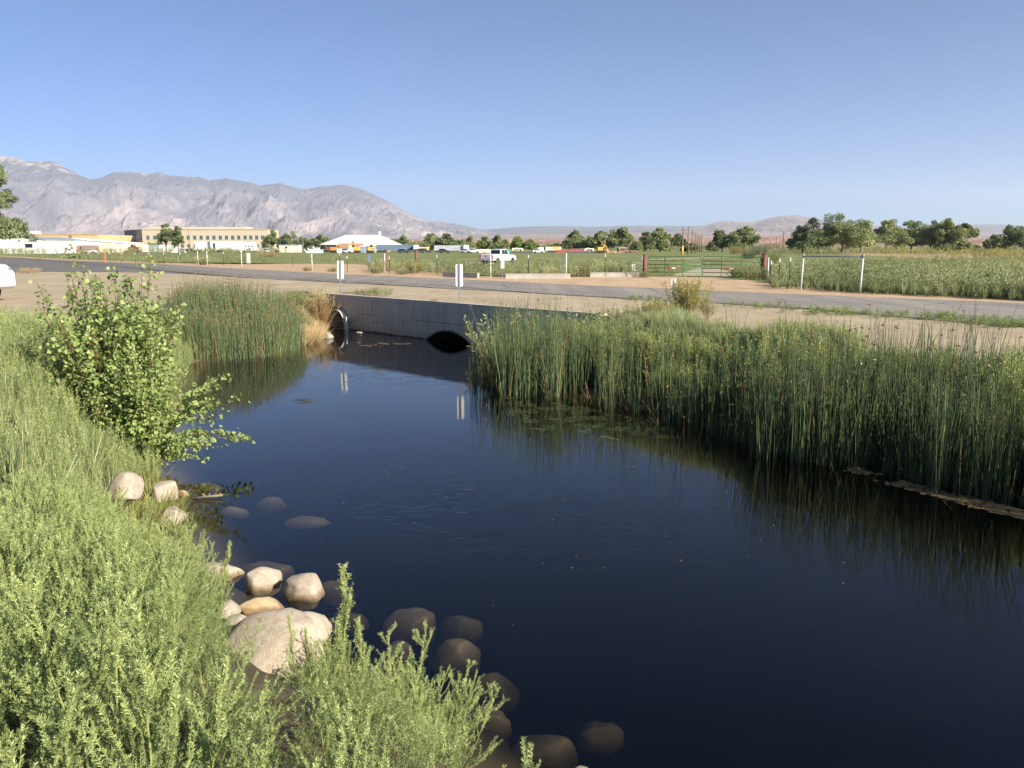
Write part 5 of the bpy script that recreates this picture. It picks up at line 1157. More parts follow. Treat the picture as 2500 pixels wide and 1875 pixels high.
# rough riprap slope at the left end of the headwall
for i, (lab, px, py, w, h) in enumerate((("pinkish grey rock beside the left end of the headwall", 790, 745, 26, 40), ("grey rock at the water by the left end of the headwall", 800, 820, 30, 24))):
    boulder(lab, px, py, w, h, RG, 0.9 if i == 0 else 0.1, 80 + i, group="rocks by the headwall")
t = thing("driftwood_stick", "thin brown stick floating by the left bank boulders", "stick", G(502, 1218, WZ) + [0, 0, 0.01]); 
m = MB(); m.tube([(-0.22, 0, 0), (0.0, 0.02, 0.02), (0.24, 0.05, 0.03)], [0.012, 0.016, 0.02], 6); m.build("stem", M['bark'], t)
m = MB(); rr_ = random.Random(4)
for k in range(10): x = rr_.uniform(-0.05, 0.22); m.tube([(x, 0.03, 0.02), (x + rr_.uniform(-.07, .07), 0.03 + rr_.uniform(-.05, .05), 0.04 + rr_.uniform(0, .03))], 0.005, 4)
m.build("twigs", M['wood'], t)
t = tag(link("floating_disc", None), "pale oval foam patch floating by the slide gate", "foam") if False else None

# ------------------------------------------------------------------ plants
def plant(seed, h, spread, nst, nbr, brl, step, ll, lw, up=0.55, sub=0, stem_r=0.004, tint=(0.45, 0.2), broad=False, top=0.25, spike=0.0, droop=0.0, bstart=0.12, jit=0.004, basew=0.05):
    """upright bushy herb. returns (stems V,F,T), (leaves V,F,T)"""
    rng = np.random.default_rng(seed); A, B, RA, RB = [], [], [], []; LA, LB, LT = [], [], []
    for s in range(nst):
        az = rng.uniform(0, 2 * np.pi); lean = abs(rng.normal(0, spread)); L = h * rng.uniform(0.72, 1.0); K = 6
        b = np.array([math.cos(az), math.sin(az), 0]) * rng.uniform(0, 1) ** 0.6 * basew * h
        dirs = []; P = [b]
        for k in range(K):
            le = lean * (1 - 0.35 * k / K) + droop * k / K; d = np.array([math.cos(az) * math.sin(le), math.sin(az) * math.sin(le), math.cos(le)]) + rng.normal(0, 0.05, 3)
            d /= np.linalg.norm(d); dirs.append(d); P.append(P[-1] + d * L / K)
        for k in range(K):
            A.append(P[k]); B.append(P[k + 1]); RA.append(stem_r * (1 - 0.8 * k / K)); RB.append(stem_r * (1 - 0.8 * (k + 1) / K))
            if k >= 4 or (k / K) > 1 - top: LA.append(P[k]); LB.append(P[k + 1]); LT.append(0.2)
        for j in range(nbr):
            f = bstart + (0.97 - bstart) * (j + rng.uniform(0, 1)) / nbr; k = min(K - 1, int(f * K)); p = P[k] + (P[k + 1] - P[k]) * (f * K - k)
            a2 = rng.uniform(0, 2 * np.pi); o = np.array([math.cos(a2), math.sin(a2), 0]); d = o * (1 - up) + dirs[k] * up; d /= np.linalg.norm(d)
            bl = brl * h * (1.08 - f) * rng.uniform(0.6, 1.15) + 0.03 * h
            m1 = p + d * bl * 0.5; d2 = d * 0.7 + np.array([0, 0, 0.5 - droop]); d2 /= np.linalg.norm(d2); e = m1 + d2 * bl * 0.5
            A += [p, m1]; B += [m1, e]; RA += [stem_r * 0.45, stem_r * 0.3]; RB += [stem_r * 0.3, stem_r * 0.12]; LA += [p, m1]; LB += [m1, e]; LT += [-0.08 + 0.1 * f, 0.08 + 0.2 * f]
            for q in range(sub):
                g = rng.uniform(0.15, 0.95); p2 = p + (m1 - p) * min(1, g * 2) if g < .5 else m1 + (e - m1) * (g * 2 - 1)
                a3 = rng.uniform(0, 2 * np.pi); d3 = d * 0.7 + np.array([math.cos(a3), math.sin(a3), 0.35]) * 0.7; d3 /= np.linalg.norm(d3); sl_ = bl * rng.uniform(0.2, 0.42)
                A.append(p2); B.append(p2 + d3 * sl_); RA.append(stem_r * 0.25); RB.append(stem_r * 0.1); LA.append(p2); LB.append(p2 + d3 * sl_); LT.append(-0.12)
    A, B = np.array(A), np.array(B); Vs, Fs = segs(A, B, np.array(RA), np.array(RB)); Ts = np.full(len(Vs), 0.2) + rng.uniform(-0.15, 0.05)
    LA, LB = np.array(LA), np.array(LB); D_ = LB - LA; ln = np.linalg.norm(D_, axis=1); cnt = np.maximum(1, (ln / step).astype(int)); idx = np.repeat(np.arange(len(LA)), cnt)
    n = len(idx); u = rng.uniform(0, 1, n); p = LA[idx] + D_[idx] * u[:, None] + rng.normal(0, jit, (n, 3)); ax = D_[idx] / (ln[idx][:, None] + 1e-9)
    r = rng.normal(size=(n, 3)); r -= (r * ax).sum(1, keepdims=True) * ax; r /= np.linalg.norm(r, axis=1, keepdims=True) + 1e-9
    d = ax * (0.75 + spike) + r; L = ll * rng.uniform(0.6, 1.25, n); Vl, Fl = leafquads(rng, p, d, L, lw * rng.uniform(0.7, 1.3, n), broad)
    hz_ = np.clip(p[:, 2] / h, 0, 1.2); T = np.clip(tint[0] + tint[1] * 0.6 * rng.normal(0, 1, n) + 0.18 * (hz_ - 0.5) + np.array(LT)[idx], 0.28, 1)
    return (Vs, Fs, Ts), (Vl, Fl, np.repeat(T, 4))
def merged(pl):
    a = Acc(); a.add(*pl[0]); a.add(*pl[1]); return a.arrays()
rng0 = np.random.default_rng(7)
def water_clear(P, margin=0.0):
    d, _ = polydist(P[:, 0], P[:, 1], stream); return (~inpoly(P[:, 0], P[:, 1], stream)) & (d > margin)
def land(P):
    return np.stack([P[:, 0], P[:, 1], terrain(P[:, 0], P[:, 1])], 1)

# --- foreground weeds: leafy, feathery plants with upright side shoots
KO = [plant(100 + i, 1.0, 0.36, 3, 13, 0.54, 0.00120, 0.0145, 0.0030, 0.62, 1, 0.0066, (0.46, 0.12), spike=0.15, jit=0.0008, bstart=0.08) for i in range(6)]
maskF = [(-400, 1180), (0, 1150), (120, 1120), (300, 1230), (390, 1290), (440, 1300), (478, 1400), (520, 1440), (548, 1530), (570, 1580), (700, 1640), (720, 1560), (800, 1500), (850, 1560), (905, 1600), (960, 1570), (1060, 1640), (1090, 1700), (1120, 1790), (1130, 1960), (600, 2300), (-600, 2300)]
def near_weeds():
    rng = np.random.default_rng(3); n = 40000
    x = rng.uniform(-6.6, 0.9, n); y = rng.uniform(1.35, 9.5, n); d, _ = polydist(x, y, stream); k = (~inpoly(x, y, stream)) & (d > 0.10); x, y = x[k], y[k]
    z = terrain(x, y); h = rng.uniform(0.60, 1.10, len(x)) * np.where(y < 2.5, 0.85, 1.0); u, v = proj(np.stack([x, y, z + h], 1))
    k = inpoly(u, v, maskF) & (np.hypot(x, y) > 1.6) & ~((z + h > CH - 0.45) & (y < 3)) & ~((u > 535) & (u < 800) & (v > 1400) & (v < 1545) & (y > 4.8))
    x, y, z, h = x[k], y[k], z[k], h[k]; pts = []; hs = []; A = np.zeros((0, 2))
    for i in range(len(x)):
        if len(A) and np.min((A[:, 0] - x[i]) ** 2 + (A[:, 1] - y[i]) ** 2) < 0.225 ** 2: continue
        A = np.vstack([A, [x[i], y[i]]]); pts.append((x[i], y[i], z[i])); hs.append(h[i])
        if len(pts) >= 290: break
    return pts, hs
NPts, NH = near_weeds()
proto = []
for i, pl in enumerate(KO):
    proto.append((mesh_np("weed_stems", *pl[0][:2], M['kochia'], {"tint": pl[0][2]}), mesh_np("weed_leaves", *pl[1][:2], M['kochia'], {"tint": pl[1][2]})))
def weed_thing(i, p, h, label, rng, tiltx=None, nm="kochia_weed", group="feathery weeds on the near bank"):
    t = thing(nm, label, "weed", p, rng.uniform(0, 6.28), group); t.scale = (h * rng.uniform(0.9, 1.15), h * rng.uniform(0.9, 1.15), h)
    t.rotation_euler = (rng.normal(0, 0.10) if tiltx is None else tiltx[0], rng.normal(0, 0.10) if tiltx is None else tiltx[1], t.rotation_euler[2])
    link("stem", proto[i][0], t); link("foliage", proto[i][1], t); return t
rng = np.random.default_rng(12)
order = sorted(range(len(NPts)), key=lambda k: NPts[k][1])
LABW = "feathery pale green weed in the dense stand on the near bank"
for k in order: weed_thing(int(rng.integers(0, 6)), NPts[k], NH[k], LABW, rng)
UG = [merged(plant(150 + i, 1.0, 0.5, 5, 8, 0.5, 0.010, 0.04, 0.009, 0.55, 1, 0.006, (0.30, 0.10))) for i in range(3)]
rg_ = np.random.default_rng(5); ux = rg_.uniform(-6.8, 1.0, 9000); uy = rg_.uniform(1.2, 9.6, 9000); ud, _ = polydist(ux, uy, stream); uz = terrain(ux, uy); uu, uv = proj(np.stack([ux, uy, uz + 0.25], 1))
kk_ = (~inpoly(ux, uy, stream)) & (ud > 0.02) & inpoly(uu, uv, maskF) & ~((uu > 540) & (uu < 790) & (uv > 1400) & (uv < 1600))
tag(scatter(UG, np.stack([ux, uy, uz], 1)[kk_][:900], rg_, (0.14, 0.26), 0.2, 0.12).build("undergrowth", M['kochia']), "low leafy growth under the feathery weeds on the near bank", "weeds", kind="stuff")
# the individual plants that stand out against the water
def spot(px, pytop, Y0, h):
    d = D(px, pytop, Y0); return (d[0], d[1], d[2] - h)
SPIRE = plant(201, 1.0, 0.05, 1, 34, 0.22, 0.0013, 0.0135, 0.0030, 0.72, 1, 0.006, (0.62, 0.12), bstart=0.2)
SPRAY = plant(202, 1.0, 0.14, 2, 16, 0.46, 0.0013, 0.0125, 0.0028, 0.50, 3, 0.006, (0.64, 0.12))
proto += [(mesh_np("weed_stems", *q[0][:2], M['kochia'], {"tint": q[0][2]}), mesh_np("weed_leaves", *q[1][:2], M['kochia'], {"tint": q[1][2]})) for q in (SPIRE, SPRAY)]
for lab, k, px, py, Y0, h, tl in (("tallest feathery weed spire standing up against the dark water", 6, 838, 1325, 5.5, 1.15, (0, 0)), ("shorter weed spire just right of the tallest one, over the sunken stones", 6, 905, 1470, 5.2, 0.7, (0.05, 0.05)), ("cluster-topped weed leaning right over the sunken boulders", 7, 985, 1530, 4.9, 0.75, (0.0, 0.12)),
        ("spreading weed spray reaching furthest right over the water", 7, 1085, 1610, 4.6, 0.72, (0.0, 0.20)), ("low weed spray at the bottom edge furthest to the right", 7, 1090, 1740, 4.3, 0.6, (0.05, 0.22)), ("thin weed spire in front of the huge white boulder's right half", 6, 722, 1462, 5.5, 0.75, (0, 0)), ("second thin weed spire right before the huge white boulder", 6, 775, 1490, 5.5, 0.7, (0, 0.03)),
        ("small weed spire before the left half of the huge white boulder", 6, 610, 1560, 5.6, 0.5, (0, 0)), ("weed shoot arching over the flat pale oval stone", 6, 503, 1285, 7.6, 0.8, (0, 0.12)), ("weed shoot leaning over the water beside the floating stick", 7, 470, 1225, 9.3, 0.6, (0, 0.25))):
    p = spot(px, py, Y0, h); p = (p[0], p[1], p[2]); zt_ = float(terrain(np.array([p[0]]), np.array([p[1]]))[0])
    hh = p[2] + h - zt_; weed_thing(k, (p[0], p[1], zt_), min(hh, 1.5), lab, rng, tl, group=None)

# --- left bank: mass of weeds further back
MID = [merged(plant(300 + i, 1.0, 0.30, 4, 9, 0.36, 0.018, 0.040, 0.0085, 0.62, 1, 0.006, (0.50, 0.17))) for i in range(5)]
def sample(n, xr, yr, rng, cond, pw=1.0):
    x = rng.uniform(*xr, n); y = yr[0] + (yr[1] - yr[0]) * rng.uniform(0, 1, n) ** pw; P = np.stack([x, y], 1); P = P[cond(P)]; return land(P)
rng = np.random.default_rng(21)
def leftcond(P):
    z = terrain(P[:, 0], P[:, 1]); u, v = proj(np.stack([P[:, 0], P[:, 1], z + 0.62], 1)); u0, v0 = proj(np.stack([P[:, 0], P[:, 1], z], 1))
    ok = (P[:, 0] < 0) & water_clear(P, 0.15) & (v > 748 + 14 * np.sin(u * 0.012)) & (u > -500) & (v < 1330)
    # keep the upper bank boulders in sight
    ok &= ~((u > 262) & (u < 450) & (v > 1105) & (v < 1290) & (v0 > 1180))
    return ok & (u0 < 735)
P = sample(9000, (-27, -3.0), (7.5, 29), rng, leftcond, 0.85); P = P[:2600]
sz = np.where(P[:, 1] < 12, 0.75, 0.85)
acc = scatter(MID, P, rng, (0.6, 1.0), 0.12, 0.13, sz); w = acc.build("meadow_weeds", M['meadow_l'] if 'meadow_l' in M else M['kochia']); tag(w, "dense feathery green weeds covering the left bank", "weeds", kind="stuff")
# fine yellowish grass between them
def grass_tmpl(seed, n, h, spread, w, tint, segn=1):
    r = np.random.default_rng(seed); a = r.uniform(0, 2 * np.pi, n); rad = r.uniform(0, 0.12, n) * h; p = np.stack([np.cos(a) * rad, np.sin(a) * rad, 0 * a], 1)
    le = np.abs(r.normal(0, spread, n)); a2 = r.uniform(0, 2 * np.pi, n); d = np.stack([np.cos(a2) * np.sin(le), np.sin(a2) * np.sin(le), np.cos(le)], 1)
    V, Fc = leafquads(r, p, d, h * r.uniform(0.55, 1.0, n), w); return V, Fc, np.repeat(np.clip(tint[0] + tint[1] * r.normal(0, 1, n), 0.28, 1), 4)
GR_ = [grass_tmpl(400 + i, 26, 1.0, 0.28, 0.016, (0.62, 0.16)) for i in range(4)]
P2 = sample(9000, (-27, -3.0), (7.0, 29), rng, leftcond, 0.85)[:3500]
acc = scatter(GR_, P2, rng, (0.4, 0.8), 0.1, 0.12); tag(acc.build("meadow_grass", M['meadow']), "fine yellow-green grass mixed into the left bank weeds", "grass", kind="stuff")
# straw yellow grass by the upper bank boulders
Pb = []
for px, py, n in ((350, 1190, 26), (400, 1150, 22), (340, 1240, 16), (385, 1115, 14), (430, 1180, 10), (270, 1250, 10)):
    c = G(px, py, -0.9); Pb += [(c[0] + rng.normal(0, 0.28), c[1] + rng.normal(0, 0.35)) for _ in range(n)]
Pb = np.array(Pb); Pb = land(Pb[water_clear(Pb, 0.05)]); acc = scatter(GR_, Pb, rng, (0.35, 0.6), 0.2, 0.1)
tag(acc.build("bank_grass", M['yellowgrass'] if 'yellowgrass' in M else M['rabbit']), "yellow-green tussock grass around the upper bank boulders", "grass", kind="stuff")

# --- rushes
def rushes(name, label, P, H, rng, lean=0.05, r=0.0065, heads=0.25, tint=(0.55, 0.16), dead=0.06, bend=0.06, mat=None):
    n = len(P); K = 5; az = rng.uniform(0, 2 * np.pi, n); le = np.abs(rng.normal(0, lean, n)); be = rng.normal(0, bend, n); dk = rng.uniform(0, 1, n) < dead; le = np.where(dk, le + np.abs(rng.normal(0, 0.3, n)), le)
    T0 = np.where(dk, rng.uniform(0.02, 0.25, n), np.clip(tint[0] + tint[1] * rng.normal(0, 1, n), 0.3, 1)); R = r * rng.uniform(0.7, 1.3, n)
    pts = []
    for k in range(K):
        f = k / (K - 1); o = H * f * np.sin(le) + be * H * f * f; pts.append(np.stack([P[:, 0] + np.cos(az) * o, P[:, 1] + np.sin(az) * o, P[:, 2] + H * f * np.cos(le)], 1))
    acc = Acc()
    V = np.zeros((n, K * 3, 3))
    for k in range(K):
        for j in range(3):
            q = 2 * np.pi * j / 3; rk_ = R * (1 - 0.75 * k / (K - 1)); V[:, k * 3 + j] = pts[k] + np.stack([np.cos(q) * rk_, np.sin(q) * rk_, 0 * rk_], 1)
    f = []
    for k in range(K - 1):
        for j in range(3): a, b, c, d = k * 3 + j, k * 3 + (j + 1) % 3, (k + 1) * 3 + (j + 1) % 3, (k + 1) * 3 + j; f += [(a, b, c), (a, c, d)]
    Fc = (np.array(f)[None] + K * 3 * np.arange(n)[:, None, None]).reshape(-1, 3)
    acc.add(V.reshape(-1, 3), Fc, np.repeat(T0, K * 3))
    hs_ = np.where((rng.uniform(0, 1, n) < heads))[0]
    if len(hs_):
        m = 9; ii = np.repeat(hs_, m); tp = pts[-1][ii] + (pts[-2][ii] - pts[-1][ii]) * 0.12; d = rng.normal(0, 1, (len(ii), 3)); d[:, 2] = d[:, 2] * 0.6 + 0.1
        s = rng.uniform(0.025, 0.055, len(ii)); V2, F2 = leafquads(rng, tp, d, s, s * 0.45); acc.add(V2, F2, np.repeat(rng.uniform(0.0, 0.14, len(ii)), 4))
    return tag(acc.build(name, mat or M['rush']), label, "rushes", kind="stuff")
rng = np.random.default_rng(31)
# right bank rush belt: a world polygon from the front edge in the water back to the bank
front = [W(1138, 936), W(1250, 958), W(1416, 984), W(1560, 1022), W(1670, 1056), W(1859, 1106), W(2049, 1140), W(2239, 1184), W(2400, 1222), W(2520, 1256), W(2900, 1390)]
back_ = [(f[0] + 1.1 + 0.5 * (i > 4), f[1] + 1.3 + 0.5 * (i > 4)) for i, f in enumerate(front)]; back_[0] = (front[0][0] + 1.2, front[0][1] + 3.2); back_[1] = (front[1][0] + 1.3, front[1][1] + 3.0); back_[2] = (front[2][0] + 1.2, front[2][1] + 2.2)
belt = front + back_[::-1]
def in_belt(n, poly, rng, edge=0.0):
    A = np.array(poly); x0, y0 = A.min(0); x1, y1 = A.max(0); x = rng.uniform(x0, x1, n); y = rng.uniform(y0, y1, n)
    jx = x + 0.5 * (fbm(x * 0.9, y * 0.9, 3, 77) - 0.5) * 2; jy = y + 0.7 * (fbm(x * 0.9 + 9, y * 0.9, 3, 78) - 0.5) * 2
    k = inpoly(jx, jy, poly) & ~behind_wall(x, y); P = np.stack([x[k], y[k]], 1); return P
def behind_wall(x, y):
    s = (x - WA[0]) * wall_u[0] + (y - WA[1]) * wall_u[1]; q = (x - WA[0]) * wall_n[0] + (y - WA[1]) * wall_n[1]
    return (q < 0.25) & (s > -0.3) & (s < WL + cl + 0.3)
def rooted(P):
    z = terrain(P[:, 0], P[:, 1]); return np.stack([P[:, 0], P[:, 1], np.maximum(z, WZ - 0.25)], 1)
P = in_belt(62000, belt, rng); P = P[fbm(P[:, 0] * 1.3, P[:, 1] * 1.3, 3, 61) > 0.40]; P = rooted(P[:5600])
u_, v_ = proj(P); H = 1.62 + 0.34 * rng.normal(0, 1, len(P)) - 0.62 * sstep((u_ - 1380) / 120) * sstep((1980 - u_) / 200) + 1.5 * (fbm(P[:, 0] * 0.8, P[:, 1] * 0.8, 3, 9) - 0.5); H = np.clip(H + 0.05 * sstep((u_ - 1900) / 200), 0.45, 2.35)
H -= np.maximum(P[:, 2] - WZ, 0) * 0.75; H = np.maximum(H, 0.45)
rushes("rushes", "tall dark green rushes standing in the water along the right bank", P, H, rng, 0.075, 0.0085, 0.06, (0.56, 0.20), 0.05)
# a few much taller bare stems
k = (rng.uniform(0, 1, len(P)) < np.where(u_ > 1750, 0.12, 0.02)) | ((u_ > 1180) & (u_ < 1380) & (rng.uniform(0, 1, len(P)) < 0.02)); Pt = P[k]
rushes("tall_rushes", "scattered taller rush stems rising over the belt and against the road", Pt, np.clip(rng.normal(2.45, 0.22, len(Pt)), 1.9, 2.9) - np.maximum(Pt[:, 2] - WZ, 0) * 0.8, rng, 0.13, 0.0095, 0.20, (0.46, 0.16), 0.015, 0.10)
# bent dead stems at the foot of the belt
ft = np.array(front); Pd = []
for i in range(len(ft) - 1):
    for _ in range(26): f = rng.uniform(); q = ft[i] + (ft[i + 1] - ft[i]) * f; Pd.append((q[0] + rng.normal(0.25, 0.3), q[1] + rng.normal(0.3, 0.3)))
Pd = rooted(np.array(Pd)); rushes("dead_rushes", "bent straw coloured rush stems at the water's edge of the right belt", Pd, rng.uniform(0.3, 0.9, len(Pd)), rng, 0.5, 0.0065, 0.1, (0.4, 0.1), 0.85, 0.3)
# left clump
lc = [W(440, 885), W(480, 884), W(560, 880), W(640, 872), W(690, 864), W(742, 846), (W(742, 836)[0] - 0.4, W(742, 836)[1] + 2.6), (W(640, 860)[0] - 1.0, W(640, 860)[1] + 2.8), (W(430, 868)[0] - 1.2, W(430, 868)[1] + 2.2)]
P = rooted(in_belt(26000, lc, rng)[:4600]); u_, v_ = proj(P); H = np.clip(1.32 + 0.24 * rng.normal(0, 1, len(P)), 0.6, 1.9) * (0.62 + 0.38 * np.clip(1.15 - ((u_ - 570) / 190) ** 2, 0, 1)) - np.maximum(P[:, 2] - WZ, 0) * 0.35; H = np.maximum(H, 0.3)
rushes("rushes", "round clump of green rushes on the left bank before the headwall", P, H, rng, 0.10, 0.008, 0.22, (0.60, 0.17), 0.08, 0.10)

# --- green brush and weeds on the right bank behind the rushes
BR = [merged(plant(500 + i, 1.0, 0.30, 4, 9, 0.34, 0.018, 0.042, 0.010, 0.66, 1, 0.006, (0.68, 0.16))) for i in range(4)]
bb = [(WB[0] - 3.2, WB[1] + 0.6), (WB[0] + 0.2, WB[1] - 0.6), (WC[0] + 0.8, WC[1] - 0.3), tuple(G(1700, 812)[:2]), tuple(G(1900, 838)[:2]), tuple(G(2100, 862)[:2]), tuple(G(2300, 885)[:2]), tuple(G(2520, 900)[:2]), tuple(G(2900, 940)[:2])] + [(f[0] + 0.9, f[1] + 1.0) for f in front[::-1]][0:9]
P = in_belt(30000, bb, rng); P = P[:2600]; P = rooted(P)
u_, v_ = proj(P + [0, 0, 0.6]); P = P[(v_ > 775)]
us_, _v = proj(P); mid_ = np.where((us_ > 1400) & (us_ < 1850), 0.72, 1.0)
acc = scatter(BR, P, rng, (0.7, 1.1), 0.12, 0.14, mid_ * np.where(P[:, 2] < -0.6, 1.20, 0.66), np.full(len(P), 0.10)); tag(acc.build("bank_weeds", M['brush']), "bright green leafy weeds on the right bank behind the rushes", "weeds", kind="stuff")
P = in_belt(40000, bb, rng)[:5200]; P = rooted(P); us_, _v = proj(P); mid_ = np.where((us_ > 1400) & (us_ < 1850), 0.7, 1.0); acc = scatter(GR_, P, rng, (0.40, 0.85), 0.12, 0.15, mid_, np.full(len(P), 0.16)); tag(acc.build("bank_grass", M['meadow']), "grass between the weeds on the right bank", "grass", kind="stuff")
# creeping weeds along the near road edge
LOW = [merged(plant(540 + i, 1.0, 0.95, 7, 6, 0.45, 0.04, 0.09, 0.03, 0.35, 1, 0.006, (0.45, 0.15), broad=True, droop=0.3)) for i in range(3)]
Pc = []
for px, py, n, s in ((2010, 763, 30, 40), (2090, 768, 34, 45), (2180, 774, 20, 30), (2290, 780, 44, 40), (2400, 789, 44, 45), (2470, 797, 44, 40), (1870, 752, 14, 28), (1795, 746, 8, 16), (1560, 733, 7, 14), (1590, 734, 6, 12), (1540, 731, 6, 10), (1940, 758, 6, 20)):
    for _ in range(n): q = G(px + rng.normal(0, s), py + rng.normal(0, 2.2) + 0.0); Pc.append((q[0], q[1]))
Pc = land(np.array(Pc)); tag(scatter(LOW, Pc, rng, (0.16, 0.34), 0.1, 0.12).build("roadside_weeds", M['brush']), "low creeping weeds along the broken road edge", "weeds", kind="stuff")

# --- single shrubs
def shrub(name, label, cat, px, pyb, pyt, mat, pl, z=0.0, wide=1.0, group=None, at_=None, jit=0, rz=0.0):
    B = G(px, pyb, z) if at_ is None else np.array(at_); zt = float(terrain(np.array([B[0]]), np.array([B[1]]))[0]); H = D(px, pyt, B[1])[2] - zt
    t = thing(name, label, cat, (B[0], B[1], zt), rz, group); t.scale = (H * wide, H * wide, H)
    link("stem", mesh_np("stem", *pl[0][:2], mat, {"tint": pl[0][2]}), t); link("foliage", mesh_np("foliage", *pl[1][:2], mat, {"tint": pl[1][2]}), t); return t
RB = plant(601, 1.0, 0.40, 70, 10, 0.24, 0.014, 0.055, 0.011, 0.72, 1, 0.006, (0.66, 0.2), basew=0.25)
shrub("rabbitbrush", "feathery yellow-green brush with straw stems hiding the peeling marker post", "bush", 1672, 776, 672, M['rabbit'], RB, 0, 0.95)
RB2 = plant(602, 1.0, 0.55, 24, 9, 0.30, 0.020, 0.050, 0.011, 0.6, 1, 0.006, (0.42, 0.16))
shrub("saltbush", "grey-green bush standing left of the feathery yellow-green one", "bush", 1618, 780, 712, M['meadow'], RB2, 0, 0.95)
shrub("saltbush", "low olive bush standing right of the feathery yellow-green one", "bush", 1726, 782, 712, M['rabbit'], RB2, 0, 0.9, rz=2)
shrub("rabbitbrush", "straw and green brush covering the right end of the headwall", "bush", 1596, 786, 728, M['rabbit'], RB, 0, 1.0, rz=3)
shrub("rabbitbrush", "low olive bush over the wing wall left of the yellow-green brush", "bush", 1545, 783, 742, M['meadow'], RB, 0, 1.0, rz=5)
shrub("rabbitbrush", "small olive bush where the headwall meets its wing wall", "bush", 1497, 777, 745, M['meadow'], RB, 0, 0.9, rz=6)
LB_ = plant(603, 1.0, 0.45, 80, 8, 0.34, 0.030, 0.07, 0.018, 0.5, 0, 0.006, (0.50, 0.14), basew=0.9)
shrub("saltbush", "rounded grey-green bush behind the top of the headwall, between the two marker plates", "bush", 928, 722, 696, M['meadow'], LB_, 0, 1.05)
shrub("saltbush", "flatter green bush touching the rounded one behind the headwall", "bush", 888, 720, 703, M['meadow'], LB_, 0, 1.2, rz=1)
shrub("low_weed", "small dark weed behind the headwall, nearest the right marker plate", "weed", 1060, 735, 729, M['meadow'], LB_, 0, 1.7, rz=1)
shrub("saltbush", "green bush behind the rushes at the headwall's top", "bush", 1375, 765, 742, M['meadow'], LB_, 0, 1.0, rz=3)
DG = plant(604, 1.0, 0.45, 60, 4, 0.2, 0.03, 0.06, 0.006, 0.8, 0, 0.006, (0.62, 0.15))
shrub("dry_bush", "reddish dry bush at the left end of the headwall", "bush", 783, 722, 692, M['straw'], DG, 0, 0.9)
shrub("saltbush", "grey-green bush left of the reddish dry one", "bush", 752, 718, 700, M['meadow'], LB_, 0, 0.9, rz=2)
shrub("saltbush", "dark green bush above the left rush clump", "bush", 700, 722, 703, M['meadow'], LB_, 0, 1.0, rz=4)
shrub("dry_bush", "dry straw coloured bush at the asphalt edge above the parked car's nose", "bush", 72, 667, 652, M['straw'], LB_, 0, 1.5, rz=1)
def groundhit(px, py):
    px = np.asarray(px, float); py = np.asarray(py, float); u = (px - 1250) / F; v = (937.5 - py) / F; dx, dy, dz = u, CP + v * SP, -SP + v * CP
    t = np.full(px.shape, 4.0); hit = np.zeros(px.shape, bool)
    for _ in range(1500):
        gap = CH + dz * t - terrain(dx * t, dy * t); hit |= gap <= 0; t = np.where(hit, t, t + np.clip(gap * 0.8, 0.02, 1.0))
        if hit.all(): break
    return np.stack([dx * t, dy * t], 1)[hit & (t < 90)]
# pale dry grass hanging over the bank by the headwall
gx = rng.uniform(715, 815, 1400); gy = rng.uniform(745, 848, 1400); gk = inpoly(gx, gy, [(718, 770), (745, 748), (800, 740), (812, 800), (806, 832), (785, 842), (740, 850), (722, 820)])
Pg = groundhit(gx[gk], gy[gk]); Pg = land(Pg[~inpoly(Pg[:, 0], Pg[:, 1], stream) & ~behind_wall(Pg[:, 0], Pg[:, 1])][:700]); STR = [grass_tmpl(440 + i, 34, 1.0, 0.5, 0.02, (0.62, 0.18)) for i in range(3)]
tag(scatter(STR, Pg, rng, (0.35, 0.62), 0.3, 0.12).build("dry_grass", M['straw']), "pale straw coloured grass spilling down the bank beside the headwall", "grass", kind="stuff")

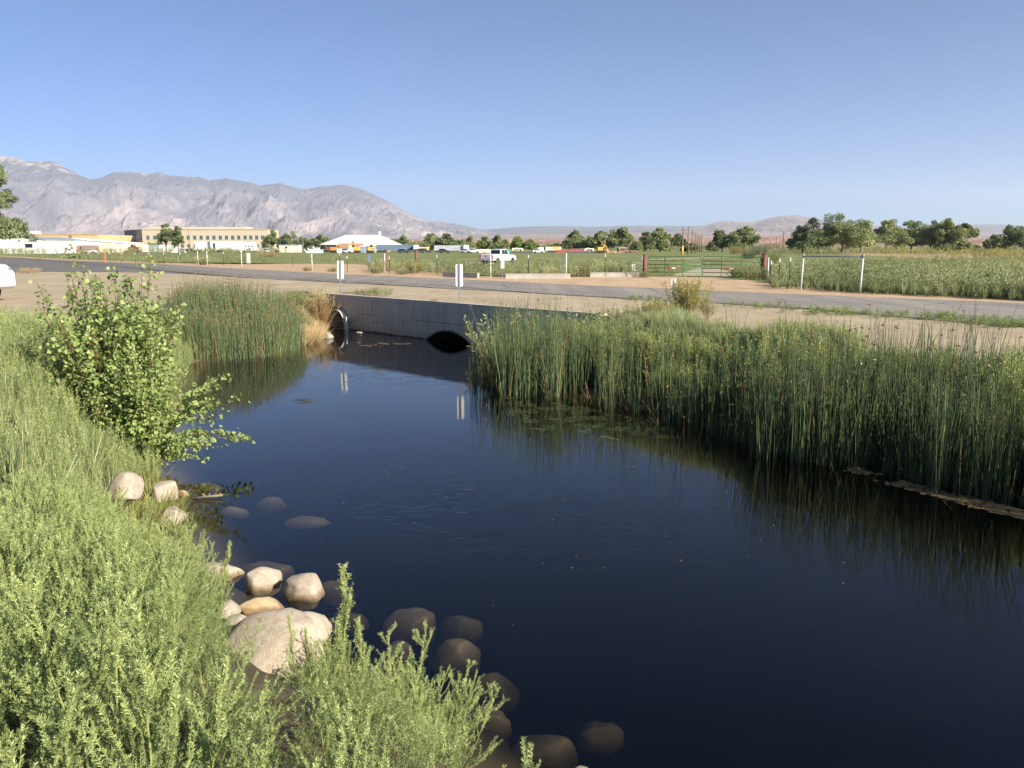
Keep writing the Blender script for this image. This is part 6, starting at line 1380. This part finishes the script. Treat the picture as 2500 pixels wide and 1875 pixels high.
# --- poplar sapling thicket on the left bank
def poplar(seed):
    rng = np.random.default_rng(seed); A, B, RA, RB_, LP, LD, LS = [], [], [], [], [], [], []
    # each shoot: base, tip given in local metres
    sh = []
    for k in range(30):
        a = rng.uniform(0, 2 * np.pi); r = rng.uniform(0.0, 0.9); L = rng.uniform(1.7, 2.6)
        sh.append((np.array([math.cos(a) * 0.35 * r, math.sin(a) * 0.35 * r, 0]), np.array([math.cos(a) * r * 1.25, math.sin(a) * r * 1.25, L]), 1.0))
    for k in range(14):   # branches leaning out over the water (local +x)
        a = rng.uniform(-0.9, 0.9); sh.append((np.array([0.2, 0, 0.1]), np.array([math.cos(a) * rng.uniform(1.3, 2.15), math.sin(a) * 1.6, rng.uniform(0.15, 1.2)]), 0.85))
    for k in range(12):
        a = rng.uniform(2.2, 4.1); sh.append((np.array([0, 0, 0.1]), np.array([math.cos(a) * rng.uniform(0.8, 1.4), math.sin(a) * 1.0, rng.uniform(0.9, 1.7)]), 0.9))
    sh.append((np.array([0.1, 0.1, 0]), np.array([0.62, 0.1, 3.05]), 0.55)); sh.append((np.array([0.1, 0, 0]), np.array([0.50, 0.0, 2.85]), 0.5)); sh.append((np.array([-0.2, 0, 0]), np.array([-0.75, 0.1, 2.75]), 0.5))
    for b, e, dens in sh:
        K = 7; P = [b]; up0 = np.array([0, 0, 1.0]); L = np.linalg.norm(e - b)
        for k in range(1, K + 1):
            f = k / K; p = b + (e - b) * f + np.array([0, 0, 0.16 * L * math.sin(math.pi * f)]) * 0.5 + rng.normal(0, 0.018, 3); P.append(p)
        for k in range(K): A.append(P[k]); B.append(P[k + 1]); RA.append(0.013 * (1 - k / K) + 0.002); RB_.append(0.013 * (1 - (k + 1) / K) + 0.002)
        for j in range(int(72 * dens * L / 2)):
            f = 0.18 + 0.82 * rng.uniform() ** 0.85; k = min(K - 1, int(f * K)); p = P[k] + (P[k + 1] - P[k]) * (f * K - k)
            a = rng.uniform(0, 2 * np.pi); d = np.array([math.cos(a), math.sin(a), rng.uniform(-0.1, 0.7)]); pet = rng.uniform(0.05, 0.22) * (1.25 - f)
            q = p + d * pet; A.append(p); B.append(q); RA.append(0.0022); RB_.append(0.0012)
            nl = 1 if pet < 0.10 else int(rng.integers(2, 4))
            for _ in range(nl): LP.append(q + rng.normal(0, 0.03, 3)); LD.append(d * 0.7 + np.array([0, 0, -0.45]) + rng.normal(0, 0.35, 3)); LS.append(rng.uniform(0.058, 0.10) * (1.15 - 0.45 * f))
    LP, LD, LS = np.array(LP), np.array(LD), np.array(LS); n = len(LP); d = LD / np.linalg.norm(LD, axis=1, keepdims=True)
    r = rng.normal(size=(n, 3)) * 0.6 + np.array([0.3, -0.3, 0.6]); s = np.cross(d, r); s /= np.linalg.norm(s, axis=1, keepdims=True) + 1e-9; nn_ = np.cross(s, d)
    prof_ = [(0.0, 0.0), (0.10, 0.34), (0.30, 0.50), (0.55, 0.36), (0.78, 0.17), (1.0, 0.0)]
    # folded heart-shaped leaf: midrib points and edge points on both sides
    mids = [LP + d * LS[:, None] * a for a, _ in prof_]; V = []
    for (a, w), m_ in zip(prof_, mids): V.append(m_)
    for sg in (1, -1):
        for (a, w), m_ in list(zip(prof_, mids))[1:-1]: V.append(m_ + sg * s * LS[:, None] * w + nn_ * LS[:, None] * w * 0.28)
    V = np.stack(V, 1); f = []
    for side, o in ((0, 6), (1, 10)):
        e = [0, o, o + 1, o + 2, o + 3, 5]
        for i in range(5):
            if i == 0: tri = [(0, e[1], 1)]
            elif i == 4: tri = [(4, e[4], 5)]
            else: tri = [(i, e[i], e[i + 1]), (i, e[i + 1], i + 1)]
            f += [t_[::-1] for t_ in tri] if side else tri
    Fc = (np.array(f)[None] + 14 * np.arange(n)[:, None, None]).reshape(-1, 3); T = np.clip(0.6 + 0.2 * rng.normal(0, 1, n), 0.28, 1)
    Vs, Fs = segs(np.array(A), np.array(B), np.array(RA), np.array(RB_)); return (Vs, Fs, np.full(len(Vs), 0.15)), (V.reshape(-1, 3), Fc, np.repeat(T, 14))
def poplar_thing(seed, label, x, y, s, rz):
    zt = float(terrain(np.array([x]), np.array([y]))[0]); zt = max(zt, WZ); pl = poplar(seed)
    t = thing("poplar_sapling", label, "bush", (x, y, zt), rz, "poplar saplings on the left bank"); t.scale = (s, s, s * 1.1)
    link("branches", mesh_np("branches", *pl[0][:2], M['poplar'], {"tint": pl[0][2]}), t); link("foliage", mesh_np("foliage", *pl[1][:2], M['poplar'], {"tint": pl[1][2]}), t)
b1 = D(305, 955, 14.3); b2 = D(338, 1000, 13.6); b3 = D(255, 960, 14.8)
poplar_thing(71, "leafy poplar sapling with the tallest shoot, middle of the thicket on the left bank", b1[0], b1[1], 1.12, -0.2)
poplar_thing(72, "lower poplar sapling leaning out over the water at the left bank", b2[0], b2[1], 0.74, -0.15)
poplar_thing(73, "leafy poplar sapling furthest from the water in the left bank thicket", b3[0], b3[1], 1.02, 2.6)

# --- weeds and grass beyond the road
def sample_px(n, poly, rng, z=0.0):
    A = np.array(poly, float); x0, y0 = A.min(0); x1, y1 = A.max(0); px = rng.uniform(x0, x1, n); py = rng.uniform(y0, y1, n); k = inpoly(px, py, poly); px, py = px[k], py[k]
    u = (px - 1250) / F; v = (937.5 - py) / F; dz = -SP + v * CP; t = (z - CH) / dz; return np.stack([u * t, (CP + v * SP) * t, np.zeros(len(t)) + z], 1)
FW = [merged(plant(700 + i, 1.0, 0.38, 5, 6, 0.36, 0.07, 0.13, 0.035, 0.6, 0, 0.008, (0.50, 0.16))) for i in range(4)]
FG = [grass_tmpl(720 + i, 22, 1.0, 0.30, 0.035, (0.58, 0.16)) for i in range(3)]
def tall_field(name, label, poly, n, sc, tm, mat, rng, tv=0.12, jitter=True):
    P = sample_px(n, poly, rng); s = 0.75 + 0.5 * fbm(P[:, 0] * 0.12, P[:, 1] * 0.12, 3, 5)
    tag(scatter(tm, P, rng, sc, 0.12, tv, s, 1.1 * (fbm(P[:, 0] * 0.25, P[:, 1] * 0.10, 3, 15) - 0.47)).build(name, mat), label, "weeds", kind="stuff")
tall_field("field_weeds", "tall green weeds in the field right of the white pipe frame", [(1880, 700), (1935, 703), (1965, 700), (2100, 716), (2300, 724), (2520, 735), (2900, 752), (2900, 628), (2500, 632), (2300, 635), (2100, 645), (1950, 655), (1885, 665)], 5200, (0.55, 1.15), FW, M['meadow'], rng)
tall_field("field_grass", "green grass filling the weedy field right of the white pipe frame", [(1880, 705), (2100, 718), (2520, 737), (2900, 755), (2900, 650), (2300, 642), (1890, 640)], 6500, (0.45, 0.85), FG, M['meadow'], rng)
tall_field("dry_grass", "gold dry tufts scattered through the weedy right field", [(1990, 650), (2100, 640), (2520, 636), (2900, 640), (2900, 700), (2520, 690), (2200, 668)], 900, (0.6, 1.1), FW, M['rabbit'], rng)
tall_field("dry_scrub", "straw coloured scrub along the far side of the right field", [(2060, 612), (2520, 610), (2900, 610), (2900, 640), (2500, 636), (2300, 626), (2060, 622)], 1500, (1.0, 1.7), FW, M['rabbit'], rng)
tall_field("verge_weeds", "green weeds lining the fence between the road and the field", [(905, 666), (1090, 671), (1190, 675), (1190, 664), (1085, 648), (1040, 655), (900, 650)], 420, (0.55, 1.1), FW, M['meadow'], rng)
tall_field("verge_weeds", "green weeds around the low concrete walls across the road", [(1180, 676), (1300, 679), (1560, 678), (1560, 655), (1420, 640), (1300, 645), (1190, 650)], 620, (0.5, 1.0), FW, M['meadow'], rng)
tall_field("verge_weeds", "weeds along the left fence at the far edge of the asphalt", [(-40, 632), (160, 637), (380, 645), (470, 648), (600, 646), (720, 642), (900, 644), (900, 638), (600, 634), (300, 634), (-40, 624)], 700, (0.5, 1.1), FW, M['meadow'], rng)
tall_field("gate_weeds", "weeds growing through the bars of the green gates", [(1590, 673), (1660, 671), (1655, 655), (1700, 640), (1600, 640)], 150, (0.4, 0.8), FW, M['meadow'], rng)
tall_field("field_tufts", "tufts and low weeds scattered over the green field", [(-40, 622), (400, 640), (900, 645), (1560, 655), (1860, 655), (1900, 640), (1900, 609), (-40, 609)], 3000, (0.16, 0.42), FW + FG, M['meadow'], rng)
tall_field("yard_hedge", "rough green growth along the near side of the yard at left", [(-40, 618), (150, 615), (300, 611.5), (560, 611.5), (700, 612), (700, 620), (300, 621), (-40, 624)], 700, (1.3, 2.2), FW, M['meadow'], rng)
# bushes right of the gate and along the verge
BU = plant(610, 1.0, 0.55, 70, 7, 0.28, 0.028, 0.07, 0.018, 0.5, 1, 0.01, (0.42, 0.15), basew=0.6)
for lab, px, py, pt, w_, mt, r_ in (("big green bush hiding the hinge end of the right gate", 1840, 683, 640, 1.15, 'meadow', 0), ("green bush sprawling before the right green gate", 1805, 678, 650, 1.3, 'meadow', 1), ("dark green bush at the foot of the three short fence posts", 1900, 690, 655, 1.0, 'meadow', 2), ("dark green bush behind the white pipe frame's left post", 1975, 695, 660, 1.0, 'meadow', 4),
        ("tall pale green bush over the right rusty gate post", 1885, 655, 606, 0.75, 'meadow', 3), ("dark green weed bush at the left rusty gate post", 1572, 678, 661, 1.1, 'meadow', 1), ("yellow-green bush by the second rusty pipe post", 1012, 668, 634, 0.9, 'rabbit', 2), ("dark green bush right of the notice plate", 920, 668, 650, 1.3, 'meadow', 3), ("dark green bush in the verge between the rusty posts", 985, 671, 652, 1.1, 'meadow', 5),
        ("dark bush at the foot of the white fence posts at left", 497, 647, 633, 1.3, 'meadow', 1), ("dark bush between the left fence posts before the office", 395, 643, 631, 1.4, 'meadow', 2), ("grey-green weed bush behind the low wall, middle of the verge", 1425, 674, 634, 0.9, 'meadow', 4), ("pale green bush left of the leaning marker", 1500, 674, 640, 0.85, 'meadow', 5), ("tan dry bush in the field behind the left fence", 653, 628, 613, 1.8, 'straw', 0),
        ("olive bush above the right gate post, at the far scrub", 1850, 622, 596, 1.1, 'tree_dark', 0), ("rust-tinged bush left of the poles before the bluff", 1800, 620, 598, 1.3, 'rabbit', 2), ("dark bush growing beside the right gate's top bar", 1830, 632, 606, 0.9, 'tree_dark', 3), ("small dry weed on the sandy verge by the banded white post", 750, 662, 650, 1.2, 'rabbit', 1), ("low weed on the sandy verge right of the banded white post", 812, 664, 651, 1.1, 'rabbit', 4)):
    shrub("field_bush", lab, "bush", px, py, pt, M[mt], BU, 0, w_ * 1.05, "bushes beyond the road", rz=r_)

# ------------------------------------------------------------------ trees
def tree(label, cx, yt, wpx, Yd, kind='tree', seed=0, nclump=None, trunk=True, ybase=None, lean=0, name="cottonwood_tree", group="trees behind the field", asp=None, leafs=1.0, bot=0.12):
    B = D(cx, 616, Yd); B[2] = 0; H = D(cx, yt, Yd)[2]; Wd = wpx / F * Yd; rng = np.random.default_rng(900 + seed)
    t = thing(name, label, "tree", B, 0, group)
    nc = nclump or int(26 + 12 * Wd / max(H, 1) * 3); cl_ = []
    a = Wd / 2; hc = H * (1 - bot) / 2; zc = H * bot + hc; lobes = []
    if asp == 'cone':
        for k in range(80): f = rng.uniform(); q = rng.uniform(0, 6.28); w = a * (1.0 - 0.72 * f) * rng.uniform(0.2, 0.9); lobes.append((np.array([math.cos(q) * w, math.sin(q) * w * .8, H * (bot + (0.97 - bot) * f)]), a * (0.36 - 0.14 * f), a * 0.28))
    else:
        nl = int(rng.integers(8, 12))
        for k in range(nl):
            q = rng.uniform(-1, 1, 2); f = rng.uniform(0, 1) ** 0.8; r = rng.uniform(0.40, 0.60) * min(a, hc * 1.2)
            top = 1 - 0.5 * abs(q[0]) ** 2; lobes.append((np.array([q[0] * (a - r * 0.9), q[1] * (a - r) * 0.7, H * bot + r * 0.6 + (H * (1 - bot) * top - r * 1.6) * f]), r, r * rng.uniform(0.65, 0.95)))
        for k in range(3): r = rng.uniform(0.5, 0.62) * min(a, hc * 1.1); lobes.append((np.array([rng.uniform(-0.5, 0.5) * a, 0, H * bot + hc * rng.uniform(0.6, 1.1)]), r, r * 0.9))
        r = 0.42 * min(a, hc * 1.2); lobes.append((np.array([rng.uniform(-0.3, 0.3) * a, 0, H - r * 0.9]), r, r * 0.9)); lobes.append((np.array([-a + r * 0.8, 0, H * bot + hc * 0.7]), r * 0.8, r * 0.7)); lobes.append((np.array([a - r * 0.8, 0, H * bot + hc * 0.8]), r * 0.8, r * 0.7))
    for c, r, rz_ in lobes:
        for _ in range(max(3, int(nc / len(lobes)))):
            q = rng.normal(size=3); q /= np.linalg.norm(q); q[2] = q[2] if q[2] > -0.5 else -q[2]; rr2 = rng.uniform(0.45, 1.0); cl_.append((c + q * np.array([r, r, rz_]) * rr2, rng.uniform(0.22, 0.42) * r + 0.1))
    nc = len(cl_)
    m = MB(); rt = H * 0.022 + 0.05; fork = H * 0.25
    m.tube([(0, 0, -0.5), (0.02 * H, 0, fork * 0.6), (0, 0, fork)], [rt * 1.3, rt, rt * 0.85], 8)
    for k in range(7):
        c = cl_[int(rng.integers(0, nc))][0]; mid = c * 0.5 + np.array([0, 0, fork * 0.6]); m.tube([(0, 0, fork * 0.8), tuple(mid), tuple(c)], [rt * 0.6, rt * 0.35, rt * 0.1], 6)
    m.build("trunk", M['bark'], t)
    LPs, LDs, LLs = [], [], []
    for c, r in cl_:
        n = int(190 * leafs); q = rng.normal(size=(n, 3)); q /= np.linalg.norm(q, axis=1, keepdims=True); rad = r * rng.uniform(0.45, 1.12, n)[:, None]; LPs.append(c + q * rad * np.array([1.15, 1.15, 0.85])); LDs.append(q * 0.7 + rng.normal(0, 0.6, (n, 3))); LLs.append(np.full(n, rng.normal(0, 0.13)))
    p = np.concatenate(LPs); d = np.concatenate(LDs); n = len(p); s = (0.07 + 0.0009 * Yd) * rng.uniform(0.6, 1.3, n); V, Fc = leafquads(rng, p, d, s * 1.3, s, True); T = np.clip(0.54 + 0.10 * rng.normal(0, 1, n) + np.concatenate(LLs), 0.28, 1)
    link("crown", mesh_np("crown", V, Fc, M[kind], {"tint": np.repeat(T, 4)}), t); return t
TR = [("round dark green tree standing alone before the office front, left lobe", 406, 545.5, 36, 268, 'tree_dark', 1, 0.24), ("smaller upright tree right beside the lone office tree", 436, 552, 24, 268, 'tree_dark', 2, 0.24),
    ("green tree just right of the office's far corner", 664, 561, 38, 330, 'tree', 3, 0.05), ("small dark treetop peeping over the office roof", 632, 559, 18, 395, 'tree_dark', 4, 0.05), ("broad green tree behind the white cabin", 706, 567, 42, 320, 'tree_dark', 5, 0.05), ("paler scrubby tree right of the white cabin", 745, 578, 30, 330, 'tree', 6, 0.02), ("round dark tree left of the white roofed barn", 781, 572, 58, 315, 'tree_dark', 7, 0.05),
    ("olive trees at the far end of the orange warehouse", 268, 578, 60, 345, 'tree', 8, 0.02), ("olive treetop in the gap left of the office", 249, 577, 22, 345, 'tree_dark', 9, 0.02),
    ("wide green tree just right of the white barn roof", 985, 576, 56, 330, 'tree', 10, 0.03), ("taller green tree behind the tan house", 1048, 568, 44, 335, 'tree', 11, 0.03), ("dark green willow over the pale grey trailer", 1092, 569.5, 58, 320, 'tree_dark', 12, 0.03), ("green tree right of the dark willow", 1142, 577, 38, 325, 'tree', 13, 0.03), ("small pale tree right of the grey trailer's white end", 1182, 577, 34, 315, 'tree_lime', 14, 0.05),
    ("two-toned green tree above the pickup truck's cab", 1218, 572, 42, 312, 'tree', 15, 0.05), ("pale green tree behind the small cream camper", 1262, 579, 32, 300, 'tree_lime', 16, 0.06), ("bright green tree right of the small cream camper", 1298, 584, 32, 298, 'tree_lime', 17, 0.06), ("low dark scrub tree before the bluff, above the yellow box truck", 1352, 595, 40, 330, 'tree_dark', 18, 0.0),
    ("open crowned cottonwood with two rounded tops above the red container", 1402, 563.5, 46, 330, 'tree', 19, 0.25), ("dense dark tree low under the open crowned cottonwood", 1390, 584, 56, 322, 'tree_dark', 20, 0.03), ("rounded grey-green tree left of the tallest yard cottonwood", 1437, 578, 46, 318, 'tree', 21, 0.05), ("green cottonwood with a dark left flank behind the lumber", 1468, 564.5, 56, 312, 'tree', 22, 0.12),
    ("tallest yard cottonwood with a bright right flank", 1512, 555.5, 60, 310, 'tree', 23, 0.16), ("small round green tree right of the timber hut", 1553, 588, 26, 300, 'tree', 24, 0.03), ("dark pointed tree with dead twigs on top", 1578, 566, 36, 318, 'tree_dark', 25, 0.03), ("pale flat topped cottonwood left of the utility poles", 1610, 556, 46, 330, 'tree', 26, 0.3), ("green tree below the flat topped cottonwood", 1612, 580, 50, 322, 'tree', 27, 0.03),
    ("open dark tree touching the first utility pole", 1655, 572, 32, 330, 'tree_dark', 28, 0.2), ("low brownish scrub tree at the foot of the utility poles", 1685, 592, 36, 330, 'tree_dark', 29, 0.0), ("dark leaning cottonwood, left one of the pair right of the poles", 1762, 561, 42, 300, 'tree_dark', 30, 0.12), ("broad round cottonwood, right one of the pair right of the poles", 1815, 548, 72, 298, 'tree', 31, 0.06), ("small dim tree at the far left foot of the cottonwood pair", 1738, 590, 24, 330, 'tree_dark', 32, 0.0),
    ("dark low tree at the left flank of the big right grove", 1958, 553, 44, 262, 'tree_dark', 33, 0.03), ("dark green cottonwood near the left side of the big right grove", 1994, 530, 62, 258, 'tree_dark', 34, 0.08), ("tallest bright cottonwood of the big right grove", 2054, 519, 76, 255, 'tree', 35, 0.08), ("bright cottonwood right of the tallest one in the grove", 2100, 533, 52, 258, 'tree', 36, 0.08), ("grey-green cottonwood with bare lower trunks in the grove's middle", 2160, 533, 66, 268, 'tree', 37, 0.12),
    ("grey-green cottonwood right of the grove's middle", 2222, 537, 58, 270, 'tree_dark', 38, 0.12), ("grey-green cottonwood with visible trunks near the grove's right end", 2270, 538, 56, 268, 'tree', 39, 0.15), ("pale round topped cottonwood rising at the grove's right end", 2316, 530, 44, 262, 'tree', 40, 0.3), ("small high crowned cottonwood, last on the right of the grove", 2356, 543, 34, 265, 'tree', 41, 0.45), ("low green understorey tree below the grove's right end", 2330, 574, 46, 262, 'tree', 42, 0.03),
    ("dim small tree between the grove and the right edge", 2420, 573, 38, 300, 'tree', 43, 0.02), ("dark rounded tree cut by the right edge of the picture", 2480, 549, 76, 270, 'tree_dark', 44, 0.02), ("low dark scrub between the grove and the right edge tree", 2378, 598, 60, 300, 'tree_dark', 45, 0.0)]
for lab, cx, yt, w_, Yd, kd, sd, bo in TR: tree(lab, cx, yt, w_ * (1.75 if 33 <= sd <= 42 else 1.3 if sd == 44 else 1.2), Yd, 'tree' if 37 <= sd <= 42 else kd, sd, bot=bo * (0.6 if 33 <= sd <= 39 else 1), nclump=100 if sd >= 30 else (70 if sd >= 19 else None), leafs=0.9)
tree("tall dense pine-like tree at the left edge of the picture", -24, 378, 165, 92, 'tree_dark', 60, nclump=420, leafs=1.0, name="pine_tree", group=None, bot=0.26, asp='cone')
# understorey brush behind the right field and along the far field edge
tall_field("far_brush", "olive brush below the cottonwood grove at right", [(1900, 611), (2520, 610.5), (2900, 610.5), (2900, 616), (2300, 615), (1900, 617)], 420, (2.0, 3.6), FW, M['tree_y'] if 'tree_y' in M else M['tree'], rng)
tall_field("far_brush", "olive scrub in front of the cottonwood grove at right", [(1890, 613), (2520, 613), (2900, 613), (2900, 619), (2300, 620), (1890, 624)], 520, (1.2, 2.4), FW, M['tree_lime'], rng)
tall_field("far_brush", "dark hedge-like brush along the far edge of the green field", [(1200, 607.5), (1900, 607.5), (1900, 610.5), (1200, 610.5)], 420, (2.5, 4.5), FW, M['tree_dark'], rng)

# --- things on the water
def flakes(name, label, cat, poly, n, mat, rng, s=(0.02, 0.07), z=0.006, seed=3, thr=0.5, sc_=1.6):
    A = np.array(poly); x0, y0 = A.min(0); x1, y1 = A.max(0); x = rng.uniform(x0, x1, n); y = rng.uniform(y0, y1, n); k = inpoly(x, y, poly) & (fbm(x * sc_, y * sc_, 4, seed) > thr); x, y = x[k], y[k]; m = len(x)
    p = np.stack([x, y, np.full(m, WZ + z) + rng.uniform(0, 0.004, m)], 1); d = rng.normal(size=(m, 3)); d[:, 2] = 0; L = rng.uniform(*s, m); d /= np.linalg.norm(d, axis=1, keepdims=True); sd = np.stack([-d[:, 1], d[:, 0], 0 * d[:, 0]], 1) * (L * 0.5)[:, None]
    V = np.stack([p, p + d * L[:, None] * .5 + sd, p + d * L[:, None], p + d * L[:, None] * .5 - sd], 1).reshape(-1, 3); Fc = (np.array([[0, 1, 2], [0, 2, 3]])[None] + 4 * np.arange(m)[:, None, None]).reshape(-1, 3)
    return tag(link(name, mesh_np(name, V, Fc, mat, {"tint": np.repeat(rng.uniform(0.3, 1, m), 4)})), label, cat, kind="stuff")
M['algae'] = leafmat("pond_algae", [(0.0, (0.04, 0.05, 0.02)), (0.5, (0.06, 0.08, 0.03)), (1.0, (0.11, 0.14, 0.045))], 0.1)
M['litter'] = leafmat("floating_litter", [(0.0, (0.10, 0.07, 0.035)), (0.5, (0.17, 0.12, 0.06)), (1.0, (0.28, 0.21, 0.10))], 0.1)
flakes("algae", "green algae mats floating before the rushes", "algae", [W(1230, 962), W(1400, 985), W(1600, 1020), W(1680, 1058), W(1560, 1075), W(1400, 1060), W(1240, 1035)], 9000, M['algae'], rng, (0.03, 0.09), z=-0.03, thr=0.55, sc_=2.6)
flakes("floating_litter", "brown reed litter floating along the foot of the right rushes", "litter", [W(2080, 1140), W(2250, 1188), W(2400, 1222), W(2560, 1262), W(2560, 1285), W(2380, 1240), W(2200, 1190), W(2060, 1158)], 5000, M['litter'], rng, (0.03, 0.12), thr=0.3)
flakes("floating_litter", "reddish scum drifting before the headwall", "litter", [W(870, 835), W(1000, 832), W(1005, 840), W(930, 848), W(880, 846)], 1500, M['litter'], rng, (0.03, 0.10), thr=0.5, seed=8)
flakes("floating_debris", "tiny flecks of leaf and seed drifting on the open water", "debris", [W(600, 900), W(1000, 880), W(1700, 1150), W(2300, 1400), W(1900, 1800), W(1200, 1600), W(800, 1350), W(560, 1150)], 500, M['litter'], rng, (0.012, 0.04), thr=0.55, seed=12)
